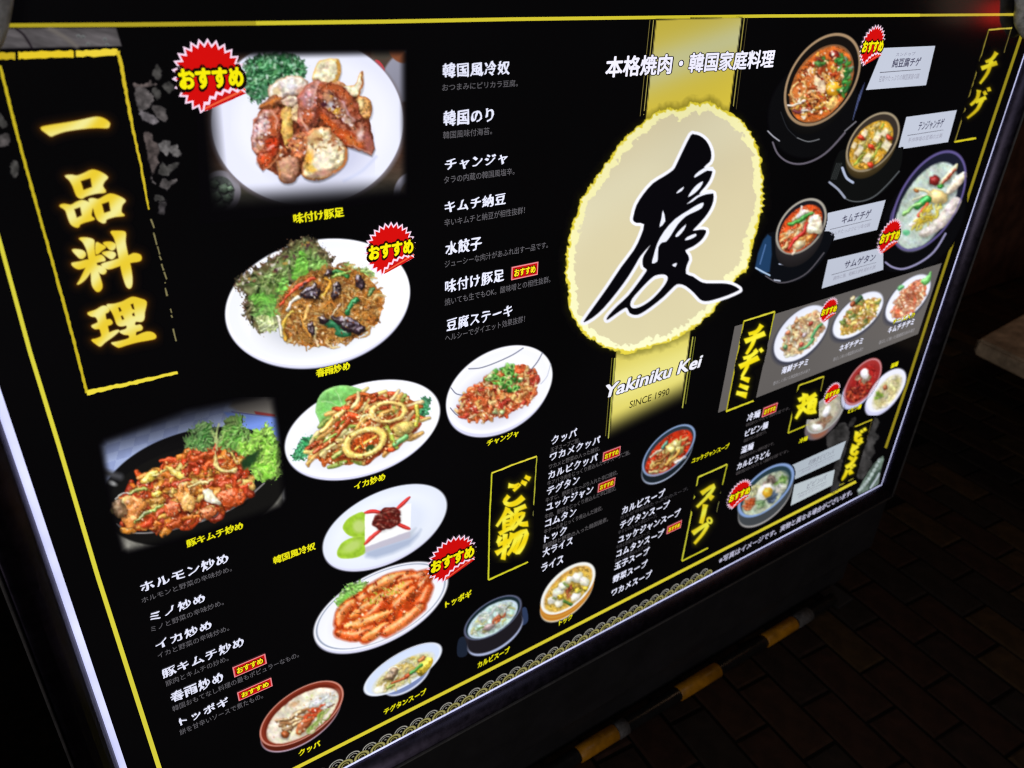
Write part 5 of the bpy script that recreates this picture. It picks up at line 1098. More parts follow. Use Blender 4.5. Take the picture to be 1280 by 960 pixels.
# tteokbokki
P = Pic(386, 698, 566, 826, 0.9, seed=17)
plate(P, 476, 758, 92, 42, -27, (248, 249, 255), side=(-1, 5), line=(150, 160, 180), well=.76, side_col=(214, 214, 238))
P.ell(476, 764, 62, 32, -28, (226, 222, 228), soft=14)
P.frill([(419, 748), (429, 737), (440, 727), (453, 726), (460, 732), (452, 743), (444, 753), (432, 761), (422, 758)], (120, 180, 80), (110, 180, 66), (206, 232, 150), 2, 4, .28, .3, 5, .6, .3, 75)
TB = [(419, 786), (422, 768), (430, 757), (444, 745), (458, 735), (470, 727), (485, 719), (506, 717), (526, 716), (537, 724), (537, 734), (530, 748), (520, 758), (502, 772), (486, 784), (462, 795), (438, 798), (424, 794)]
P.poly(TB, (206, 62, 16), 1, sm=3, tex=.4, tf=.12, rough=1)
TS = (.74, .34, .30, 9)
for pts, col in (([(432, 764), (452, 748), (476, 734)], (236, 96, 30)), ([(462, 738), (488, 724), (514, 719)], (242, 124, 48)), ([(500, 726), (520, 722), (536, 718)], (238, 100, 36)), ([(512, 746), (526, 733), (534, 722)], (232, 84, 28)), ([(424, 780), (428, 764), (442, 752)], (238, 104, 36)), ([(440, 770), (462, 756), (488, 740)], (244, 112, 36)), ([(474, 756), (494, 740), (514, 728)], (238, 98, 30)),
                 ([(452, 778), (468, 764), (478, 752)], (226, 76, 22)), ([(518, 762), (530, 747), (535, 734)], (232, 86, 28)), ([(489, 772), (496, 755), (516, 736)], (240, 94, 28)), ([(432, 784), (456, 778), (488, 765)], (246, 122, 42)), ([(424, 791), (444, 795), (466, 785)], (234, 84, 26)), ([(456, 798), (470, 790), (484, 781)], (244, 116, 42)), ([(482, 790), (502, 778), (526, 758)], (242, 112, 46))):
    P.stroke(pts, 14.5, (176, 48, 12), 1, soft=4); P.stroke(pts, 13, col, 1, TS, soft=1.8, taper=.42, tex=.22)
    q = smooth(pts, 4, False); P.stroke([tuple(v + np.array([-.8, -2.6])) for v in q[2:-2]], 1.5, (255, 200, 140), 1, soft=2.4, taper=.7)
P.speck([(454, 750), (470, 738), (505, 728), (508, 738), (480, 750), (460, 758)], 54, (.7, 1.5), [(150, 160, 40), (206, 180, 60), (240, 180, 100)], 2, 38); P.speck(TB, 60, (.7, 1.4), [(255, 226, 190), (255, 190, 130), (150, 30, 10)], 1, 39)
P.build(DN, amp=.9, grain=.05, gam=.86, label="photo of red rice cakes with a lettuce leaf on a white oval plate")

# rice soup in a brown pot
P = Pic(314, 846, 440, 950, 0.9, seed=18)
pot(P, 377, 892, 60, 28.5, -34, (-1, 9), (196, 128, 110), (122, 40, 22), (104, 34, 20), (226, 214, 190), .95, .86, (1.5, 3), (214, 190, 214))
P.ell(377, 892, 59.5, 28, -34, (128, 46, 28), inner=.90, soft=1.2); P.ell(377, 892, 60, 28.5, -34, (206, 140, 124), inner=.965, soft=1)
sp = epoly(378, 895, 50, 21, -34)
P.ell(378, 895, 51, 23, -34, (228, 217, 194), 1, soft=2, tex=.15, tf=.1); P.ell(400, 880, 22, 9, -34, (238, 236, 226), 1, soft=8, tex=.2)
P.heap(epoly(398, 880, 20, 8.5, -34), 46, (10, 18), (1.6, 2.6), [(240, 240, 232), (222, 224, 210), (250, 250, 246)], 1, (-34, 40), .4, 40, (.7, .4, .2, 12), shadow=.15)
for pts in ([(346, 902), (358, 900), (372, 897)], [(350, 908), (364, 903), (378, 898), (388, 892)], [(354, 913), (366, 908), (376, 902)], [(364, 898), (372, 892), (382, 888)]):
    P.stroke(pts, 6.0, (92, 56, 30), 2, soft=1.6, taper=.4); P.stroke([(x, y - .8) for x, y in pts], 4.4, (214, 170, 120), 2, SH, soft=1.6, taper=.4)
P.poly([(370, 916), (374, 904), (386, 894), (392, 900), (384, 910), (376, 918)], (160, 74, 30), 2, sm=2, shade=SH, bulge=3, tex=.4, shadow=.3)
P.heap([(350, 906), (366, 896), (384, 886), (398, 880), (400, 888), (384, 898), (372, 912), (360, 918)], 8, (9, 18), (2.4, 4.4), [(150, 96, 50), (196, 150, 100), (110, 66, 36), (224, 196, 150), (176, 110, 60)], 2, (-24, 26), .2, 41, SH, shadow=.4)
P.heap([(380, 894), (390, 886), (402, 882), (404, 886), (394, 896), (384, 902)], 16, (5, 10), (2.4, 4), [(214, 56, 20), (196, 40, 14), (230, 90, 40)], 3, (-34, 30), .2, 42, SH, shadow=.3)
P.heap([(384, 912), (396, 900), (406, 888), (412, 892), (402, 906), (388, 916)], 22, (8, 14), (1.6, 2.6), [(176, 200, 90), (206, 216, 150), (140, 176, 70)], 2, (-42, 24), .3, 43, SH, shadow=.2)
P.ell(356, 918, 5, 4, 0, (150, 66, 26), 2, shade=SH, shadow=.4, tex=.5); P.ell(367, 880, 6, 3, -20, (222, 176, 130), 1, soft=3); P.stroke([(410, 884), (418, 881)], 2.4, (110, 70, 60), 2)
P.speck(sp, 50, (.7, 1.3), [(250, 246, 236), (190, 160, 120), (206, 214, 150)], 1, 44)
P.build(DN, label="photo of pale noodle soup with mushrooms in a brown stoneware pot", amp=1.1, grain=.05)

# soup in a white bowl
P = Pic(446, 796, 562, 882, 0.85, seed=19)
P.ell(509, 848, 33, 15, -34, (212, 218, 240), soft=1.4); P.ell(508, 846, 33, 15, -34, (136, 152, 198), soft=1.6, col2=(110, 124, 170))
P.ell(503.5, 837, 55, 19.6, -31, (196, 212, 248), soft=1.5, col2=(222, 232, 254)); P.ell(503.5, 836.5, 55.5, 20, -31, (242, 246, 255), inner=.95, soft=1.1); P.ell(503, 835, 44, 14, -31, (212, 224, 252), soft=8)
P.ell(504, 841, 40, 13, -31, (226, 210, 130), 1, soft=5, tex=.2)
P.heap(epoly(504, 841, 36, 11, -31), 80, (6, 15), (2, 4), [(236, 210, 120), (244, 226, 160), (226, 190, 80), (214, 206, 140), (236, 232, 200)], 1, (-34, 40), .35, 45, (.65, .45, .25, 12), shadow=.2)
P.poly([(520, 836), (534, 822), (541, 824), (538, 834), (526, 846)], (236, 196, 50), 1, tex=.3, shade=SH)
P.poly([(478, 848), (490, 835), (498, 837), (492, 848), (484, 849)], (120, 96, 70), 2, shade=SH, bulge=4, tex=.5, shadow=.4); P.stroke([(490, 854), (496, 844)], 1.6, (236, 226, 206), 2)
for q, w, c in (([(490, 854), (502, 849), (510, 846)], 3, (196, 70, 24)), ([(508, 846), (514, 842)], 4.5, (190, 70, 28)), ([(514, 842), (522, 836), (527, 832)], 3.6, (60, 150, 50)), ([(524, 826), (530, 822)], 4, (206, 110, 50)), ([(484, 860), (492, 856)], 3, (150, 170, 70))): P.stroke(q, w, c, 2, SH, shadow=.3)
P.ell(474, 862, 7, 4, -25, (236, 232, 220), 1, soft=3)
P.build(DN, label="photo of yellow soup with a slice of meat in a white bowl", amp=1.15)

# rib soup in a black pot
P = Pic(566, 738, 666, 828, 0.85, seed=20)
P.poly([(573, 800), (582, 797), (584, 818), (572, 820)], (26, 34, 50), 0); P.poly([(652, 762), (658, 760), (660, 776), (652, 781)], (44, 58, 90), 0)
pot(P, 616, 772, 41.5, 19.5, -34, (3, 21), (104, 110, 140), (40, 36, 44), (22, 38, 46), (190, 220, 210), .935, .84, (0, 2), (170, 180, 214))
P.ell(616, 774, 35.5, 15.5, -34, (192, 222, 212), 1, soft=2, tex=.25, tf=.2)
P.heap(epoly(616, 774, 31, 12, -34), 70, (4, 9), (1.6, 3.2), [(226, 232, 220), (206, 214, 190), (222, 214, 130), (240, 240, 236), (170, 190, 170), (236, 226, 170)], 1, (-30, 60), .3, 46, (.65, .45, .25, 12), shadow=.25)
P.ell(611, 784, 8, 4, -28, (176, 150, 150), 2, shade=SH, shadow=.4, tex=.3); P.heap([(614, 780), (622, 770), (630, 768), (624, 778)], 12, (4, 7), (1.8, 3), [(206, 80, 36), (226, 110, 60), (190, 60, 30)], 3, (-40, 50), .2, 47, SH, shadow=.3); P.stroke([(596, 788), (604, 784)], 3, (110, 130, 80), 2); P.stroke([(632, 762), (638, 756)], 1.2, (60, 70, 60), 2)
P.ell(616, 774, 35.5, 15.5, -34, (206, 218, 250), 0, inner=.95, soft=1)
P.build(DN, label="photo of pale rib soup in a black two handled pot", amp=1.15)

# rice cake soup
P = Pic(668, 698, 752, 784, 0.85, seed=21)
for k in range(6, 0, -1): P.ell(710 - 1.5 * k / 6, 736 + 10 * k / 6, 41, 21, -43, [(206, 150, 60), (196, 120, 36), (206, 140, 50)][k % 3] if k < 6 else (236, 226, 206), soft=1.4)
P.ell(710, 735.5, 42, 21.5, -43, (232, 232, 224), soft=1.3, col2=(250, 250, 246)); P.ell(710, 736, 38, 18, -43, (206, 150, 60), 1, soft=1.6); P.ell(710.5, 738, 36, 16.5, -43, (222, 180, 70), 1, soft=3, tex=.3)
for x, y, a, b in ((698, 740, 8, 6), (704, 731, 6, 5), (722, 722, 8, 6.5), (730, 727, 6, 6), (690, 750, 6.5, 5), (699, 753, 6.5, 4.5), (719, 746, 7, 5), (712, 724, 5, 4)): P.ell(x, y, a, b, -40, (246, 240, 220), 1, shade=(.8, .25, .2, 10), wob=.1, shadow=.25)
for x, y in ((701, 747), (732, 736), (714, 734), (722, 738)): P.ell(x, y, 4.4, 3.4, -30, (232, 196, 40), 1, shade=SH, shadow=.2)
P.heap([(707, 746), (710, 736), (714, 731), (714, 742), (711, 749)], 14, (3, 7), (1.6, 2.6), [(150, 56, 30), (196, 90, 50), (120, 40, 24)], 3, (-60, 40), .2, 48, SH, shadow=.3)
for q, w, c in (([(706, 752), (714, 756)], 4, (60, 110, 36)), ([(705, 728), (710, 732)], 3, (110, 130, 60)), ([(692, 747), (694, 749)], 2.6, (130, 150, 70)), ([(722, 740), (725, 739)], 3, (150, 160, 60)), ([(702, 737), (708, 733)], 1.2, (90, 100, 80))): P.stroke(q, w, c, 2, SH)
P.ell(710, 735.5, 41.5, 21.2, -43, (248, 248, 244), 0, inner=.93, soft=1.2)
P.build(DN, label="photo of rice cake soup in a small pale bowl", amp=1.15)

# red beef soup
P = Pic(794, 524, 878, 612, 0.85, seed=22)
pot(P, 836, 563, 42, 20.5, -44, (-2, 11), (126, 150, 190), (34, 46, 56), (40, 54, 66), (214, 50, 20), .94, .84, (0, 3), (200, 212, 240))
P.ell(836, 566, 37.5, 17, -44, (212, 46, 18), 1, soft=1.6, tex=.25)
P.heap(epoly(835, 570, 30, 11, -44), 80, (5, 12), (2, 3.6), [(226, 150, 70), (236, 196, 110), (206, 84, 36), (190, 120, 50), (244, 222, 150), (214, 60, 24)], 1, (-46, 34), .25, 49, SH, shadow=.35)
for x, y, a, b in ((844, 556, 9, 6), (838, 562, 8, 6), (850, 562, 6, 5)): P.ell(x, y, a, b, -45, (228, 206, 116), 2, shade=SH, wob=.2, tex=.4, shadow=.2)
for q, w, c in (([(828, 560), (833, 553)], 4, (70, 140, 120)), ([(813, 571), (826, 563)], 3, (206, 190, 160)), ([(820, 578), (830, 572), (836, 566)], 3, (130, 70, 20)), ([(832, 580), (842, 572), (850, 562)], 3.2, (236, 160, 60)), ([(812, 590), (822, 590)], 4, (206, 170, 110)), ([(845, 578), (856, 571)], 4, (236, 220, 200)), ([(818, 583), (826, 578)], 3, (222, 150, 60))): P.stroke(q, w, c, 2, SH, shadow=.35)
P.ell(836, 563, 41.5, 20.2, -44, (136, 160, 200), 0, inner=.945, soft=1)
P.build(DN, label="photo of red beef soup in a dark grey bowl with bright rim", amp=1.15)

# soft tofu stew, big black pot on a stand
P = Pic(952, 34, 1086, 214, 0.9, seed=23)
P.ell(1016, 136, 64, 52, -58, (9, 9, 11), soft=3); P.stroke([(966, 178), (972, 192), (984, 202), (1000, 205), (1018, 200), (1036, 188), (1056, 166)], 2.4, (98, 92, 104)); P.stroke([(960, 164), (966, 170), (974, 176)], 2.0, (150, 150, 160)); P.stroke([(1056, 164), (1070, 152)], 1.6, (120, 118, 126))
for k in range(6): P.stroke([(1066 + k * 2, 150 - k * 6), (1074 + k * 1.4, 118 - k * 3)], 1.2, (46, 52, 84) if k % 2 else (84, 96, 140), taper=.5)
P.stroke([(996, 172), (1010, 177), (1024, 174)], 1.4, (110, 112, 116)); P.stroke([(976, 140), (984, 160), (996, 172)], 1.2, (34, 36, 40))
pot(P, 1028, 99.5, 64, 40.5, -58, (-3, 14), (176, 146, 112), (17, 16, 16), (20, 16, 14), (214, 110, 40), .935, .83, (-1, 5))
P.ell(1027, 104, 53.5, 32.5, -58, (110, 84, 62), 0, soft=1.2); P.ell(1026.5, 105, 52.5, 31.5, -58, (206, 96, 34), 1, soft=1.6, tex=.4, tf=.2)
sp = epoly(1026, 106, 48, 27, -58)
P.heap(sp, 130, (5, 12), (3, 6), [(222, 110, 40), (236, 150, 70), (206, 70, 26), (240, 190, 120), (190, 56, 20), (236, 170, 60)], 1, (-50, 80), .2, 51, SH, shadow=.35, order=1.0)
P.ell(1042, 111, 10, 9, -50, (240, 166, 24), 2, shade=(.7, .35, .25, 10), shadow=.3); P.poly([(1016, 98), (1024, 94), (1032, 104), (1030, 116), (1022, 112)], (240, 206, 170), 1, sm=2, tex=.4, soft=2); P.poly([(1030, 92), (1038, 94), (1038, 102), (1031, 102)], (236, 156, 60), 1, sm=2, soft=2); P.poly([(1032, 128), (1044, 120), (1048, 128), (1038, 138)], (240, 190, 100), 1, sm=2, tex=.5, soft=2); P.poly([(1006, 96), (1014, 90), (1018, 98), (1010, 104)], (226, 120, 60), 1, sm=2, tex=.4, soft=2)
P.ell(998, 112, 13, 9, -52, (222, 170, 100), 2, inner=.72, shade=SH, soft=1.2); P.ell(998, 114, 9, 6, -52, (206, 110, 50), 2, soft=2); P.stroke([(985, 132), (996, 131), (1006, 126)], 3, (236, 220, 200), 2, SH); P.stroke([(992, 138), (1002, 140), (1012, 136)], 4, (90, 30, 40), 2, SH); P.stroke([(1002, 138), (1014, 138)], 2.4, (240, 222, 200), 2, SH)
P.heap([(1046, 68), (1056, 66), (1064, 84), (1062, 104), (1056, 120), (1050, 112), (1054, 96), (1048, 84)], 36, (4, 9), (3, 5), [(46, 130, 40), (70, 160, 56), (30, 90, 34), (120, 150, 120)], 2, (-50, 50), .2, 52, SH, shadow=.45)
P.heap([(1016, 74), (1030, 70), (1034, 80), (1022, 84)], 12, (4, 8), (3, 5), [(60, 120, 44), (90, 150, 70), (150, 60, 40)], 2, (0, 60), .2, 53, SH, shadow=.4); P.ell(1043, 68, 6, 5, 0, (150, 40, 30), 2, shade=SH, tex=.6)
P.speck(sp, 110, (.7, 1.5), [(255, 230, 190), (150, 30, 10), (255, 200, 140), (90, 40, 20), (240, 240, 220)], 1, 54)
P.build(DN, label="photo of bubbling tofu stew with egg yolk in the largest black pot", amp=1.15)

# soybean stew
P = Pic(1034, 134, 1134, 256, 0.9, seed=24)
P.poly([(1038, 226), (1046, 196), (1060, 186), (1120, 186), (1128, 186), (1124, 214), (1104, 240), (1080, 252), (1062, 251), (1050, 240)], (13, 14, 14), 0); P.stroke([(1037, 228), (1048, 238), (1058, 249), (1074, 252), (1092, 246), (1108, 232), (1124, 214)], 1.4, (92, 96, 100)); P.stroke([(1037, 228), (1048, 237), (1056, 247)], 3, (150, 156, 176)); P.stroke([(1053, 210), (1058, 222), (1066, 228)], 3.4, (170, 180, 206))
for k in range(4): P.stroke([(1039 + 2 * k, 224), (1046 + 2 * k, 204)], .9, (56, 60, 60))
pot(P, 1091, 177.5, 43, 26.5, -52, (-2, 11), (168, 152, 124), (74, 60, 34), (52, 44, 38), (206, 150, 40), .925, .80, (-2, 4))
P.ell(1089, 181.5, 35.5, 20.5, -52, (208, 152, 40), 1, soft=1.6, tex=.35, tf=.2)
P.heap(epoly(1089, 182, 30, 18, -52), 60, (5, 11), (2.4, 4), [(222, 180, 70), (190, 160, 50), (236, 206, 120), (206, 140, 40), (150, 150, 50)], 1, (-55, 40), .25, 55, SH, shadow=.3)
for x, y, l, w in ((1074, 188, 11, 6), (1097, 171, 11, 6), (1106, 166, 9, 6), (1084, 198, 11, 7), (1108, 182, 10, 9), (1068, 182, 7, 5), (1081, 167, 8, 6)): (lambda c, s_: P.poly([(x + (u * l * c - v * w * s_) * .56, y + (u * l * s_ + v * w * c) * .62) for u, v in ((-1, -1), (1, -.9), (.9, 1), (-1, .9))], (240, 230, 200), 2, sm=1, soft=1.6, shadow=.3, col2=(214, 196, 150), grad=(.3, 1), tex=.15))(math.cos(-1.0), math.sin(-1.0))
for x, y in ((1077, 172), (1089, 184), (1112, 172), (1088, 206)): P.ell(x, y, 5, 3.4, 30, (206, 50, 26), 2, shade=SH, shadow=.35, wob=.15)
for q in ([(1092, 196), (1100, 180)], [(1072, 202), (1078, 194)], [(1102, 160), (1104, 154)], [(1068, 206), (1074, 198)]): P.stroke(q, 2.6, (140, 160, 50), 2, SH)
P.build(DN, label="photo of soybean stew with tofu cubes in a brown rimmed black pot", amp=1.15)

# kimchi stew
P = Pic(940, 244, 1044, 360, 0.9, seed=25)
P.poly([(944, 334), (954, 302), (966, 290), (1036, 290), (1038, 306), (1024, 330), (1000, 350), (974, 353), (958, 346)], (10, 12, 17), 0); P.poly([(944, 334), (954, 300), (964, 296), (962, 340)], (30, 60, 96), 0, sm=2, soft=2); P.stroke([(945, 335), (954, 340), (962, 344)], 2.2, (170, 196, 226)); P.stroke([(957, 345), (972, 353), (990, 351), (1010, 340), (1030, 316)], 1.5, (92, 88, 96)); P.stroke([(974, 330), (982, 331)], 1.6, (190, 200, 226)); P.stroke([(950, 330), (957, 306)], 1.6, (76, 110, 160)); P.stroke([(968, 350), (975, 351)], 1.6, (200, 206, 226))
pot(P, 1001.5, 283, 40, 26, -52, (-2, 18), (178, 172, 160), (44, 40, 42), (26, 24, 30), (210, 60, 26), .91, .82, (-1, 3))
P.ell(1001, 286, 34.5, 21, -52, (206, 70, 26), 1, soft=1.6, tex=.3)
P.heap(epoly(1000, 290, 28, 17, -52), 70, (6, 13), (2.6, 4.6), [(236, 150, 70), (226, 110, 40), (244, 196, 130), (214, 70, 26), (244, 224, 190)], 1, (-50, 34), .25, 57, SH, shadow=.3)
P.poly([(1008, 288), (1010, 276), (1022, 268), (1028, 280), (1026, 292), (1014, 292)], (240, 226, 196), 1, shade=SH, bulge=4, shadow=.3, tex=.2); P.poly([(994, 272), (1002, 262), (1012, 264), (1000, 274)], (240, 232, 216), 1, shade=SH, bulge=3)
P.stroke([(986, 281), (998, 277), (1008, 270), (1016, 266)], 5.4, (50, 140, 44), 2, SH, shadow=.35, taper=.5); P.stroke([(986, 311), (994, 300), (1004, 290), (1009, 278)], 4.8, (196, 28, 20), 3, (.6, .5, .4, 14), shadow=.3, taper=.5); P.stroke([(1002, 258), (1000, 266)], 2.4, (236, 232, 222), 1); P.ell(1000, 306, 7, 5, -30, (240, 206, 150), 1, shade=SH); P.ell(1012, 298, 6, 4, -40, (230, 130, 50), 1, shade=SH, tex=.4)
P.build(DN, label="photo of kimchi stew with green onion in a grey rimmed black pot", amp=1.15)

# chicken soup
P = Pic(1104, 184, 1216, 340, 0.9, seed=26)
P.ell(1152, 278, 74, 46, -58, (8, 8, 11), soft=3); P.stroke([(1107, 328), (1116, 334), (1130, 336), (1150, 328), (1168, 314), (1182, 292)], 2.4, (150, 146, 184)); P.stroke([(1112, 286), (1114, 270), (1120, 256)], 2.4, (74, 68, 110))
P.ell(1161, 251, 70, 37, -60, (72, 62, 106), soft=1.3, col2=(104, 92, 150)); P.ell(1161, 252, 67.5, 34.5, -60, (26, 28, 44), soft=1.4); P.ell(1158, 257, 60, 30, -60, (190, 206, 196), 1, soft=2, tex=.2, tf=.12)
P.ell(1148, 284, 30, 20, -50, (196, 212, 200), 1, soft=10)
P.poly([(1150, 290), (1168, 276), (1184, 256), (1194, 246), (1202, 250), (1196, 264), (1182, 282), (1164, 294), (1152, 296)], (222, 206, 200), 1, shade=(.7, .35, .15, 8), bulge=7, tex=.15, shadow=.25); P.poly([(1136, 282), (1146, 270), (1160, 262), (1150, 284)], (226, 204, 200), 1, shade=SH, bulge=4)
P.poly([(1182, 240), (1192, 224), (1206, 214), (1208, 222), (1200, 232), (1188, 244)], (226, 204, 176), 1, shade=SH, bulge=4, shadow=.3); P.poly([(1172, 232), (1186, 214), (1196, 204), (1196, 212), (1184, 228)], (226, 204, 150), 1, shade=SH, bulge=3, shadow=.3); P.stroke([(1176, 232), (1186, 222), (1194, 212)], 3.4, (150, 60, 36), 1, SH)
P.ell(1168, 226, 7, 6, -20, (150, 34, 30), 3, shade=SH, shadow=.35, tex=.6, tf=.6, wob=.15); P.ell(1176, 233, 4, 3, 0, (50, 150, 50), 2, shade=SH)
P.ell(1172, 246, 13, 9, 14, (236, 202, 130), 2, shade=(.65, .42, .25, 10), shadow=.4); P.stroke([(1144, 235), (1156, 238), (1164, 243)], 4, (236, 212, 150), 2, SH, taper=.4); P.stroke([(1140, 250), (1152, 246), (1162, 246)], 3, (226, 216, 170), 2, SH, taper=.4); P.ell(1145, 238, 3.4, 2, 20, (180, 100, 40), 2, shade=SH)
P.stroke([(1146, 258), (1154, 252), (1160, 249)], 9, (40, 150, 56), 2, SH, shadow=.3); P.stroke([(1130, 268), (1140, 259), (1150, 254)], 4.4, (130, 190, 100), 2, SH); P.stroke([(1148, 270), (1154, 262), (1159, 255)], 4, (206, 60, 30), 2, SH)
P.heap([(1142, 284), (1150, 268), (1162, 256), (1178, 258), (1172, 268), (1158, 280), (1148, 288)], 44, (5, 11), (2, 3.2), [(240, 216, 70), (250, 232, 120), (232, 196, 40)], 2, (-50, 50), .25, 59, SH, shadow=.25); P.ell(1133, 291, 4.5, 4, 0, (90, 170, 120), 2, tex=.5)
P.ell(1161, 251, 69, 36, -60, (98, 88, 146), 0, inner=.965, soft=1.2)
P.a[P.Y > 408 - .3056 * (P.X - 918.5) - .8] = 0
P.build(DN, label="photo of milky whole chicken soup in a purple rimmed black bowl", amp=1.15)

# three savoury pancakes on the grey panel
GP = np.array([98, 94, 92]) / 255.0
def cake(x0, y0, x1, y1, cx, cy, a, b, ang, cols, base, seed, label, extra):
    P = Pic(x0, y0, x1, y1, 0.85, GP, seed)
    P.ell(cx - 1.5, cy + 3, a * 1.02, b * 1.05, ang, (56, 58, 74), soft=4); P.ell(cx, cy, a, b, ang, (226, 230, 250), soft=1.5, col2=(244, 245, 255)); P.ell(cx, cy, a * .86, b * .84, ang, (242, 243, 255), soft=5)
    rg = epoly(cx + 2, cy + 1, a * .78, b * .72, ang)
    P.heap(rg, 110, (4, 8), (2.4, 4.4), cols, 1, (ang, 60), .2, seed, (.6, .5, .25, 12), base=base, shadow=.22)
    P.speck(rg, 60, (.6, 1.3), [(255, 244, 220), (150, 80, 40), (250, 226, 180)], 1, seed + 1)
    extra(P); P.build(DN, 0.0005, label=label, amp=1.1)
def ex1(P):
    for q in ([(1000, 437), (1010, 432), (1016, 424)], [(1014, 422), (1020, 412), (1027, 405)]): P.stroke(q, 3.6, (70, 150, 84), 2, SH)
    for x, y, c in ((1013, 404, (176, 56, 46)), (996, 402, (230, 160, 100)), (985, 416, (222, 120, 80)), (1006, 418, (214, 190, 200)), (1002, 430, (206, 80, 60)), (982, 434, (90, 140, 90))): P.ell(x, y, 3.6, 2.6, -40, c, 2, shade=SH, shadow=.2)
cake(962, 376, 1040, 458, 1001.5, 417, 43, 24, -47, [(236, 204, 150), (222, 180, 120), (240, 224, 196), (214, 150, 110), (206, 196, 160), (236, 160, 110)], (222, 190, 140), 61, "photo of seafood pancake on a white plate nearest its gold heading", ex1)
def ex2(P):
    for q in ([(1070, 378), (1076, 372)],): P.stroke(q, 6, (40, 84, 50), 2, SH)
    P.ell(1066, 373, 4, 2.6, -50, (236, 210, 160), 2, shade=SH); P.ell(1066, 380, 3, 4, 30, (150, 60, 30), 2, shade=SH)
cake(1036, 356, 1110, 430, 1072.5, 394, 39, 18.8, -42, [(226, 190, 70), (210, 160, 60), (236, 206, 110), (120, 140, 60), (196, 140, 60), (90, 110, 50), (230, 150, 80)], (206, 166, 70), 63, "photo of green onion pancake on the middle white plate of the grey panel", ex2)
def ex3(P):
    P.poly([(1150, 352), (1158, 346), (1164, 339), (1163, 350), (1158, 356)], (90, 176, 80), 2, shade=SH, bulge=3); P.poly([(1121, 360), (1126, 356), (1131, 358), (1124, 364)], (90, 180, 100), 2, shade=SH, bulge=3)
cake(1102, 338, 1170, 408, 1135, 373, 37, 18, -48, [(222, 120, 80), (230, 146, 104), (206, 90, 60), (236, 180, 140), (226, 106, 66)], (216, 124, 84), 65, "photo of reddish kimchi pancake on a white plate with green leaves", ex3)

# noodle bowls
P = Pic(1050, 444, 1106, 512, 0.85, seed=27)
P.ell(1075, 484, 33, 16, -53, (196, 200, 236), soft=1.4); P.ell(1078.5, 477, 34, 16.5, -55, (176, 60, 56), soft=1.3, col2=(130, 34, 36)); P.ell(1078, 479, 29, 12.5, -55, (150, 28, 26), 1, soft=3, tex=.3); P.heap(epoly(1073, 486, 17, 10, -50), 40, (4, 8), (2.4, 4), [(206, 50, 30), (170, 26, 22), (226, 80, 40), (96, 20, 18)], 1, (-50, 60), .2, 67, SH, shadow=.35)
P.heap(epoly(1079, 473, 9, 6, -40), 20, (4, 8), (1.4, 2.2), [(196, 190, 150), (150, 140, 100), (226, 220, 190)], 1, (-50, 60), .3, 68, SH, shadow=.3); P.ell(1081, 467, 5, 6.5, 20, (246, 246, 250), 2, shade=(.8, .25, .2, 8)); P.ell(1078.5, 477, 33.5, 16.2, -55, (206, 150, 156), 0, inner=.94, soft=1.1)
P.build(DN, label="photo of red mixed noodles with egg in a red bowl", amp=1.15)
P = Pic(1080, 458, 1136, 520, 0.85, seed=28)
P.ell(1105, 494, 32, 16, -50, (206, 206, 236), soft=1.4); P.ell(1108, 488, 33, 16.5, -50, (228, 230, 250), soft=1.3, col2=(240, 240, 255)); P.ell(1109, 490, 25, 11.5, -52, (222, 210, 150), 1, soft=4, tex=.3); P.heap(epoly(1109, 490, 22, 9, -52), 40, (6, 12), (1.2, 2), [(232, 220, 160), (214, 200, 130), (240, 232, 190)], 1, (-52, 40), .35, 69, SH, shadow=.2)
P.ell(1107, 484, 3, 3, 0, (176, 90, 50), 2, shade=SH); P.heap(epoly(1098, 495, 5, 4, -40), 10, (3, 5), (1.4, 2.2), [(150, 196, 60), (120, 170, 40)], 2, (0, 60), .2, 70, SH); P.build(DN, label="photo of warm noodles in a white bowl", amp=1.15)
P = Pic(1004, 490, 1060, 552, 0.85, seed=29)
P.ell(1029, 526, 30, 15, -47, (110, 100, 106), soft=1.4); P.ell(1024, 540, 11, 7, -30, (150, 96, 76), soft=4); P.ell(1032, 517, 31, 16, -47, (164, 164, 160), soft=1.3, col2=(126, 124, 116)); P.ell(1031, 519, 26, 12, -47, (176, 170, 150), 1, soft=4, tex=.25)
P.heap(epoly(1030, 526, 12, 6, -50), 24, (5, 9), (1.4, 2.2), [(196, 170, 140), (170, 130, 100), (150, 100, 76)], 1, (-50, 50), .3, 71, SH, shadow=.2); P.ell(1033, 514, 4, 8, 34, (242, 242, 242), 2, shade=(.8, .25, .2, 8)); P.ell(1021, 534, 8, 4, 12, (240, 236, 232), 2, shade=(.8, .25, .2, 8)); P.ell(1032, 517, 30.6, 15.6, -47, (190, 190, 192), 0, inner=.95, soft=1.1)
P.build(DN, label="photo of cold noodles with egg in a grey bowl", amp=1.15)

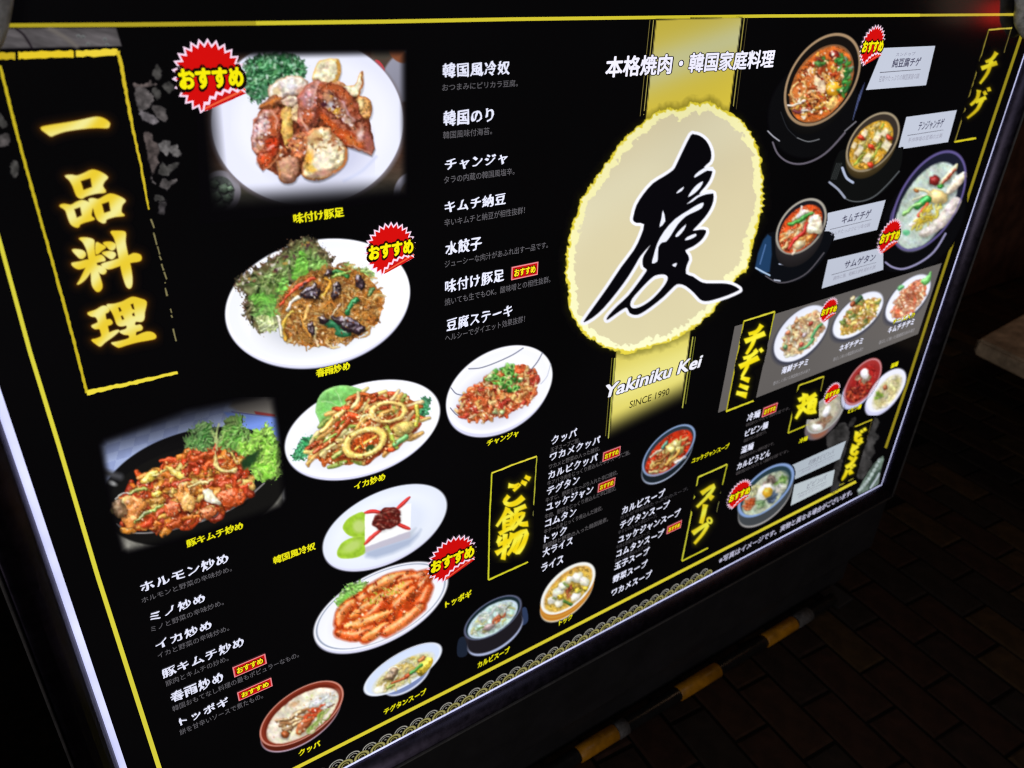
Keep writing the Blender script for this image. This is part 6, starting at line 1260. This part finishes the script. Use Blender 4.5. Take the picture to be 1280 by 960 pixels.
# bibimbap
P = Pic(918, 574, 998, 662, 0.85, seed=30)
pot(P, 957.5, 613, 44, 21.5, -43, (-1, 14), (128, 156, 204), (92, 98, 104), (38, 60, 70), (190, 190, 160), .90, .80, (-1, 4), (176, 172, 170))
P.ell(957, 616, 36, 16, -43, (176, 186, 160), 1, soft=2, tex=.3)
for x, y, l, cols, s_ in ((938, 630, 8, [(226, 90, 36), (206, 70, 26), (236, 120, 60)], 1), (963, 602, 7, [(120, 96, 86), (150, 124, 110), (90, 70, 60)], 2), (977, 601, 7, [(130, 180, 80), (170, 206, 120), (90, 150, 60)], 3), (951, 629, 6, [(130, 170, 110), (170, 196, 150)], 4), (966, 621, 7, [(90, 110, 150), (60, 80, 110)], 5), (975, 611, 6, [(236, 236, 226), (214, 216, 200)], 6), (945, 613, 8, [(236, 226, 170), (226, 216, 150)], 7)):
    P.heap(epoly(x, y, l, l * .7, -45), 26, (4, 8), (1.6, 2.8), cols, 1, (-50, 60), .25, 72 + s_, SH, shadow=.3)
P.ell(956, 614, 13, 8, -45, (240, 240, 232), 2, shade=(.8, .25, .15, 8), wob=.1, shadow=.2); P.ell(959, 615, 6, 7, 30, (238, 176, 40), 2, shade=(.7, .35, .3, 10))
P.ell(957.5, 613, 43.5, 21.2, -43, (136, 164, 214), 0, inner=.93, soft=1.1)
P.build(DN, label="photo of mixed rice with fried egg in a blue rimmed bowl", amp=1.15)
# ------------------------------------------------------------------ starburst badges and small red tags
def flat(name, rings_list, col, lift, parent, label=None):
    """flat print from outlines given in metres on the sign (x, y)"""
    V, T = [], []
    for rings in rings_list:
        base = len(V); pts = [p for r in rings for p in r]
        V += [(p[0], -lift, p[1] + GROUND) for p in pts]
        for t in tessellate_polygon([[Vector((x, y, 0)) for x, y in r] for r in rings]): T.append([base + i for i in t])
    me = mesh_np(name, V, None, T); face_front(me)
    return link(name, me, print_mat(col), parent, label)
def text_at(name, body, x0, y0, w, h, col, lift, bold, parent, grow=0.0, slant=0.0):
    uv, lay, tr, _ = glyphs(body, bold)
    u = uv[:, 0] * w + (uv[:, 0] - .5) * 2 * grow * h; v = uv[:, 1] * h + (uv[:, 1] - .5) * 2 * grow * h
    V = np.stack([x0 + u + slant * v, -lift - lay * 6e-6, y0 + v + GROUND], -1)
    return link(name, mesh_np(name, V, None, tr), print_mat(col), parent)
def badge(cx, cy, top, bot, label, lift=0.0011, red=(206, 12, 10), white=(246, 214, 236), n=27, rx=None):
    c = S(cx, cy, lift); r = (S(cx, top, lift)[1] - S(cx, bot, lift)[1]) / 2
    cut_a, cut_b = np.array((-0.46, -0.95)), np.array((1.06, -0.44)); nrm = np.array((-(cut_b - cut_a)[1], (cut_b - cut_a)[0])); nrm = nrm / np.linalg.norm(nrm)
    def star(ro, ri, cut):
        pts = []
        for i in range(2 * n):
            a = 2 * math.pi * i / (2 * n) + 0.1; rr = ro if i % 2 == 0 else ri; pts.append(np.array((rr * math.cos(a), rr * math.sin(a))))
        out = []                                   # clip by the straight lower edge
        for i in range(len(pts)):
            a, b = pts[i - 1], pts[i]; da, db = (a - cut_a) @ nrm - cut, (b - cut_a) @ nrm - cut
            if (da > 0) != (db > 0): out.append(a + (b - a) * da / (da - db))
            if db > 0: out.append(b)
        return [(c[0] + p[0] * r, c[1] + p[1] * r) for p in out]
    root = flat("starburst_badge", [[star(1.04, 0.88, 0.0)]], white, lift, SIGN, label)
    flat("badge_face", [[star(0.955, 0.80, 0.0)]], red, lift + 0.00015, root)
    zz, m = [], 12
    for i in range(m + 1):
        t = 0.10 + 0.83 * i / m; p = cut_a + (cut_b - cut_a) * t + nrm * (0.05 + 1.15 * (t - .08) * (0.95 - t) + (0.075 if i % 2 else -0.02)); zz.append(p)
    base = [cut_a + (cut_b - cut_a) * 0.10, cut_a + (cut_b - cut_a) * 0.95]
    L_ = lambda q: [(c[0] + p[0] * r, c[1] + p[1] * r) for p in q]
    wl = [p + nrm * 0.045 for p in zz] + [p - nrm * 0.045 for p in zz][::-1]
    flat("folded_edge", [[L_(wl)]], white, lift + 0.0004, root)
    flat("folded_edge", [[L_([base[0] + nrm * .01] + [p - nrm * 0.04 for p in zz] + [base[1] + nrm * .01])]], (198, 20, 22), lift + 0.0003, root)
    flat("folded_edge", [[L_([base[0] + nrm * .05, base[1] + nrm * .09, base[1] + nrm * .16, base[0] + nrm * .09])]], (236, 92, 56), lift + 0.00035, root)
    w, h = 1.80 * r, 0.56 * r; x0, y0 = c[0] - w / 2 + 0.03 * r, c[1] - h / 2 + 0.0 * r
    text_at("badge_lettering_edge", "おすすめ", x0, y0, w, h, (20, 8, 4), lift + 0.0005, 0.14, root, 0.17)
    text_at("badge_lettering", "おすすめ", x0, y0, w, h, (242, 230, 10), lift + 0.0006, 0.055, root)
for b in ((263, 97.5, 51, 145, "red starburst badge overlapping the photo of pork trotters"), (488, 312, 280, 346, "red starburst badge overlapping the plate of glass noodles"), (565, 699, 674, 727, "red starburst badge overlapping the plate of rice cakes"),
          (1090.5, 58, 32, 84, "red starburst badge between the largest black pot and its white caption box"), (1112, 296, 275, 317, "red starburst badge on the rim of the chicken soup"), (1036, 388, 374, 403, "red starburst badge on the seafood pancake plate"),
          (924, 618, 603, 634, "red starburst badge on the rim of the mixed rice bowl"), (1040, 492, 480, 504, "red starburst badge above the grey noodle bowl")): badge(*b)

def tag_(lb, rt, label=None, lift=0.0010):
    a, b = S(*lb, lift), S(*rt, lift); x0, x1, y0, y1 = a[0], b[0], a[1], b[1]; e = (y1 - y0) * 0.09
    root = flat("recommended_tag", [[[(x0, y0), (x1, y0), (x1, y1), (x0, y1)]]], (228, 128, 134), lift, SIGN, label)
    flat("tag_face", [[[(x0 + e, y0 + e), (x1 - e, y0 + e), (x1 - e, y1 - e), (x0 + e, y1 - e)]]], (196, 18, 16), lift + 0.00012, root)
    w, h = (x1 - x0) * 0.80, (y1 - y0) * 0.58
    text_at("tag_lettering_edge", "おすすめ", (x0 + x1 - w) / 2, (y0 + y1 - h) / 2, w, h, (50, 8, 6), lift + 0.00024, 0.11, root, 0.13)
    text_at("tag_lettering", "おすすめ", (x0 + x1 - w) / 2, (y0 + y1 - h) / 2, w, h, (248, 224, 24), lift + 0.00036, 0.045, root)
for q in (((639, 350.5), (673, 327)), ((293, 847), (331.5, 817)), ((298.5, 876.5), (339, 847)), ((753, 577.5), (776, 557.5)), ((747, 616), (769.5, 596.5)), ((833, 668), (852.5, 650)), ((952, 522), (972.5, 503))): tag_(*q)

# ------------------------------------------------------------------ lines of lettering
WH = (228, 230, 250)
GY = (94, 92, 97)
def dish(body, lb, rb, h, desc=None, dl=None, dr=None, dh=8.0, dc=GY, col=WH, wob=0.03):
    lettering("dish_name", body, lb, rb, h, col, 0.0008, 0.033, wob=wob, nib=True, space=1.13)
    if desc: lettering("dish_description", desc, dl, dr, dh, dc, 0.0008, 0.0)
dish("韓国風冷奴", (553, 97.5), (637, 93), 18.5, "おつまみにピリカラ豆腐。", (553, 114), (647, 110), 9)
dish("韓国のり", (554, 158), (617, 153), 19.5, "韓国風味付海苔。", (554, 174), (615, 171), 9.5)
dish("チャンジャ", (556.5, 214), (634, 206), 15, "タラの内蔵の韓国風塩辛。", (555, 230), (643, 219), 9.5)
dish("キムチ納豆", (556, 267), (632, 257), 15.5, "辛いキムチと納豆が相性抜群！", (555.5, 283.5), (656, 266), 9.5)
dish("水餃子", (556.5, 320), (602, 312), 17.5, "ジューシーな肉汁があふれ出す一品です。", (556, 335), (685, 307), 9)
dish("味付け豚足", (556, 367), (630, 354), 16.5, "焼いても生でもOK。酸味噌との相性抜群。", (556, 382.5), (688, 351), 9)
dish("豆腐ステーキ", (558, 415), (640, 397), 16, "ヘルシーでダイエット効果抜群！", (556.5, 427.5), (656, 402), 9)
dish("ホルモン炒め", (177, 742), (287, 705), 14, "ホルモンと野菜の辛味炒め。", (178, 754.5), (290, 713), 7.5)
dish("ミノ炒め", (188.5, 778), (257.5, 753), 12.5, "ミノと野菜の辛味炒め。", (189.5, 790.5), (280, 756), 7.5)
dish("イカ炒め", (196, 813), (266, 788), 12.5, "イカと野菜の辛味炒め。", (198, 823.5), (287, 789), 7.5)
dish("豚キムチ炒め", (204, 849), (306, 808), 13, "豚肉とキムチの炒め。", (208, 858.5), (286, 826), 7.5)
dish("春雨炒め", (215, 879.5), (280, 851), 14, "韓国おもてなし料理の最もポピュラーなもの。", (216.5, 890), (374, 822), 7.5)
dish("トッポギ", (225.5, 908), (287, 881), 11.5, "餅を甘辛いソースで煮たもの。", (225.5, 919.5), (329, 872), 7.5)
D2 = (94, 91, 94)
for body, lb, rb, h, desc, dl, dr in (("クッパ", (689, 557), (721, 543.5), 11, "玉子スープご飯。", (688, 566), (725, 550.5)), ("ワカメクッパ", (687, 577.5), (750, 553), 10.5, "ワカメと野菜の入った雑炊。", (686, 587), (750, 560)),
        ("カルビクッパ", (685, 600), (747, 573.5), 10.5, "牛アバラ肉をじっくり煮込んだ辛子スープご飯。", (684, 608), (788, 564)), ("テグタン", (683.5, 620), (724, 602), 11, "牛すじ、野菜をたっぷり入れた辛口雑炊。", (682, 629), (772, 591)),
        ("ユッケジャン", (682, 640.5), (741, 615), 10.5, "牛肉、野菜をじっくり煮込んだ辛口雑炊。", (681, 649.5), (770, 611)), ("コムタン", (681, 660), (720, 642.5), 10, "牛テールをじっくり煮込んだ雑炊。", (680, 668.5), (753, 636)),
        ("トック", (680, 679), (708, 666), 10, "韓国餅と野菜の入った韓国雑煮。", (678.5, 687), (760, 650))): dish(body, lb, rb, h, desc, dl, dr, 6.0, D2)
dish("大ライス", (678, 697), (715.5, 680), 10.5); dish("ライス", (676.5, 716), (704, 702.5), 10.5)
D3 = (68, 66, 70)
for body, lb, rb, h, desc, dr in (("カルビスープ", (777, 643.5), (830.5, 619), 9.5, "カルビの旨味たっぷりのスープ。", (860, 612)), ("テグタンスープ", (774.5, 662), (836.5, 632.5), 9.5, "牛すじの入った辛口スープ。", (822, 641)), ("ユッケジャンスープ", (772, 680.5), (850, 643.5), 9.5, "牛肉と野菜の辛口スープ。", (812, 669)),
        ("コムタンスープ", (770, 697.5), (829.5, 668), 9, "牛テールを煮込んだスープ。", (812, 685)), ("玉子スープ", (767.5, 713.5), (811, 692), 9, None, None), ("野菜スープ", (765.5, 729.5), (808.5, 708), 9, None, None), ("ワカメスープ", (764, 746), (814, 721), 8.5, None, None)):
    dish(body, lb, rb, h, desc, (lb[0] - 2, lb[1] + 6.5), dr, 4.6, D3)
for body, lb, rb, h, dr in (("冷麺", (933, 527.5), (949.5, 519.5), 9, (988, 508)), ("ビビン麺", (930.5, 547), (959.5, 533), 8.5, (958, 541)), ("温麺", (925.5, 568), (941, 560.5), 8.5, (968, 553)), ("カルビうどん", (920.5, 588), (962.5, 568), 8, (986, 563))):
    dish(body, lb, rb, h, "韓国の冷たい麺料理です。", (lb[0] - 1, lb[1] + 6.5), dr, 4.0, (74, 70, 72))
for body, lb, rb, h, dl, dr in (("海鮮チヂミ", (976, 468.5), (1009.5, 455), 8.5, (966, 482), (1012, 464)), ("ネギチヂミ", (1048, 440.5), (1078, 428), 8, (1041, 452), (1078, 439)), ("キムチチヂミ", (1109, 417.5), (1142, 404), 7.5, (1098, 431), (1142, 416))):
    dish(body, lb, rb, h, "香ばしく焼いた韓国風お好み焼き", dl, dr, 4.4, (150, 148, 152))
CAPY = (226, 220, 20)
def cap(body, lb, rb, h, bold=0.042):
    p = lettering("dish_caption", body, lb, rb, h, CAPY, 0.0009, bold, wob=0.03, nib=True)
    lettering("caption_edge", body, lb, rb, h, (52, 50, 4), 0.0007, bold + 0.06, parent=p, grow=0.07)
for q in (("味付け豚足", (367, 280), (430.5, 270.5), 13), ("春雨炒め", (395.5, 472.5), (438, 463), 11), ("イカ炒め", (443, 613), (482, 601.5), 9.5), ("チャンジャ", (608.5, 558.5), (648, 547.5), 8), ("豚キムチ炒め", (234, 685), (304.5, 661), 10.5), ("韓国風冷奴", (342, 706), (395, 688), 10),
          ("トッポギ", (556.5, 760.5), (589.5, 746), 9), ("カルビスープ", (597, 835.5), (637, 815.5), 7.5), ("テグタンスープ", (480, 894), (533, 868.5), 7.5), ("クッパ", (374, 946), (401, 932.5), 8), ("トック", (698.5, 782.5), (715, 773.5), 7), ("ユッケジャンスープ", (864, 580), (911, 559.5), 6.5),
          ("チーズ入り", (1115, 406), (1143, 394), 6), ("ビビン麺", (1059.5, 517.5), (1076, 509.5), 5.5), ("冷麺", (998, 555), (1009, 549.5), 5.5), ("温麺", (1112.5, 461), (1122, 456), 5.5)): cap(*q)
lettering("footnote", "※写真はイメージです。実物と異なる場合がございます。", (898, 705.5), (1064, 620.5), 7.5, (190, 188, 214), 0.0008, 0.016)

# white caption boxes with the names of the stews
def info(quad, name, desc, ruby=None, two=True, col=(190, 196, 212), ink=(58, 56, 84)):  # white print, dimmed in its colour where the backlight falls off
    rootq = poly_print("caption_box", [quad], col, 0.00045)
    tl, tr, br, bl = [np.array(p, float) for p in quad]
    at = lambda u, v: tuple((tl * (1 - u) + tr * u) * (1 - v) + (bl * (1 - u) + br * u) * v)
    def line(body, u0, u1, v0, v1, c, b):
        a, bb, t = at(u0, v1), at(u1, v1), at(u0, v0)
        lettering("caption_lettering", body, a, bb, a[1] - t[1], c, 0.0007, b, parent=rootq, up=(t[0] - a[0], 0))
    if ruby: line(ruby, .30, .66, .13, .22, (120, 118, 140), 0.0)
    line(name, .30 if len(name) > 4 else .34, .80, .27 if ruby else .20, .50, ink, 0.02)
    poly_print("caption_rule", [[at(.12, .585), at(.84, .575), at(.84, .59), at(.12, .605)]], (84, 84, 96), 0.0007, rootq)
    line(desc, .16, .84, .68, .83, (140, 140, 156), 0.0)
info([(1104, 60), (1169, 57.3), (1157.5, 106.5), (1082.5, 112.5)], "純豆腐チゲ", "豆腐やたっぷりの韓国家庭の鍋", "スンドゥブ")
info([(1133, 146.3), (1196, 137.6), (1185, 177.6), (1122.5, 187)], "テンジャンチゲ", "手作味噌の豆腐の土鍋")
info([(1035, 266.3), (1107, 250), (1096.3, 287.3), (1024.5, 304.5)], "キムチチゲ", "キムチたっぷりピリ辛の鍋")
info([(1035, 325), (1112.5, 307), (1104.5, 337), (1027.2, 360.6)], "サムゲタン", "鶏肉に栗、朝鮮人参を詰めた鍋")
info([(990, 581.5), (1057.5, 551), (1050, 573.5), (992, 600)], "石焼きビビンバ", "石の器で焼いたごはん", None, col=(176, 186, 196), ink=(130, 134, 146))
info([(993, 606), (1043.5, 587), (1040, 606.5), (988.5, 632)], "ビビンバ", "野菜をのせたごはん", None, col=(184, 194, 200), ink=(130, 134, 146))

# ------------------------------------------------------------------ wave border, fan, grey flowers
def ring(cx, cy, r0, r1, a0, a1, n=14):
    o = [(cx + r1 * math.cos(a0 + (a1 - a0) * i / n), cy + r1 * math.sin(a0 + (a1 - a0) * i / n)) for i in range(n + 1)]
    i_ = [(cx + r0 * math.cos(a1 + (a0 - a1) * i / n), cy + r0 * math.sin(a1 + (a0 - a1) * i / n)) for i in range(n + 1)]
    return o + i_
def half(cx, cy, r, n=12): return [(cx + r * math.cos(math.pi * i / n), cy + r * math.sin(math.pi * i / n)) for i in range(n + 1)]
wx0, wd_, wy = 0.2402, 0.02768, FILM[2] + 0.0036
xe = S(893, 708)[0]
nb_ = int((xe - wx0) / wd_); i0_ = -9
lo_ = -math.asin(0.0032 / 0.0136)
for i in range(i0_, nb_ + 1):
    x = wx0 + i * wd_
    root = flat("wave_motif", [[ring(x, wy, 0.0, 0.0138, lo_, math.pi - lo_)]], (10, 8, 4), 0.0007, SIGN)
    flat("wave_ring", [[ring(x, wy, 0.0088, 0.0131, lo_, math.pi - lo_)], [ring(x, wy, 0.0044, 0.0066, -.3, math.pi + .3)]], (134, 128, 74), 0.0008, root)
    flat("wave_ring", [[ring(x, wy, 0.0108, 0.0115, lo_, math.pi - lo_)]], (164, 158, 104), 0.0009, root)
    flat("wave_ring", [[ring(x, wy, 0.0, 0.0026, -.3, math.pi + .3)]], (60, 54, 28), 0.0008, root)
    xb, yb = x - wd_ * 0.5, wy + 0.0100
    flat("wave_ring", [[ring(xb, yb, 0.0106, 0.0124, 0.1, math.pi - .1)], [ring(xb, yb, 0.0066, 0.0076, 0.3, math.pi - .2)]], (158, 156, 148), 0.0005, root)
    flat("wave_ring", [[ring(xb, yb, 0.0, 0.0020, 0, math.pi)]], (140, 138, 130), 0.0005, root)

def petals(shapes, x0, y0, x1, y1, label, clip=None, seed=3, step=1.0, names=("flower_print",)):
    P = Pic(x0, y0, x1, y1, step, seed=seed)
    for pts, c in shapes: P.poly(pts, [v * .74 for v in c], 0, sm=2, tex=.55, tf=.14, soft=1.6, rough=1.5, rf=.34)
    P.build(list(names), 0.0003, label=label)
q5b = lambda pts: [(150 + x / 5.645, 80 + y / 5.645) for x, y in pts]
GA, GB, GC = (104, 98, 98), (80, 78, 76), (112, 100, 98)
petals([(q5b(p), c) for p, c in (
    ([(92, 130), (150, 145), (200, 130), (215, 112), (222, 140), (262, 138), (240, 152), (160, 165), (100, 165)], GC), ([(105, 170), (170, 165), (215, 205), (240, 245), (210, 300), (170, 328), (130, 325), (112, 250)], GA),
    ([(230, 60), (262, 5), (285, 35), (296, 80), (270, 112), (245, 100)], GB), ([(300, 150), (345, 125), (390, 165), (350, 205), (322, 190)], GB), ([(222, 190), (248, 160), (280, 190), (285, 225), (262, 250), (240, 225)], GB),
    ([(222, 300), (262, 292), (320, 320), (332, 395), (305, 405), (280, 385), (262, 385), (240, 350)], GA), ([(135, 325), (190, 340), (250, 370), (268, 405), (230, 428), (180, 405), (150, 385)], (124, 118, 122)),
    ([(165, 490), (200, 476), (230, 510), (232, 540), (270, 560), (275, 620), (260, 660), (275, 690), (250, 740), (225, 780), (205, 700), (185, 600)], GC), ([(268, 570), (300, 545), (352, 540), (360, 575), (405, 570), (415, 600), (436, 632), (415, 655), (370, 645), (345, 620), (330, 655), (300, 625), (280, 610)], (128, 124, 124)),
    ([(275, 740), (300, 685), (330, 720), (400, 690), (415, 712), (350, 770), (335, 790), (270, 775)], GB), ([(278, 860), (310, 805), (340, 830), (390, 808), (402, 825), (345, 875), (330, 890)], GA), ([(222, 790), (240, 830), (255, 845), (225, 835)], GA), ([(248, 925), (290, 930), (320, 960), (250, 965)], GB))],
    160, 78, 232, 252, "grey flower print beside the large gold heading")
petals([([(0, 141), (6, 150), (10, 156), (4, 160), (-6, 152)], GB), ([(-6, 172), (8, 166), (12, 172), (10, 182), (0, 184), (-8, 180)], GA), ([(14, 204), (20, 200), (24, 212), (20, 222), (14, 218)], GB)], -12, 136, 28, 226, "grey leaf print by the edge of the sign", seed=4)
petals([([(196, 246), (200, 244), (208, 250), (207, 260), (205, 268), (198, 266), (199, 254)], (70, 66, 68))], 190, 240, 214, 272, "grey bud print beside the large gold heading", seed=5)
# streaked grey photograph strip above the large heading
P = Pic(-70, 34, 156, 64, 1.0, seed=6); full = (slice(0, P.ny), slice(0, P.nx)); X, Y = P.X, P.Y
m = np.clip(0.5 - sdf_poly([(-60, 36.2), (145, 34.5), (152, 57.5), (-60, 62)], X, Y) / 1.6, 0, 1)
st_ = fbm(X * 0.5 - Y * 1.2, Y + X * .1, 0.09, 8); c = c3((84, 80, 82)) * (0.65 + 0.7 * st_)[..., None]
P.put(full, m, c, 0); P.stroke([(20, 36), (30, 44), (40, 60)], 2.4, (24, 18, 24), 0, soft=2); P.stroke([(62, 36), (80, 46), (96, 58)], 5, (104, 98, 94), 0, soft=5); P.stroke([(-8, 40), (2, 52)], 2, (50, 34, 40), 0, soft=2)
for x, y in ((98, 45), (110, 55), (131, 49), (134, 56), (104, 46)): P.ell(x, y, 2.4, 2.0, 0, (112, 116, 116), 0); P.ell(x, y + .6, 1.3, 1.0, 0, (60, 60, 60), 0)
P.build(["picture_strip"], 0.0003, label="grey streaked picture strip above the large gold heading")
petals([([(1033, 545), (1044, 535), (1056, 528), (1062, 540), (1058, 560), (1050, 590), (1044, 604), (1040, 592), (1046, 574), (1036, 566)], (68, 66, 66)), ([(1064, 524), (1070, 522), (1066, 532), (1060, 534)], (56, 54, 54)), ([(1088, 536), (1094, 522), (1099, 528), (1094, 540), (1100, 546), (1092, 556), (1094, 566), (1088, 574), (1092, 582), (1080, 598), (1071, 596), (1076, 572), (1083, 552)], (78, 76, 76)), ([(1040, 600), (1050, 602), (1046, 612), (1038, 616)], (62, 60, 62))], 1028, 518, 1104, 620, "dim grey flower print around the smallest gold heading", seed=7)
P = Pic(1062, 570, 1108, 622, 0.8, seed=9)
FN = [(1101, 571.5), (1109, 567), (1104, 590), (1101, 605), (1092, 610), (1072, 620), (1076, 606), (1084, 592), (1092, 580)]
FNc = [(1104, 569), (1104.8, 574), (1100.3, 590), (1098, 605.5), (1088, 611.5), (1072, 619.5), (1076, 606), (1084, 592), (1092, 580)]
P.poly(FNc, (96, 112, 102), 0, sm=1, tex=.5, tf=.2)
for k in range(9):
    t = k / 8; P.ell(1074 + 25 * t, 613 - 38 * t + 4 * math.sin(t * 3), 3.0, 2.0, -60, (164, 178, 176), 0, tex=.3)
P.stroke([(1086, 611), (1092, 596), (1100, 588)], 2.4, (56, 76, 66), 0); P.stroke([(1088, 610), (1096, 598), (1099, 592)], 2, (180, 190, 200), 0)
P.build(["fan_print"], 0.00035, label="pale green fan print in the lower corner of the sign")
